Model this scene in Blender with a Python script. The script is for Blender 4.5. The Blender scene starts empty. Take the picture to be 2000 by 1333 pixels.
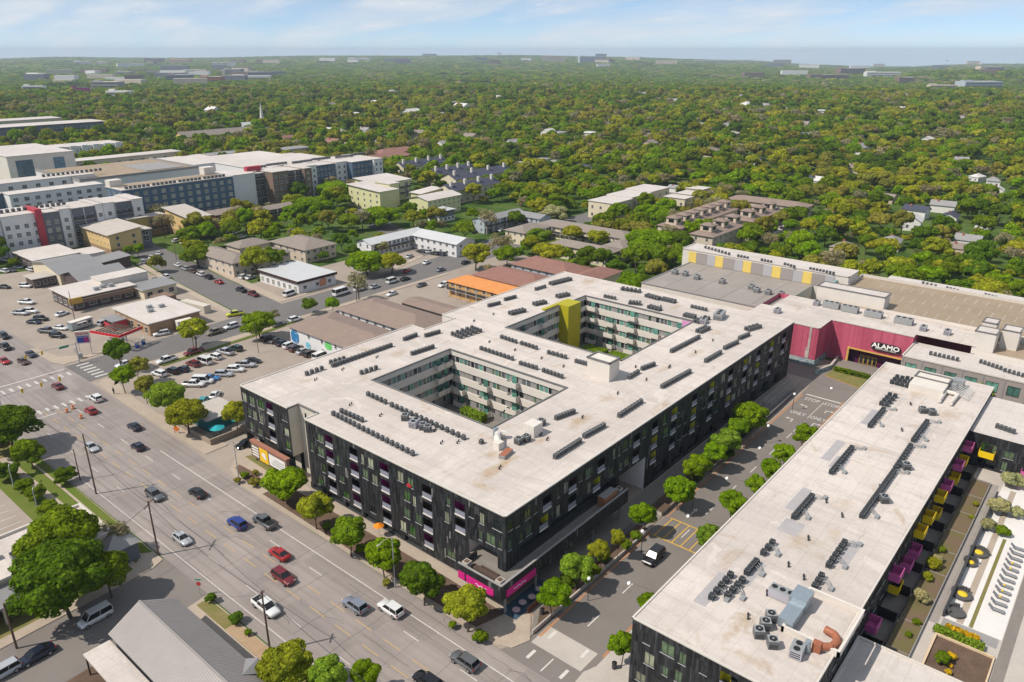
import bpy, math, random
from mathutils import Vector, Matrix
random.seed(7)
SC = bpy.context.scene
COL = SC.collection
PI = math.pi
# ------------------------------------------------------------------ camera
# Ground metres: x runs along the shopping street, y along the boulevard, camera drone at (0,0,80).
FPX, HZN, CX, CY, HCAM = 1480.0, 100.0, 1000.0, 666.5, 80.0
PITCH = math.atan((CY - HZN) / FPX)
YAW = math.atan((2335 - CX) / math.hypot(FPX, CY - HZN))
_fw = Vector((math.cos(YAW), math.sin(YAW), 0)); RT = Vector((math.sin(YAW), -math.cos(YAW), 0)); _z = Vector((0, 0, 1))
DV = _fw * math.cos(PITCH) - _z * math.sin(PITCH); UV = _fw * math.sin(PITCH) + _z * math.cos(PITCH)
cam = bpy.data.cameras.new('camera'); camo = bpy.data.objects.new('camera', cam); COL.objects.link(camo)
camo.matrix_world = Matrix(((RT.x, UV.x, -DV.x, 0), (RT.y, UV.y, -DV.y, 0), (RT.z, UV.z, -DV.z, HCAM), (0, 0, 0, 1)))
cam.sensor_width = 36; cam.lens = 36 * FPX / 2000; cam.clip_start = 1; cam.clip_end = 60000
SC.camera = camo
def G(u, v, z=0.0):
    "point of the plane at height z that lies under map position (u, v) of the survey photograph"
    d = RT * ((u - CX) / FPX) - UV * ((v - CY) / FPX) + DV
    t = (z - HCAM) / d.z
    return Vector((d.x * t, d.y * t, z))
def PJ(w):
    w = Vector(w) - Vector((0, 0, HCAM)); zz = w.dot(DV)
    if zz < 1: return (-9999, -9999, zz)
    return (CX + FPX * w.dot(RT) / zz, CY - FPX * w.dot(UV) / zz, zz)
# ------------------------------------------------------------------ light
SUN_EL, SUN_DIR = math.radians(50), Vector((-0.86, 0.51, 0)).normalized()
wd = bpy.data.worlds.new('World'); SC.world = wd; wd.use_nodes = True
nt = wd.node_tree; nt.nodes.clear()
def N(t, typ, **kw):
    n = t.nodes.new(typ)
    for k, v in kw.items(): setattr(n, k, v)
    return n
out = N(nt, 'ShaderNodeOutputWorld'); bg = N(nt, 'ShaderNodeBackground'); sky = N(nt, 'ShaderNodeTexSky')
sky.sky_type = 'NISHITA'; sky.sun_disc = False; sky.sun_elevation = SUN_EL
sky.sun_rotation = math.atan2(SUN_DIR.x, SUN_DIR.y); sky.altitude = 200; sky.air_density = 0.5; sky.dust_density = 0.0; sky.ozone_density = 4.0
bg.inputs['Strength'].default_value = 0.08
# thin broken cloud over the whole sky, drawn on a flat cloud deck
tc = N(nt, 'ShaderNodeTexCoord'); sep = N(nt, 'ShaderNodeSeparateXYZ'); nt.links.new(tc.outputs['Generated'], sep.inputs[0])
def MA(t, op, a, b=None, c=None, clamp=False):
    n = t.nodes.new('ShaderNodeMath'); n.operation = op; n.use_clamp = clamp
    for i, x in enumerate((a, b, c)):
        if x is None: continue
        if isinstance(x, (int, float)): n.inputs[i].default_value = x
        else: t.links.new(x, n.inputs[i])
    return n.outputs[0]
zc = MA(nt, 'MAXIMUM', sep.outputs['Z'], 0.012); den = MA(nt, 'ADD', zc, 0.16)
cx = MA(nt, 'DIVIDE', sep.outputs['X'], den); cy = MA(nt, 'DIVIDE', sep.outputs['Y'], den)
cmb = N(nt, 'ShaderNodeCombineXYZ'); nt.links.new(cx, cmb.inputs[0]); nt.links.new(cy, cmb.inputs[1])
sv = N(nt, 'ShaderNodeCombineXYZ'); nt.links.new(sep.outputs['X'], sv.inputs[0]); nt.links.new(sep.outputs['Y'], sv.inputs[1]); nt.links.new(zc, sv.inputs[2]); nt.links.new(sv.outputs[0], sky.inputs['Vector'])
def NOISE(t, vec, scale, detail=6, rough=.6, dist=0.0):
    n = t.nodes.new('ShaderNodeTexNoise'); n.inputs['Scale'].default_value = scale; n.inputs['Detail'].default_value = detail
    n.inputs['Roughness'].default_value = rough; n.inputs['Distortion'].default_value = dist
    if vec is not None: t.links.new(vec, n.inputs['Vector'])
    return n.outputs['Fac']
def RAMP(t, fac, stops, interp='LINEAR'):
    n = t.nodes.new('ShaderNodeValToRGB'); r = n.color_ramp; r.interpolation = interp
    while len(r.elements) < len(stops): r.elements.new(0.5)
    for e, (p, c) in zip(r.elements, stops):
        e.position = p; e.color = (c[0], c[1], c[2], 1) if not isinstance(c, (int, float)) else (c, c, c, 1)
    t.links.new(fac, n.inputs[0]); return n.outputs[0]
def MIX(t, fac, a, b, mode='MIX'):
    n = t.nodes.new('ShaderNodeMix'); n.data_type = 'RGBA'; n.blend_type = mode
    for sock, x in ((n.inputs[0], fac), (n.inputs[6], a), (n.inputs[7], b)):
        if isinstance(x, (int, float)): sock.default_value = x
        elif isinstance(x, (tuple, list)): sock.default_value = (x[0], x[1], x[2], 1)
        else: t.links.new(x, sock)
    return n.outputs[2]
st_ = N(nt, 'ShaderNodeMapping'); st_.inputs['Rotation'].default_value = (0, 0, -.75); st_.inputs['Location'].default_value = (1.7, .4, 0); st_.inputs['Scale'].default_value = (1.6, .9, 1); nt.links.new(cmb.outputs[0], st_.inputs[0])
cl = RAMP(nt, NOISE(nt, st_.outputs[0], 0.85, 7, .55, .5), [(0.38, 0), (0.60, 1)])
cl2 = RAMP(nt, NOISE(nt, st_.outputs[0], 2.6, 5, .6, .3), [(0.30, .45), (0.7, 1)])
clf = MA(nt, 'MULTIPLY', MA(nt, 'MULTIPLY', cl, cl2), 0.88)
skyc = MIX(nt, clf, MIX(nt, .30, sky.outputs[0], (3.9, 4.9, 5.9)), MIX(nt, cl2, (4.5, 5.1, 5.7), (6.3, 6.5, 6.8)))
puff = MA(nt, 'MULTIPLY', RAMP(nt, NOISE(nt, st_.outputs[0], 9.0, 5, .55, .2), [(0.63, 0), (0.70, 1)]), RAMP(nt, NOISE(nt, st_.outputs[0], 1.6, 2, .5), [(0.5, 0), (0.6, .8)]))
skyc = MIX(nt, puff, skyc, (6.6, 6.7, 6.9))
nt.links.new(skyc, bg.inputs['Color']); nt.links.new(bg.outputs[0], out.inputs[0])
sl = bpy.data.lights.new('sun', 'SUN'); slo = bpy.data.objects.new('sun', sl); COL.objects.link(slo)
sl.energy = 3.0; sl.angle = math.radians(0.6); sl.color = (1.0, 0.93, 0.83)
_sd = SUN_DIR * math.cos(SUN_EL) + _z * math.sin(SUN_EL)
slo.rotation_euler = _sd.to_track_quat('Z', 'Y').to_euler(); slo.location = (0, 0, 300)
SC.view_settings.view_transform = 'Standard'; SC.view_settings.look = 'None'; SC.view_settings.exposure = 0.68; SC.view_settings.gamma = 1.0
SC.render.engine = 'CYCLES'; SC.cycles.max_bounces = 5; SC.cycles.diffuse_bounces = 3; SC.cycles.glossy_bounces = 2
SC.cycles.transmission_bounces = 3; SC.cycles.transparent_max_bounces = 6; SC.cycles.volume_bounces = 0
SC.cycles.caustics_reflective = False; SC.cycles.caustics_refractive = False; SC.cycles.use_denoising = True
SC.cycles.use_adaptive_sampling = True; SC.cycles.adaptive_threshold = 0.02
# ------------------------------------------------------------------ materials
MATS = {}
def newmat(name):
    m = bpy.data.materials.new(name); m.use_nodes = True
    t = m.node_tree; b = t.nodes['Principled BSDF']; MATS[name] = m
    return m, t, b
def M(name, col=None, rough=.8, var=.12, scale=.6, metal=0.0, col2=None, bump=0.0, fine=6.0, spec=.3, coat=0.0):
    "plain weathered surface: base colour, broad blotches (col2) and fine grain"
    if name in MATS: return MATS[name]
    m, t, b = newmat(name)
    tc = N(t, 'ShaderNodeTexCoord'); v = tc.outputs['Object']
    c2 = col2 or tuple(x * (1 - var * 1.6) for x in col)
    f1 = RAMP(t, NOISE(t, v, scale, 6, .62, .4), [(.36, 0), (.66, 1)])
    c = MIX(t, MA(t, 'MULTIPLY', f1, .75), col, c2)
    g = RAMP(t, NOISE(t, v, fine, 3, .6), [(.3, 1 - var), (.7, 1 + var * .6)])
    c = MIX(t, 1.0, c, g, 'MULTIPLY')
    t.links.new(c, b.inputs['Base Color'])
    b.inputs['Roughness'].default_value = rough; b.inputs['Metallic'].default_value = metal
    b.inputs['Specular IOR Level'].default_value = spec; b.inputs['Coat Weight'].default_value = coat
    if bump:
        bp = N(t, 'ShaderNodeBump'); bp.inputs['Strength'].default_value = bump; bp.inputs['Distance'].default_value = .05
        t.links.new(g, bp.inputs['Height']); t.links.new(bp.outputs[0], b.inputs['Normal'])
    return m
def srgb(r, g, b):
    f = lambda c: (c / 255 / 12.92) if c / 255 <= .04045 else ((c / 255 + .055) / 1.055) ** 2.4
    return (f(r), f(g), f(b))
# ------------------------------------------------------------------ mesh building
class MB:
    def __init__(s): s.v = []; s.f = []; s.m = []
    def face(s, pts, mi=0):
        n = len(s.v); s.v += [tuple(p) for p in pts]; s.f.append(tuple(range(n, n + len(pts)))); s.m.append(mi)
    def box(s, x0, y0, z0, x1, y1, z1, mi=0, top=None, bottom=True):
        if x1 < x0: x0, x1 = x1, x0
        if y1 < y0: y0, y1 = y1, y0
        n = len(s.v)
        s.v += [(x0, y0, z0), (x1, y0, z0), (x1, y1, z0), (x0, y1, z0), (x0, y0, z1), (x1, y0, z1), (x1, y1, z1), (x0, y1, z1)]
        fs = [(0, 1, 5, 4), (1, 2, 6, 5), (2, 3, 7, 6), (3, 0, 4, 7), (4, 5, 6, 7)] + ([(3, 2, 1, 0)] if bottom else [])
        for k, q in enumerate(fs): s.f.append(tuple(n + i for i in q)); s.m.append(top if (k == 4 and top is not None) else mi)
    def prism(s, poly, z0, z1, mi=0, top=None, bottom=False):
        n = len(poly); a = sum(poly[i][0] * poly[(i + 1) % n][1] - poly[(i + 1) % n][0] * poly[i][1] for i in range(n))
        if a < 0: poly = poly[::-1]
        k = len(s.v); s.v += [(p[0], p[1], z0) for p in poly] + [(p[0], p[1], z1) for p in poly]
        for i in range(n): s.f.append((k + i, k + (i + 1) % n, k + n + (i + 1) % n, k + n + i)); s.m.append(mi)
        s.f.append(tuple(k + n + i for i in range(n))); s.m.append(mi if top is None else top)
        if bottom: s.f.append(tuple(k + n - 1 - i for i in range(n))); s.m.append(mi)
    def cyl(s, p0, p1, r0, r1=None, n=8, mi=0, caps=True):
        r1 = r0 if r1 is None else r1
        p0, p1 = Vector(p0), Vector(p1); d = (p1 - p0).normalized()
        a = d.orthogonal().normalized(); b = d.cross(a); k = len(s.v)
        for p, r in ((p0, r0), (p1, r1)):
            for i in range(n):
                q = p + a * (r * math.cos(2 * PI * i / n)) + b * (r * math.sin(2 * PI * i / n)); s.v.append(tuple(q))
        for i in range(n): s.f.append((k + i, k + (i + 1) % n, k + n + (i + 1) % n, k + n + i)); s.m.append(mi)
        if caps:
            s.f.append(tuple(k + n + i for i in range(n))); s.m.append(mi); s.f.append(tuple(k + n - 1 - i for i in range(n))); s.m.append(mi)
    def tube(s, pts, r, n=5, mi=0):
        for a, b in zip(pts[:-1], pts[1:]): s.cyl(a, b, r, r, n, mi, True)
    def ball(s, c, r, nu=8, nv=5, mi=0, sz=None):
        c = Vector(c); sz = sz or (r, r, r); k = len(s.v)
        for j in range(nv + 1):
            t = PI * j / nv
            for i in range(nu):
                p = 2 * PI * i / nu; s.v.append((c.x + sz[0] * math.sin(t) * math.cos(p), c.y + sz[1] * math.sin(t) * math.sin(p), c.z + sz[2] * math.cos(t)))
        for j in range(nv):
            for i in range(nu):
                s.f.append((k + j * nu + i, k + (j + 1) * nu + i, k + (j + 1) * nu + (i + 1) % nu, k + j * nu + (i + 1) % nu)); s.m.append(mi)
    def shift(s, d): s.v = [(a + d[0], b + d[1], c + d[2]) for a, b, c in s.v]; return s
    def mesh(s, name, mats, smooth=False):
        me = bpy.data.meshes.new(name); me.from_pydata(s.v, [], s.f)
        for m in (mats if isinstance(mats, (list, tuple)) else [mats]): me.materials.append(m)
        me.polygons.foreach_set('material_index', s.m)
        if smooth: me.polygons.foreach_set('use_smooth', [True] * len(s.f))
        me.update(); return me
    def build(s, name, mats, parent=None, smooth=False):
        return OB(name, s.mesh(name, mats, smooth), parent)
def OB(name, data, parent=None, loc=None, rz=0.0, scale=None, color=None):
    o = bpy.data.objects.new(name, data); COL.objects.link(o)
    if parent is not None: o.parent = parent
    if loc is not None: o.location = loc
    if rz: o.rotation_euler = (0, 0, rz)
    if scale is not None: o.scale = scale
    if color is not None: o.color = (color[0], color[1], color[2], 1)
    return o
def tag(o, label, cat, group=None, kind=None):
    if label: o['label'] = label
    if cat: o['category'] = cat
    if group: o['group'] = group
    if kind: o['kind'] = kind
    return o
def thing(name, label, cat, loc=(0, 0, 0), rz=0.0, group=None):
    return tag(OB(name, None, None, loc, rz), label, cat, group)
def structure(o): o['kind'] = 'structure'; return o
def stuff(o, label=None, cat=None):
    o['kind'] = 'stuff'
    if label: o['label'] = label
    if cat: o['category'] = cat
    return o
def sheet(name, poly, z, m, parent=None, kind=True):
    b = MB(); b.face([(p[0], p[1], z) for p in ccw(poly)]); o = b.build(name, m, parent)
    if kind: structure(o)
    return o
def ccw(poly):
    n = len(poly); a = sum(poly[i][0] * poly[(i + 1) % n][1] - poly[(i + 1) % n][0] * poly[i][1] for i in range(n))
    return poly if a > 0 else poly[::-1]
def rect(x0, y0, x1, y1): return [(x0, y0), (x1, y0), (x1, y1), (x0, y1)]
def gp(*pts): return [tuple(G(u, v)[:2]) for u, v in pts]
KEEP = []      # polygons kept free of trees
def keep(poly, pad=0): KEEP.append(poly)
# ------------------------------------------------------------------ ground, roads, pavements
def lerp(a, b, t): return a + (b - a) * t
def sst(a, b, x):
    t = min(1, max(0, (x - a) / (b - a))); return t * t * (3 - 2 * t)
_SKY = [(-2000, 112), (0, 112), (120, 110), (230, 111.5), (420, 110.5), (560, 108.5), (700, 108), (860, 107), (1000, 107), (1130, 109), (1250, 110), (1400, 115), (1480, 117), (1560, 122), (1700, 125.5), (1790, 125), (1850, 122), (1940, 120.5), (2100, 121), (4000, 118)]
def terrain_z(x, y):
    r = math.hypot(x, y)
    if r < 1500: return 0.0
    c = (x * _fw.x + y * _fw.y) / r; s = (x * RT.x + y * RT.y) / r
    u = CX + 1585 * (s / c if c > .3 else math.copysign(3, s))
    u = min(3900, max(-1900, u))
    for (a, va), (b, vb) in zip(_SKY[:-1], _SKY[1:]):
        if a <= u <= b: v = lerp(va, vb, (u - a) / (b - a)); break
    zs = HCAM - (v - HZN) * 9000 / 1585 - 12
    z = zs * sst(3500, 9000, r) + (-14 if u < 1250 else -26) * sst(1500, 3000, r) * (1 - sst(3500, 8000, r))
    if u > 1560: z += 26 * sst(2600, 3600, r) * (1 - sst(3600, 5200, r)) * sst(1700, 1900, u)
    z += 7 * math.sin(x * .0021 + 1) * math.sin(y * .0017) * sst(2500, 4500, r)
    return z - 60 * sst(9000, 12000, r)
rings = [5, 60, 150, 300, 500, 800, 1150, 1500]; r = 1500
while r < 12000: r *= 1.045; rings.append(r)
NA = 220; b = MB(); b.v.append((0, 0, -.02))
for r in rings:
    for i in range(NA):
        a = 2 * PI * i / NA; x, y = r * math.cos(a), r * math.sin(a); b.v.append((x, y, terrain_z(x, y) - .02))
for i in range(NA): b.f.append((0, 1 + i, 1 + (i + 1) % NA)); b.m.append(0)
for k in range(len(rings) - 1):
    for i in range(NA):
        p = 1 + k * NA; b.f.append((p + i, p + NA + i, p + NA + (i + 1) % NA, p + (i + 1) % NA)); b.m.append(0)
m, t, bs = newmat('wooded_ground')
v = N(t, 'ShaderNodeTexCoord').outputs['Object']
ca = RAMP(t, NOISE(t, v, .05, 8, .7, .5), [(.3, (.018, .05, .008)), (.45, (.05, .10, .012)), (.55, (.10, .15, .03)), (.66, (.09, .08, .04)), (.8, (.16, .13, .09))])
cb = RAMP(t, NOISE(t, v, .004, 6, .6), [(.35, (.03, .07, .012)), (.6, (.08, .11, .03))])
t.links.new(MIX(t, .35, ca, cb), bs.inputs['Base Color']); bs.inputs['Roughness'].default_value = .95; bs.inputs['Specular IOR Level'].default_value = .1
structure(b.build('ground', m, None, True))

M('concrete_road', (.325, .285, .255), .85, .10, .09, col2=(.265, .232, .208), fine=3)
M('asphalt', (.185, .162, .146), .88, .10, .12, col2=(.215, .19, .17), fine=5)
M('asphalt_blue', (.145, .136, .131), .88, .08, .12, col2=(.17, .158, .15), fine=5)
M('lot_concrete', (.345, .29, .24), .9, .10, .12, col2=(.285, .235, .195), fine=2.5)
M('sidewalk', (.42, .345, .27), .9, .10, .25, col2=(.35, .285, .225), fine=4)
M('pale_paving', (.48, .43, .38), .85, .08, .3, col2=(.41, .365, .325), fine=4)
M('kerb_stone', (.44, .37, .29), .9, .1, .4)
M('kerb_paint', (.62, .30, .10), .8, .2, .5, col2=(.45, .17, .10))
M('grass', (.11, .155, .022), .95, .25, .35, col2=(.15, .16, .04), fine=9, spec=.1)
M('dry_grass', (.17, .17, .05), .95, .25, .35, col2=(.25, .19, .09), fine=9, spec=.1)
M('mulch', (.16, .105, .075), .95, .3, .5, col2=(.10, .07, .05), fine=9, spec=.1)
M('earth', (.42, .30, .19), .95, .2, .3, col2=(.34, .23, .14), fine=5, spec=.1)
M('white_paint', (.64, .61, .56), .7, .15, 1.2, col2=(.5, .47, .44), fine=8)
M('worn_white_paint', (.55, .52, .49), .8, .15, 1.2, col2=(.42, .39, .37), fine=8)
M('yellow_paint', (.50, .33, .13), .75, .2, .8, col2=(.38, .29, .18), fine=8)
M('bright_yellow_paint', (.60, .37, .06), .7, .12, .8, fine=8)
M('tar', (.11, .10, .095), .8, .2, 1)
M('dark_paving', (.15, .14, .145), .85, .1, .6, fine=5)
M('mid_paving', (.23, .205, .18), .85, .1, .6, fine=5)
# sheets, each a few millimetres above the one below
sheet('city_paving', rect(60, 190, 240, 224), .002, MATS['lot_concrete'])
sheet('block_paving', rect(64.3, 54.4, 205, 200), .004, MATS['lot_concrete'])
sheet('corner_lot_paving', [(66, 216), (121, 217), (124, 262), (128, 318), (44, 345), (44, 232), (52, 226)], .004, MATS['lot_concrete'])
sheet('motel_lot_paving', [(137, 217), (236, 222), (236, 242), (210, 246), (168, 246), (137, 246)], .004, MATS['lot_concrete'])
sheet('office_lot_paving', rect(-60, 112, 42, 182), .004, MATS['dry_grass'])
sheet('house_lot_paving', rect(-40, 40, 43, 100), .004, MATS['mulch'])
sheet('south_lot_paving', rect(66, -60, 215, 44.6), .004, MATS['lot_concrete'])
m, t, bs = newmat('boulevard_concrete')
v = N(t, 'ShaderNodeTexCoord').outputs['Object']; sp = N(t, 'ShaderNodeSeparateXYZ'); t.links.new(v, sp.inputs[0])
c = MIX(t, RAMP(t, NOISE(t, v, .08, 7, .65, .6), [(.35, 0), (.68, 1)]), (.315, .272, .25), (.255, .22, .2))
mp = N(t, 'ShaderNodeMapping'); mp.inputs['Scale'].default_value = (1, .045, 1); t.links.new(v, mp.inputs[0])
c = MIX(t, MA(t, 'MULTIPLY', RAMP(t, NOISE(t, mp.outputs[0], 1.1, 5, .6), [(.45, 0), (.7, 1)]), .45), c, (.20, .175, .158))
ph = MA(t, 'SINE', MA(t, 'MULTIPLY', MA(t, 'ADD', sp.outputs[0], 1.1), 3.7)); c = MIX(t, MA(t, 'MULTIPLY', MA(t, 'MAXIMUM', ph, 0.0), .16), c, (.17, .15, .14))
slab = MA(t, 'FLOOR', MA(t, 'DIVIDE', sp.outputs[1], 7.3)); sx_ = MA(t, 'FLOOR', MA(t, 'DIVIDE', sp.outputs[0], 3.05)); cv = N(t, 'ShaderNodeCombineXYZ'); t.links.new(slab, cv.inputs[0]); t.links.new(sx_, cv.inputs[1])
wn = N(t, 'ShaderNodeTexWhiteNoise', noise_dimensions='2D'); t.links.new(cv.outputs[0], wn.inputs['Vector']); c = MIX(t, 1.0, c, RAMP(t, wn.outputs[0], [(0, .90), (1, 1.08)]), 'MULTIPLY')
c = MIX(t, MA(t, 'MULTIPLY', RAMP(t, NOISE(t, v, .5, 6, .7, 1.0), [(.62, 0), (.75, 1)]), .4), c, (.16, .14, .13))
c = MIX(t, 1.0, c, RAMP(t, NOISE(t, v, 5, 3, .6), [(.3, .93), (.7, 1.05)]), 'MULTIPLY'); t.links.new(c, bs.inputs['Base Color']); bs.inputs['Roughness'].default_value = .85; bs.inputs['Specular IOR Level'].default_value = .25
lam = sheet('boulevard', [(43.4, -60), (64.4, -60), (64.2, 100), (66.2, 170), (67.2, 215), (66.5, 330), (62, 520), (30, 520), (38, 330), (42.6, 215), (43.2, 170), (43.5, 110)], .008, MATS['boulevard_concrete'])
sheet('side_street', [(66.8, 199), (82, 201), (125, 201.5), (200, 202), (250, 204), (420, 212), (420, 228), (250, 226), (190, 218), (137, 217), (121, 216.5), (80, 215.5), (66.8, 215)], .010, MATS['asphalt_blue'])
sheet('cross_street', [(121.5, 216.9), (136.5, 216.9), (141, 262), (147, 310), (160, 420), (147, 420), (133, 310), (126, 262)], .010, MATS['asphalt_blue'])
sheet('shopping_street', [(64.2, 41), (66.2, 43.8), (200, 45.8), (200, 66), (188.5, 66), (188.5, 56.2), (178, 55.6), (68, 54.6), (64.2, 56.5)], .010, MATS['asphalt'])
sheet('back_lane', [(43.6, 98.6), (43.6, 113.6), (41.0, 112.9), (-30, 108.8), (-60, 103), (-60, 90), (20, 97.5)], .010, MATS['asphalt'])
sheet('back_street', [(212, 226.5), (226, 227), (262, 330), (250, 332)], .011, MATS['asphalt_blue'])
# boulevard markings
def line(name, x0, y0, x1, y1, w, z, m, parent):
    d = Vector((x1 - x0, y1 - y0)).normalized(); n = Vector((-d.y, d.x)) * w / 2
    b = MB(); b.face([(x0 - n.x, y0 - n.y, z), (x1 - n.x, y1 - n.y, z), (x1 + n.x, y1 + n.y, z), (x0 + n.x, y0 + n.y, z)][::1])
    return b.build(name, m, parent)
WP, YP, WW = MATS['white_paint'], MATS['yellow_paint'], MATS['worn_white_paint']
line('edge_line', 60.9, 20, 61.0, 150, .16, .014, WP, lam); line('edge_line', 45.6, 20, 45.2, 150, .16, .014, WW, lam)
_d = {}
def dash(x, y, ln, m, w=.14):
    key = (ln, m.name, w)
    if key not in _d:
        b = MB(); b.face([(-w / 2, 0, 0), (w / 2, 0, 0), (w / 2, ln, 0), (-w / 2, ln, 0)]); _d[key] = b.mesh('lane_dash', m)
    return OB('lane_dash', _d[key], lam, (x, y, .014))
for k in range(14):
    y = 32 + k * 11.5; dash(57.9, y, 3.2, WP); dash(48.6, y + 4, 3.2, WW)
for k in range(26):
    y = 30 + k * 6.2; dash(54.9, y, 3.6, YP, .18); dash(52.2, y + 1.5, 3.6, YP, .18)
# zebra crossings at the junction
def bars(name, x0, x1, n, y, ln, wd, m):
    for k in range(n):
        b = MB(); x = lerp(x0, x1, k / max(1, n - 1)); b.face([(x - wd / 2, y, .014), (x + wd / 2, y, .014), (x + wd / 2, y + ln, .014), (x - wd / 2, y + ln, .014)]); b.build(name, m, lam)
bars('zebra_bar', 46, 65.5, 11, 207.6, 2.8, .65, WW); bars('zebra_bar', 46, 62.5, 10, 188.4, 2.8, .65, WW)
for k in range(6):
    b = MB(); y = 201 + k * 2.3; b.face([(69, y, .014), (72.2, y, .014), (72.2, y + .7, .014), (69, y + .7, .014)]); b.build('zebra_bar', WP, lam)
b = MB(); b.face([(46, 213, .014), (66, 213, .014), (66, 213.4, .014), (46, 213.4, .014)]); b.build('stop_line', WP, lam)
b = MB(); b.face([(46, 186.2, .014), (54, 186.2, .014), (54, 186.6, .014), (46, 186.6, .014)]); b.build('stop_line', WW, lam)
# tarred joints and cracks in the concrete slabs
rnd = random.Random(3); b = MB()
def crack(pts, w):
    for (x0, y0), (x1, y1) in zip(pts[:-1], pts[1:]):
        d = Vector((x1 - x0, y1 - y0))
        if d.length < 1e-4: continue
        d.normalize(); n = Vector((-d.y, d.x)) * w / 2
        b.face([(x0 - n.x, y0 - n.y, .012), (x1 - n.x, y1 - n.y, .012), (x1 + n.x, y1 + n.y, .012), (x0 + n.x, y0 + n.y, .012)])
for x in (47.0, 50.5, 53.6, 56.5, 59.4, 62.6):
    y = 30
    while y < 190:
        y2 = y + rnd.uniform(6, 22)
        if rnd.random() < .45:
            pts = [(x + rnd.gauss(0, .05), lerp(y, y2, i / 8)) for i in range(9)]; crack(pts, rnd.uniform(.04, .09))
        y = y2
for k in range(22):
    y = 38 + k * 7.3 + rnd.gauss(0, .3); x0 = rnd.choice((43.6, 47, 50.5)); x1 = rnd.choice((56.5, 59.4, 62.6, 64))
    crack([(lerp(x0, x1, i / 12), y + rnd.gauss(0, .09)) for i in range(13)], rnd.uniform(.04, .08))
for k in range(9):
    x, y = rnd.uniform(45, 63), rnd.uniform(45, 170); a = rnd.uniform(1, 2.1); pts = [(x, y)]
    for i in range(rnd.randint(5, 12)):
        a += rnd.gauss(0, .3); x += math.cos(a) * .8; y += math.sin(a) * .8
        if not 44 < x < 64: break
        pts.append((x, y))
    crack(pts, rnd.uniform(.04, .09))
stuff(b.build('tar_seams', MATS['tar'], lam))
# raised pavements
def pavement(name, poly, m, h=.13, kerb=None):
    b = MB(); b.prism(poly, 0, h, 1, 0); o = b.build(name, [MATS[m], MATS[kerb or 'kerb_stone']]); return structure(o)
pavement('boulevard_sidewalk', [(64.5, 57.6), (65.6, 55.2), (68.4, 54.2), (72.6, 57.4), (72.6, 62), (72.6, 119), (74, 136), (71.5, 136.6), (66.5, 131.5), (64.4, 124)], 'sidewalk')
pavement('junction_sidewalk', [(66.4, 141), (71.5, 141), (72, 150), (69.2, 168), (69.8, 185), (72, 196), (70, 198.4), (67.6, 196), (66.6, 180)], 'sidewalk')
pavement('side_street_sidewalk', [(72, 196), (69.8, 192), (84, 196.4), (128, 198.4), (200, 199.6), (200, 201.4), (82, 200.6), (71, 198.6)], 'sidewalk')
pavement('station_sidewalk', [(67.2, 216.4), (80, 217), (80, 219), (73, 219.5), (68.6, 224), (66.8, 236), (65.4, 236), (65.6, 221)], 'sidewalk')
pavement('verge_sidewalk', [(43.2, 113.2), (41.0, 112.2), (-30, 108.6), (-30, 110.6), (38.4, 114.2), (41.2, 117), (41.2, 172), (43.0, 172)], 'sidewalk')
pavement('house_sidewalk', [(43.2, 99.2), (43.2, 30), (38.6, 30), (38.6, 98.6)], 'sidewalk')
pavement('far_corner_sidewalk', [(118.8, 219), (121, 219), (125.5, 262), (131, 306), (128.6, 306), (123, 262)], 'sidewalk')
pavement('motel_sidewalk', [(137.2, 218.8), (190, 220), (212, 226.5), (212, 228.6), (190, 222), (140.2, 221), (145, 262), (151, 306), (148, 306), (141.4, 262)], 'sidewalk')
pavement('shop_sidewalk', [(68.8, 54.6), (106.4, 55.2), (178, 56.8), (178, 62.4), (72.8, 62.4), (72.8, 57)], 'mid_paving', .14, 'kerb_paint')
pavement('plaza_sidewalk', [(66, 44.6), (68.4, 44.8), (70.5, 44), (200, 45), (200, 38.8), (66, 38.8), (65, 41)], 'pale_paving', .13, 'kerb_paint')
pavement('corner_plaza', [(65, 38.6), (69.6, 38.6), (69.6, 10), (65, 10)], 'pale_paving', .13)
# shopping-street markings
st = bpy.data.objects['shopping_street']
def mark(name, poly, m, z=.016):
    b = MB(); b.face([(p[0], p[1], z) for p in ccw(poly)]); return b.build(name, m, st)
mark('crossing_slab', [(68.3, 53.9), (72.6, 54.0), (72.6, 45.2), (68.3, 45.2)], MATS['pale_paving'], .013)
for k in range(11):
    x = 76.2 + k * 9.6
    if x < 168: mark('lane_dash', rect(x, 49.4, x + 3.1, 49.58), WP)
mark('lane_dash', rect(64.8, 49.35, 67.8, 49.55), WP)
mark('lane_line', rect(157, 49.45, 176.8, 49.6), WP); mark('stop_line', rect(178.6, 46.2, 179.1, 54.6), WP)
for p in ((65.5, 52.2), (70.5, 52.2), (65.5, 46.4), (70.5, 46.4)):
    mark('stop_tick', rect(p[0], p[1], p[0] + 1.9, p[1] + .5), WP)
FL = M('fire_lane_paint', (.50, .21, .08), .8, .25, .6, col2=(.34, .2, .13))
mark('fire_lane_line', [(70, 53.85), (103, 54.55), (103, 54.25), (70, 53.5)], FL); mark('fire_lane_line', [(109, 54.75), (178, 55.45), (178, 55.1), (109, 54.45)], FL); mark('fire_lane_line', [(72.6, 44.15), (180, 45.7), (180, 46.0), (72.6, 44.5)], FL)
BY = MATS['bright_yellow_paint']
mark('hatch_edge', [(102.4, 53.9), (102.7, 53.9), (102.7, 45.4), (102.4, 45.4)], BY, .018); mark('hatch_edge', [(109, 53.9), (109.3, 53.9), (109.3, 45.5), (109, 45.5)], BY, .018)
for k in range(5):
    y = 46.6 + k * 1.7; mark('hatch_stripe', [(102.7, y), (102.7, y + .22), (109, y + .22), (109, y)], BY)
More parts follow.
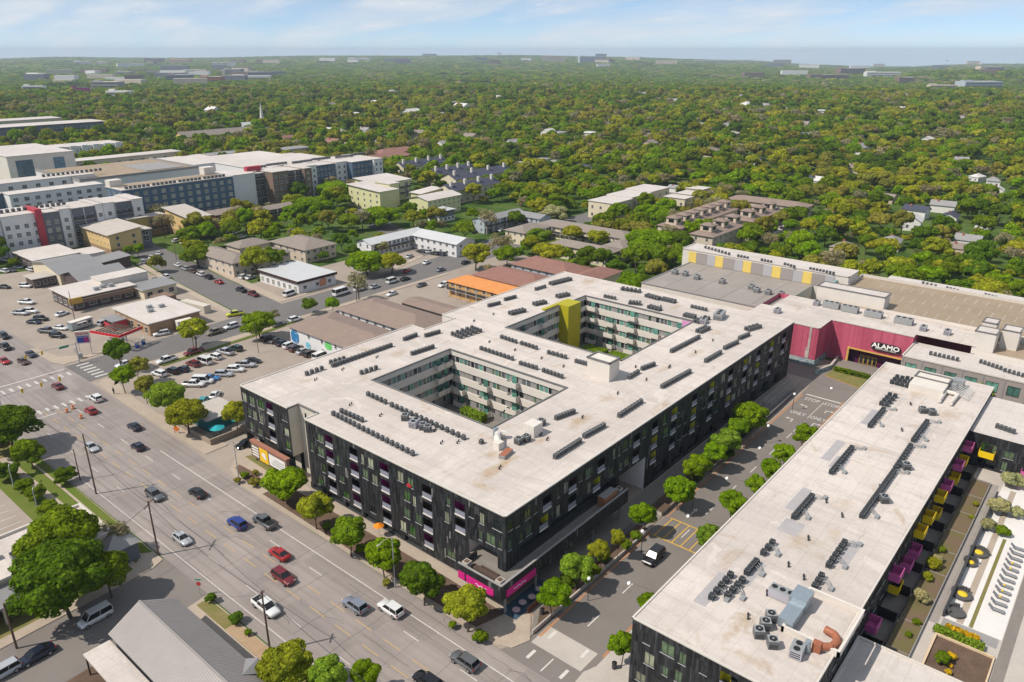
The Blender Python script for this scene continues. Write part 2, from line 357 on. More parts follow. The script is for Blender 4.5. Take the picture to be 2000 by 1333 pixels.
b = MB(); b.face([(x, y, .0) for x, y in []] or [(0, 0, 0), (1.4, 0, 0), (1.4, .25, 0), (0, .25, 0)])
def arrow(x, y, turn, m=WP):
    bb = MB(); bb.face([(x, y - .12, .016), (x + 1.6, y - .12, .016), (x + 1.6, y + .12, .016), (x, y + .12, .016)])
    if turn == 0: bb.face([(x + 1.6, y - .45, .016), (x + 2.7, y, .016), (x + 1.6, y + .45, .016)])
    else:
        bb.face([(x + 1.35, y, .0165), (x + 1.6, y, .0165), (x + 1.6, y + turn * 1.0, .0165), (x + 1.35, y + turn * 1.0, .0165)] if turn > 0 else [(x + 1.35, y + turn * 1.0, .0165), (x + 1.6, y + turn * 1.0, .0165), (x + 1.6, y, .0165), (x + 1.35, y, .0165)])
        q = y + turn * 1.0; bb.face([(x + 1.1, q, .0165), (x + 1.9, q, .0165), (x + 1.5, q + turn * .8, .0165)] if turn > 0 else [(x + 1.5, q + turn * .8, .0165), (x + 1.9, q, .0165), (x + 1.1, q, .0165)])
    bb.build('lane_arrow', m, st)
arrow(112.5, 51.6, 0); arrow(161.5, 51.9, 1); arrow(170.5, 51.9, 1); arrow(162.5, 47.4, -1); arrow(171, 47.4, -1)
def text(name, body, size, m, loc, rot, parent=None, ext=0.0, sx=1.0, align='CENTER', bold=0.0):
    c = bpy.data.curves.new(name, 'FONT'); c.body = body; c.size = size; c.align_x = align; c.align_y = 'CENTER'; c.extrude = ext; c.offset = bold
    c.resolution_u = 2
    o = bpy.data.objects.new(name, c); COL.objects.link(o)
    if parent is not None: o.parent = parent
    o.location = loc; o.rotation_euler = rot; o.scale = (sx, 1, 1); c.materials.append(m); return o
for y in (52.2, 47.5):
    text('stop_lettering', 'STOP', 2.4, WW, (176.2, y, .017), (0, 0, -PI / 2), st, sx=.62, bold=.04)
    text('only_lettering', 'ONLY', 2.4, WW, (166.8, y, .017), (0, 0, -PI / 2), st, sx=.55, bold=.04)
# planted verge beds on the boulevard and shopping street
def bed(name, poly, m, z0=.13, h=.05):
    b = MB(); b.prism(poly, z0 - .1, z0 + h); return structure(b.build(name, MATS[m]))
bed('verge_soil', [(65.3, 62), (70.2, 60.6), (70.6, 74), (70.2, 118), (65.4, 118), (65.1, 90)], 'mulch')
bed('corner_soil', [(66.2, 121.5), (68.2, 121.5), (68.8, 127), (68.6, 131.5), (67.4, 131), (65.9, 126)], 'mulch'); bed('sign_soil', [(70.6, 119.5), (72.4, 119.5), (72.6, 133), (71.2, 133.5)], 'dry_grass')
bed('plaza_soil', [(69.9, 54.9), (103.4, 55.3), (103.4, 57.4), (74.5, 57.2), (72, 55.6)], 'mulch')
bed('street_tree_soil', [(109.4, 55.5), (158, 56.6), (158, 59.6), (109.4, 58.6)], 'mulch')
bed('verge_lawn', [(43.0, 116.5), (41.6, 117.5), (41.6, 172), (43.0, 172)], 'grass', .13, .03)
bed('office_lawn', [(41.1, 113.6), (24, 112.8), (24, 172), (41.1, 172)], 'grass', .08, .03)
bed('house_verge_lawn', [(43.0, 98.2), (41.0, 98.2), (41.0, 60), (43.0, 60)], 'dry_grass', .13, .04)
bed('lot_verge_lawn', [(84, 194.6), (128, 196.9), (128, 198.2), (84, 196.2)], 'grass', .06, .1)
bed('gable_soil', [(43.0, 90), (41.0, 90), (41.0, 78), (43.0, 78)], 'earth', .14, .045)
# ------------------------------------------------------------------ shared building pieces
m, t, bs = newmat('mosaic_cladding')      # dark vertical panels, each strip its own grey
v = N(t, 'ShaderNodeTexCoord').outputs['Object']; sp = N(t, 'ShaderNodeSeparateXYZ'); t.links.new(v, sp.inputs[0])
s_ = MA(t, 'ADD', sp.outputs[0], sp.outputs[1])
i_ = MA(t, 'FLOOR', MA(t, 'DIVIDE', s_, .32))
wn = N(t, 'ShaderNodeTexWhiteNoise', noise_dimensions='1D'); t.links.new(i_, wn.inputs['W'])
j_ = MA(t, 'FLOOR', MA(t, 'DIVIDE', MA(t, 'ADD', sp.outputs[2], MA(t, 'MULTIPLY', wn.outputs[0], 9.0)), MA(t, 'ADD', MA(t, 'MULTIPLY', wn.outputs[0], 1.4), 1.2)))
cb = N(t, 'ShaderNodeCombineXYZ'); t.links.new(i_, cb.inputs[0]); t.links.new(j_, cb.inputs[1])
w2 = N(t, 'ShaderNodeTexWhiteNoise', noise_dimensions='2D'); t.links.new(cb.outputs[0], w2.inputs['Vector'])
c = RAMP(t, w2.outputs[0], [(0, (.013, .013, .015)), (.3, (.019, .020, .022)), (.58, (.028, .030, .033)), (.85, (.043, .045, .048)), (.955, (.08, .08, .08)), (.985, (.19, .18, .17))], 'CONSTANT')
c = MIX(t, 1.0, c, RAMP(t, NOISE(t, v, 1.3, 4, .6), [(.3, .75), (.7, 1.15)]), 'MULTIPLY')
t.links.new(c, bs.inputs['Base Color']); bs.inputs['Roughness'].default_value = .55; bs.inputs['Specular IOR Level'].default_value = .35
def roof_mat(name, base, dirt, rust, k=1.0, spots=()):
    m, t, bs = newmat(name)
    v = N(t, 'ShaderNodeTexCoord').outputs['Object']; sp = N(t, 'ShaderNodeSeparateXYZ'); t.links.new(v, sp.inputs[0])
    wob = NOISE(t, v, .42, 6, .68, 1.5)
    n1 = RAMP(t, NOISE(t, v, .035, 8, .66, 1.2), [(.38, 0), (.64, 1)])
    c = MIX(t, MA(t, 'MULTIPLY', n1, .7 * k), base, dirt)
    mp = N(t, 'ShaderNodeMapping'); mp.inputs['Scale'].default_value = (.9, .12, 1); t.links.new(v, mp.inputs[0])
    c = MIX(t, MA(t, 'MULTIPLY', RAMP(t, NOISE(t, mp.outputs[0], .55, 7, .7, .8), [(.46, 0), (.66, 1)]), .55 * k), c, dirt)
    c = MIX(t, MA(t, 'MULTIPLY', RAMP(t, NOISE(t, v, .06, 7, .72, 2.5), [(.58, 0), (.70, 1)]), .75 * k), c, rust)
    mp2 = N(t, 'ShaderNodeMapping'); mp2.inputs['Scale'].default_value = (.10, .8, 1); mp2.inputs['Rotation'].default_value = (0, 0, .35); t.links.new(v, mp2.inputs[0])
    c = MIX(t, MA(t, 'MULTIPLY', RAMP(t, NOISE(t, mp2.outputs[0], .8, 6, .7, 1.2), [(.56, 0), (.68, 1)]), .4 * k), c, (dirt[0] * .8, dirt[1] * .78, dirt[2] * .76))
    c = MIX(t, MA(t, 'MULTIPLY', RAMP(t, NOISE(t, v, .16, 3, .5, .8), [(.66, 0), (.67, 1)]), .35 * k), c, (base[0] * 1.14, base[1] * 1.14, base[2] * 1.14))
    for sx, sy, r1, r2, st in spots:      # rusty ponding stains round the drains
        mq = N(t, 'ShaderNodeMapping'); mq.inputs['Location'].default_value = (-sx / r1, -sy / r2, 0); mq.inputs['Scale'].default_value = (1 / r1, 1 / r2, 0); t.links.new(v, mq.inputs[0])
        ln = N(t, 'ShaderNodeVectorMath', operation='LENGTH'); t.links.new(mq.outputs[0], ln.inputs[0])
        fs_ = MA(t, 'MULTIPLY', RAMP(t, MA(t, 'ADD', ln.outputs['Value'], MA(t, 'MULTIPLY', MA(t, 'SUBTRACT', wob, .5), 2.6)), [(.15, 1), (.95, 0)]), st)
        c = MIX(t, fs_, c, rust)
    # welded seams of the membrane sheets
    f = MA(t, 'FRACT', MA(t, 'DIVIDE', sp.outputs[1], 2.4)); sm = MA(t, 'LESS_THAN', f, .035)
    f2 = MA(t, 'FRACT', MA(t, 'DIVIDE', sp.outputs[0], 15.3)); sm2 = MA(t, 'LESS_THAN', f2, .007)
    c = MIX(t, MA(t, 'MULTIPLY', MA(t, 'MAXIMUM', sm, sm2), .32), c, (dirt[0] * .7, dirt[1] * .7, dirt[2] * .7))
    c = MIX(t, 1.0, c, RAMP(t, NOISE(t, v, 1.5, 6, .7), [(.3, .93), (.7, 1.04)]), 'MULTIPLY')
    t.links.new(c, bs.inputs['Base Color']); bs.inputs['Roughness'].default_value = .7; bs.inputs['Specular IOR Level'].default_value = .2
    return m
roof_mat('white_roof', (.62, .555, .505), (.43, .38, .345), (.40, .29, .18), 1.0, [(*G(u_, v_, 15.0 if w_ else 12.0)[:2], a_, b_, s_) for u_, v_, w_, a_, b_, s_ in ((955, 925, 1, 3.2, 2.0, .8), (985, 905, 1, 4.6, 1.4, .9), (940, 950, 1, 1.2, 4.0, .6), (960, 890, 1, 2.0, 2.0, .7), (1140, 820, 1, 4.0, 1.6, .6), (1060, 860, 1, 3.0, 1.0, .7), (1190, 780, 1, 2.6, 2.0, .55), (1300, 720, 1, 5.0, 1.2, .5), (1150, 550, 1, 4.0, 3.0, .65), (780, 690, 1, 3.5, 2.0, .6), (985, 600, 1, 4.0, 2.0, .55), (1320, 600, 1, 4.0, 1.6, .6), (1360, 690, 1, 4.0, 1.5, .55), (1400, 650, 1, 3.0, 2.5, .5), (1440, 1225, 0, 4.5, 1.6, .75), (1560, 1060, 0, 3.0, 2.0, .45), (1470, 1290, 0, 1.2, 3.5, .5), (1790, 770, 0, 4.0, 2.0, .5), (1650, 985, 0, 3.0, 2.0, .35), (1850, 810, 0, 4.0, 3.0, .5), (1630, 1040, 0, 3.0, 1.6, .4))])
roof_mat('clean_roof', (.60, .55, .51), (.46, .41, .375), (.44, .36, .28), .8)
roof_mat('grey_roof', (.33, .295, .265), (.27, .24, .215), (.36, .32, .28))
roof_mat('tan_roof', (.36, .28, .195), (.28, .215, .15), (.26, .175, .10))
M('white_render', (.66, .61, .55), .75, .06, .3, col2=(.60, .55, .49))
M('cream_render', (.58, .53, .45), .75, .06, .3)
M('coping', (.60, .555, .50), .5, .06, 1); M('dark_coping', (.17, .165, .16), .5, .1, 1)
M('grey_panel', (.30, .285, .275), .6, .08, .6); M('dark_frame', (.05, .05, .052), .4, .1, 2)
M('light_frame', (.6, .6, .6), .5, .06, 2); M('balcony_mesh', (.25, .255, .31), .45, .08, 2)
M('purple_wall', (.30, .02, .17), .6, .1, 1); M('black_wall', (.012, .011, .012), .6, .1, 1); M('acid_wall', (.72, .66, .03), .6, .1, 1); M('brown_wall', (.05, .025, .018), .6, .1, 1)
M('magenta_sign', (.62, .02, .22), .45, .06, 1); M('olive_tower', (.42, .37, .012), .55, .08, .4); M('pink_wall', (.62, .30, .52), .6, .06, .5)
def glass(name, col, rough=.12, spec=.6, var=.35):
    m, t, bs = newmat(name); v = N(t, 'ShaderNodeTexCoord').outputs['Object']
    oi = N(t, 'ShaderNodeObjectInfo')
    g = RAMP(t, NOISE(t, v, 1.7, 2, .5), [(.35, 1 - var), (.65, 1 + var)])
    c = MIX(t, 1.0, MIX(t, 1.0, col, g, 'MULTIPLY'), RAMP(t, oi.outputs['Random'], [(0, .55), (1, 1.35)]), 'MULTIPLY')
    t.links.new(c, bs.inputs['Base Color']); bs.inputs['Roughness'].default_value = rough; bs.inputs['Specular IOR Level'].default_value = spec
    return m
glass('glass_dark', (.018, .024, .024)); glass('glass_green', (.085, .13, .07)); glass('glass_blind', (.30, .31, .22), .3, .4, .2)
glass('glass_teal', (.10, .24, .19), .15, .5, .25); glass('glass_leaf', (.035, .10, .018)); glass('glass_blue', (.08, .16, .22)); glass('glass_grey', (.10, .11, .115))
# unit window, facing -y: width 1, height 1, scaled per window
def win_mesh(name, pane, frame, split=2, bars=0, sill=True, depth=.10):
    b = MB(); f = .045
    b.box(-.5, -depth, 0, -.5 + f, .0, 1, 0); b.box(.5 - f, -depth, 0, .5, 0, 1, 0)
    b.box(-.5 + f, -depth, 1 - f, .5 - f, 0, 1, 0); b.box(-.5 + f, -depth, 0, .5 - f, 0, f, 0)
    for k in range(1, split): x = -.5 + k / split; b.box(x - .02, -depth * .8, f, x + .02, 0, 1 - f, 0)
    for k in range(1, bars + 1): z = k / (bars + 1); b.box(-.5 + f, -depth * .7, z - .018, .5 - f, -.005, z + .018, 0)
    b.box(-.5 + f, -depth * .35, f, .5 - f, .0, 1 - f, 1)
    if sill: b.box(-.54, -depth * 1.5, -.035, .54, 0, -.002, 2)
    return b.mesh(name, [MATS[frame], MATS[pane], MATS['light_frame']])
WIN = {p: win_mesh('window', 'glass_' + p, 'dark_frame', 2) for p in ('dark', 'green', 'blind', 'teal', 'leaf')}
WINW = {p: win_mesh('window', 'glass_' + p, 'light_frame', 2, 1) for p in ('dark', 'blind', 'grey', 'blue')}
WINP = win_mesh('window', 'glass_dark', 'light_frame', 1, 1)
FACE = {'-y': 0.0, '-x': -PI / 2, '+y': PI, '+x': PI / 2}
def win(parent, face, x, y, z, w, h, me, name='window', d=1.0):
    "window centred at (x, y) on a wall that looks towards face, in the parent's frame"
    return OB(name, me, parent, (x, y, z), FACE[face], (w, d, h))
def facade(mb, face, c, a0, a1, z0, z1, holes, mi, rev=None, cap=True):
    "wall in the plane x=c or y=c from a0 to a1 with openings (a0, a1, z0, z1, depth, reveal material, back material)"
    ax = face[1]; sg = 1 if face[0] == '-' else -1
    P = (lambda a, d, z: (c + sg * d, a, z)) if ax == 'x' else (lambda a, d, z: (a, c + sg * d, z))
    As = sorted({a0, a1} | {min(a1, max(a0, q)) for h in holes for q in h[:2]}); Zs = sorted({z0, z1} | {min(z1, max(z0, q)) for h in holes for q in h[2:4]})
    def q(p, m):
        mb.face(p, m)
    for p, p2 in zip(As[:-1], As[1:]):
        for r, r2 in zip(Zs[:-1], Zs[1:]):
            ca, cz = (p + p2) / 2, (r + r2) / 2
            if any(h[0] < ca < h[1] and h[2] < cz < h[3] for h in holes): continue
            q([P(p, 0, r), P(p2, 0, r), P(p2, 0, r2), P(p, 0, r2)], mi)
    for h in holes:
        b0, b1, y0, y1, d = h[:5]; rm = h[5] if len(h) > 5 else mi; bm = h[6] if len(h) > 6 else None
        q([P(b0, 0, y0), P(b0, d, y0), P(b0, d, y1), P(b0, 0, y1)], rm); q([P(b1, 0, y0), P(b1, d, y0), P(b1, d, y1), P(b1, 0, y1)], rm)
        q([P(b0, 0, y1), P(b1, 0, y1), P(b1, d, y1), P(b0, d, y1)], rm); q([P(b0, 0, y0), P(b1, 0, y0), P(b1, d, y0), P(b0, d, y0)], rm)
        if bm is not None: q([P(b0, d, y0), P(b1, d, y0), P(b1, d, y1), P(b0, d, y1)], bm)
def loggia_mesh(colour):
    b = MB(); D = 1.4
    b.face([(-1.1, D, 0), (1.1, D, 0), (1.1, D, 2.45), (-1.1, D, 2.45)], 0)
    b.face([(-1.1, .01, 0), (-1.1, D, 0), (-1.1, D, 2.45), (-1.1, .01, 2.45)], 0); b.face([(1.1, .01, 0), (1.1, D, 0), (1.1, D, 2.45), (1.1, .01, 2.45)], 0)
    b.face([(-1.1, .01, 2.44), (1.1, .01, 2.44), (1.1, D, 2.44), (-1.1, D, 2.44)], 0); b.face([(-1.1, .0, .01), (1.1, .0, .01), (1.1, D, .01), (-1.1, D, .01)], 3)
    b.box(-1.08, .02, .06, 1.08, .07, .98, 1); b.box(-1.12, -.10, -.12, 1.12, .06, .06, 2); b.box(-1.1, .0, .98, 1.1, .09, 1.03, 3)
    b.box(-.2, D - .06, .05, .85, D - .01, 2.1, 4)
    return b.mesh('balcony', [MATS[colour], MATS['balcony_mesh'], MATS['white_render'], MATS['dark_frame'], MATS['glass_dark']])
LOG = {k: loggia_mesh(c) for k, c in dict(p='purple_wall', k='black_wall', y='acid_wall', b='brown_wall').items()}
def panels(mb, face, c, a0, a1, z0, z1, holes, seed, dens=.5):
    r = random.Random(seed); i = int(math.ceil(a0 / .32))
    sg = -1 if face[0] == '-' else 1; ax = face[1]
    while (i + 1) * .32 < a1:
        z = z0 + r.uniform(0, 1.5)
        while z < z1 - .6:
            h = r.uniform(.9, 3.0); z2 = min(z1 - .05, z + h); p, p2 = i * .32 + .015, i * .32 + .305
            if r.random() < dens and not any(q[0] - .05 < p2 and q[1] + .05 > p and q[2] - .15 < z2 and q[3] + .1 > z for q in holes):
                d = sg * r.uniform(.025, .075)
                if ax == 'x': mb.box(c, p, z, c + d, p2, z2)
                else: mb.box(p, c, z, p2, c + d, z2)
            z = z2 + r.uniform(0, .6)
        i += 1
# ------------------------------------------------------------------ block A: dark courtyard apartment block
AH = 15.0
A = thing('apartment_block', 'large dark panelled apartment block with white roof and two open courtyards', 'building', (0, 0, 0))
MA_ = [MATS[k] for k in ('mosaic_cladding', 'white_render', 'cream_render', 'purple_wall', 'dark_frame', 'glass_dark', 'grey_panel')]
LOGS_W = [(125.6, [('p', 11.75), ('k', 8.6), ('k', 5.45)]), (105.7, [('p', 11.5), ('p', 8.25), ('k', 5.0), ('k', 1.9)]), (98.6, [('k', 11.45), ('p', 8.2), ('k', 4.95), ('p', 1.75)]),
          (90.3, [('p', 11.4), ('p', 8.15), ('p', 4.85), ('k', 1.65)]), (79.8, [('b', 11.2), ('b', 7.95), ('b', 4.7), ('p', 1.6)]), (72.3, [('p', 11.1), ('b', 8.0)])]
LOGS_S = [(83.3, [('k', 11.2)]), (82.5, [('y', 7.85)]), (90.3, [('b', 11.2), ('k', 7.95)]), (98.8, [('k', 11.2)]), (97.6, [('y', 7.9)]), (110.6, [('k', 11.25), ('b', 8.0)]), (117.3, [('k', 11.3), ('y', 7.95), ('y', 4.65)]),
          (124.8, [('y', 11.3), ('k', 8.1), ('k', 4.75)]), (133.4, [('k', 11.3), ('y', 8.0), ('y', 4.8)]), (141.2, [('y', 11.3), ('k', 8.1), ('k', 4.8)]), (150.4, [('k', 11.3), ('k', 8.1), ('y', 4.8)]), (158.2, [('y', 11.3), ('k', 8.1)]),
          (165.6, [('k', 11.3), ('y', 8.05), ('k', 4.8)]), (173.4, [('y', 11.3), ('k', 8.1), ('k', 4.8)]), (181.2, [('k', 11.3), ('k', 8.1)])]
def layout(face, c, a0, a1, logs, blocked, seed, parent, dens=.8, zs=(11.75, 8.5, 5.2, 1.95)):
    "openings for loggias and windows; returns the holes and places the parts"
    r = random.Random(seed); holes = []
    for a, lv in logs:
        for k, z in lv:
            holes.append((a - 1.1, a + 1.1, z, z + 2.45, .05, 0))
            OB('balcony', LOG[k], parent, (c, a, z) if face[1] == 'x' else (a, c, z), FACE[face])
    for z in zs:
        a = a0 + .7
        while a < a1 - 1.6:
            w = r.choice((.75, 1.0, 1.5, 1.5, 1.9)); h = r.choice((1.5, 1.9, 2.0)); zz = z + r.uniform(-.1, .25)
            box = (a, a + w, zz, zz + h)
            if r.random() < dens and not any(q[0] - .35 < box[1] and q[1] + .35 > box[0] and q[2] - .2 < box[3] and q[3] + .2 > box[2] for q in list(holes) + blocked):
                holes.append((*box, .12, 4)); p = r.choice(('dark', 'green', 'green', 'blind', 'leaf', 'blind', 'green', 'dark'))
                pos = (c + .12, a + w / 2, zz) if face[1] == 'x' else (a + w / 2, c + .12, zz)
                win(parent, face, pos[0], pos[1], pos[2], w, h, WIN[p])
            a += w + r.uniform(.6, 1.9)
    return holes
wb = MB(); pb = MB()
portalW = (64.4, 70.4, 5.0, 7.7, 3.0, 1, 5); shop = [(76 + k * 5.4, 80.6 + k * 5.4, .1, 1.35, .5, 4, 5) for k in range(1, 7)]
bl = [portalW] + shop + [(62.8, 73, 0, 5.4)]
hw = layout('-x', 73.0, 62.8, 112.7, LOGS_W[1:], bl, 5, A)
facade(wb, '-x', 73.0, 62.8, 112.7, 0, AH, hw + [portalW] + shop, 0); panels(pb, '-x', 73.0, 62.8, 112.7, 1.5, AH - .15, hw + [portalW], 1)
hw2 = layout('-x', 73.6, 119, 136, LOGS_W[:1], [(119, 136, 0, 4.6)], 6, A)
facade(wb, '-x', 73.6, 119, 136, 4.4, AH, hw2, 0); panels(pb, '-x', 73.6, 119, 136, 4.5, AH - .15, hw2, 2)
wb.box(73.61, 119.01, 4.38, 76, 135.9, 4.42, 0); facade(wb, '-x', 75.2, 119, 136, 0, 4.38, [(121, 134, .3, 3.4, .4, 4, 5)], 2)
# the cream slot between the two dark boxes
slot = [(113.3, 114.6, z, z + 1.9, .12, 4) for z in (11.6, 8.4, 5.2, 2.0)] + [(116.6, 117.2, z, z + 1.9, .12, 4) for z in (11.9, 8.7)]
facade(wb, '-x', 76.0, 112.7, 119, 0, AH, slot, 2)
for h in slot: win(A, '-x', 76.12, (h[0] + h[1]) / 2, h[2], h[1] - h[0], h[3] - h[2], WIN['dark'])
wb.face([(73.6, 119, 4.4), (76, 119, 4.4), (76, 119, AH), (73.6, 119, AH)], 2); wb.face([(73, 112.7, 0), (76, 112.7, 0), (76, 112.7, AH), (73, 112.7, AH)], 2)
MA_.append(M('portal_white', (.86, .84, .80), .7, .03, .4)); MA_.append(M('portal_magenta', (.50, .015, .20), .6, .25, .3, col2=(.06, .02, .25)))
portalS = (105.0, 114.3, 0, 7.2, 7.0, 7, 8)
deckS = (76.5, 104, 5.15, 7.75, 1.6, 4, 5)
hs = layout('-y', 62.8, 73, 187, LOGS_S, [portalS, deckS, (73, 104.5, 0, 5.3), (105, 187, 0, 4.3)], 8, A, .95)
facade(wb, '-y', 62.8, 73, 187, 0, AH, hs + [portalS, deckS] + [(118 + k * 7.2, 123.5 + k * 7.2, .3, 3.2, .6, 4, 5) for k in range(9)], 0)
panels(pb, '-y', 62.8, 73, 187, 3.6, AH - .15, hs + [portalS, deckS], 4)
facade(wb, '+y', 136, 73.6, 122, 0, AH, [], 0); facade(wb, '+y', 136, 132.8, 187, 0, AH, [], 0); wb.face([(122, 131.3, 0), (132.8, 131.3, 0), (132.8, 131.3, AH), (122, 131.3, AH)], 1); wb.face([(132.8, 131.3, 0), (132.8, 136, 0), (132.8, 136, AH), (132.8, 131.3, AH)], 1); wb.face([(122, 131.3, 0), (122, 136, 0), (122, 136, AH), (122, 131.3, AH)], 1); facade(wb, '+x', 187, 62.8, 136, 0, AH, [], 0)
wb.build('wall', MA_, A); stuff(pb.build('cladding_panels', MATS['mosaic_cladding'], A))
# roof with courtyards and notches
CTS = [(93.0, 83.2, 116.4, 117.0), (136.0, 82.6, 170.8, 116.6)]
def in_A(x, y):
    if not (73 < x < 187 and 62.8 < y < 136): return False
    if x < 76 and 112.7 < y < 119: return False
    if x < 73.6 and y > 119: return False
    if 122 < x < 132.8 and y > 131.3: return False
    return not any(c[0] < x < c[2] and c[1] < y < c[3] for c in CTS)
XS = sorted({73, 73.6, 76, 122, 132.8, 187, *[c[0] for c in CTS], *[c[2] for c in CTS]}); YS = sorted({62.8, 112.7, 119, 131.3, 136, *[c[1] for c in CTS], *[c[3] for c in CTS]})
rb = MB()
for x0, x1 in zip(XS[:-1], XS[1:]):
    for y0, y1 in zip(YS[:-1], YS[1:]):
        if in_A((x0 + x1) / 2, (y0 + y1) / 2): rb.face([(x0, y0, AH), (x1, y0, AH), (x1, y1, AH), (x0, y1, AH)])
roofA = rb.build('roof', MATS['white_roof'], A)
cb_ = MB()
def coping(mb, pts, z, w, h, mi, close=True):
    n = len(pts)
    for k in range(n if close else n - 1):
        (x0, y0), (x1, y1) = pts[k], pts[(k + 1) % n]
        mb.box(min(x0, x1) - w / 2, min(y0, y1) - w / 2, z + .002 * (k % 2), max(x0, x1) + w / 2, max(y0, y1) + w / 2, z + h + .004 * (k % 2), mi)
coping(cb_, [(73, 62.8), (187, 62.8), (187, 136), (132.8, 136), (132.8, 131.3), (122, 131.3), (122, 136), (73.6, 136), (73.6, 119)], AH - .05, .28, .22, 0, False)
coping(cb_, [(76, 112.7), (73, 112.7), (73, 62.8)], AH - .05, .28, .22, 0, False)
coping(cb_, [(73.6, 119), (76, 119), (76, 112.7)], AH - .05, .28, .3, 1, False)
for c in CTS: coping(cb_, [(c[0], c[1]), (c[2], c[1]), (c[2], c[3]), (c[0], c[3])], AH - .05, .3, .26, 1)
cb_.build('coping', [MATS['coping'], MATS['dark_coping']], roofA)
# courtyards: white spandrel bands, set-back window strips, boxed balconies
BAL = {}
def balcony_box(w, d):
    if (w, d) not in BAL:
        b = MB(); b.box(-w / 2, -d, -.2, w / 2, 0, 0, 0); b.box(-w / 2, -d, 0, w / 2, -d + .08, 1.05, 0); b.box(-w / 2, -d + .08, 0, -w / 2 + .08, 0, 1.05, 0); b.box(w / 2 - .08, -d + .08, 0, w / 2, 0, 1.05, 0)
        b.box(-.7, -.05, .02, .7, -.02, 2.2, 1)
        BAL[(w, d)] = b.mesh('balcony', [MATS['white_render'], MATS['glass_teal']])
    return BAL[(w, d)]
CW = {}
for p in ('teal', 'grey', 'dark', 'green'):
    b = MB(); b.box(-.5, -.03, 0, .5, 0, 1); b.box(-.5, -.07, 0, -.44, -.03, 1, 1); b.box(.44, -.07, 0, .5, -.03, 1, 1); CW[p] = b.mesh('window', [MATS['glass_' + p], MATS['light_frame']])
b = MB(); b.box(-.5, -.05, 0, .5, 0, 1); CPAN = b.mesh('grey_panel', MATS['grey_panel'])
FLO = [12.15, 8.85, 5.6, 2.35]
rc = random.Random(21)
for ci, (x0, y0, x1, y1) in enumerate(CTS):
    cw = MB()
    for face, c, a0, a1 in (('-x', x1, y0, y1), ('-y', y1, x0, x1), ('+x', x0, y0, y1), ('+y', y0, x0, x1)):
        sg = 1 if face[0] == '-' else -1; ax = face[1]
        def bx(d0, d1, p, p2, z, z2, mi):
            if ax == 'x': cw.box(c + sg * d0, p, z, c + sg * d1, p2, z2, mi)
            else: cw.box(p, c + sg * d0, z, p2, c + sg * d1, z2, mi)
        bx(.35, .5, a0, a1, .0, AH - .3, 1)              # strip plane behind the bands
        top = AH - .06
        for z in FLO: bx(0, .36, a0, a1, z + 1.6, top, 0); top = z
        bx(0, .36, a0, a1, -.0, top if top < 2.5 else top, 0) if False else None
        if face in ('-x', '-y'):
            for z in FLO:
                a = a0 + .4; n = 0
                while a < a1 - 1.2:
                    w = rc.choice((.9, 1.1, 1.3)); k = rc.random(); me = CW['teal'] if k < .34 else CW['grey'] if k < .5 else CW['dark'] if k < .62 else CW['green'] if k < .7 else CPAN
                    pos = (c + .35, a + w / 2) if ax == 'x' else (a + w / 2, c + .35)
                    win(A, face, pos[0], pos[1], z + .01, w, 1.58, me, me.name.split('.')[0]); a += w + rc.choice((.05, .05, .3))
            if face == '-x':
                span = a1 - a0; cols = (.1, .33, .58, .82) if ci == 0 else (.08, .26, .46, .68, .88)
                for q, f in enumerate(cols):
                    for z in FLO[(q % 2):]:
                        if rc.random() < .85: OB('balcony', balcony_box(3.0, 1.3), A, (c, a1 - f * span, z - .55), FACE[face])
            else:
                for q, f in enumerate((.86, .96) if ci == 0 else (.22, .45, .95)):
                    for z in FLO[:3]: OB('balcony', balcony_box(2.6, 1.2), A, (a0 + f * (a1 - a0) - .6, c, z - .55), FACE[face])
    cw.build('courtyard_wall', [MATS['white_render'], MATS['grey_panel']], A)
    fb = MB(); fb.face([(x0, y0, 1.2), (x1, y0, 1.2), (x1, y1, 1.2), (x0, y1, 1.2)]); fb.build('courtyard_floor', MATS['mid_paving'], A)
# olive stair fin in the far court, pink fin at its corner
b = MB(); b.box(158.6, 113.6, 1.2, 164.4, 118.2, AH + .45); b.box(152.6, 117.0, AH + .2, 158.6, 118.2, AH + .45); b.build('stair_tower', MATS['olive_tower'], A)
b = MB(); b.face([(170.7, 82.8, AH - 4), (170.7, 85.9, AH - 4), (170.7, 85.9, AH - .3), (170.7, 82.8, AH - .3)]); b.box(167.4, 82.7, AH - 3.2, 170.6, 82.95, AH + .1, 0); b.build('pink_panel', MATS['pink_wall'], A)
# stair head on the roof
b = MB(); b.box(124.4, 78.2, AH, 128.2, 83.8, AH + 4.2, 0); coping(b, [(124.4, 78.2), (128.2, 78.2), (128.2, 83.8), (124.4, 83.8)], AH + 4.1, .3, .35, 1); b.build('stair_head', [MATS['white_render'], MATS['dark_coping']], A)
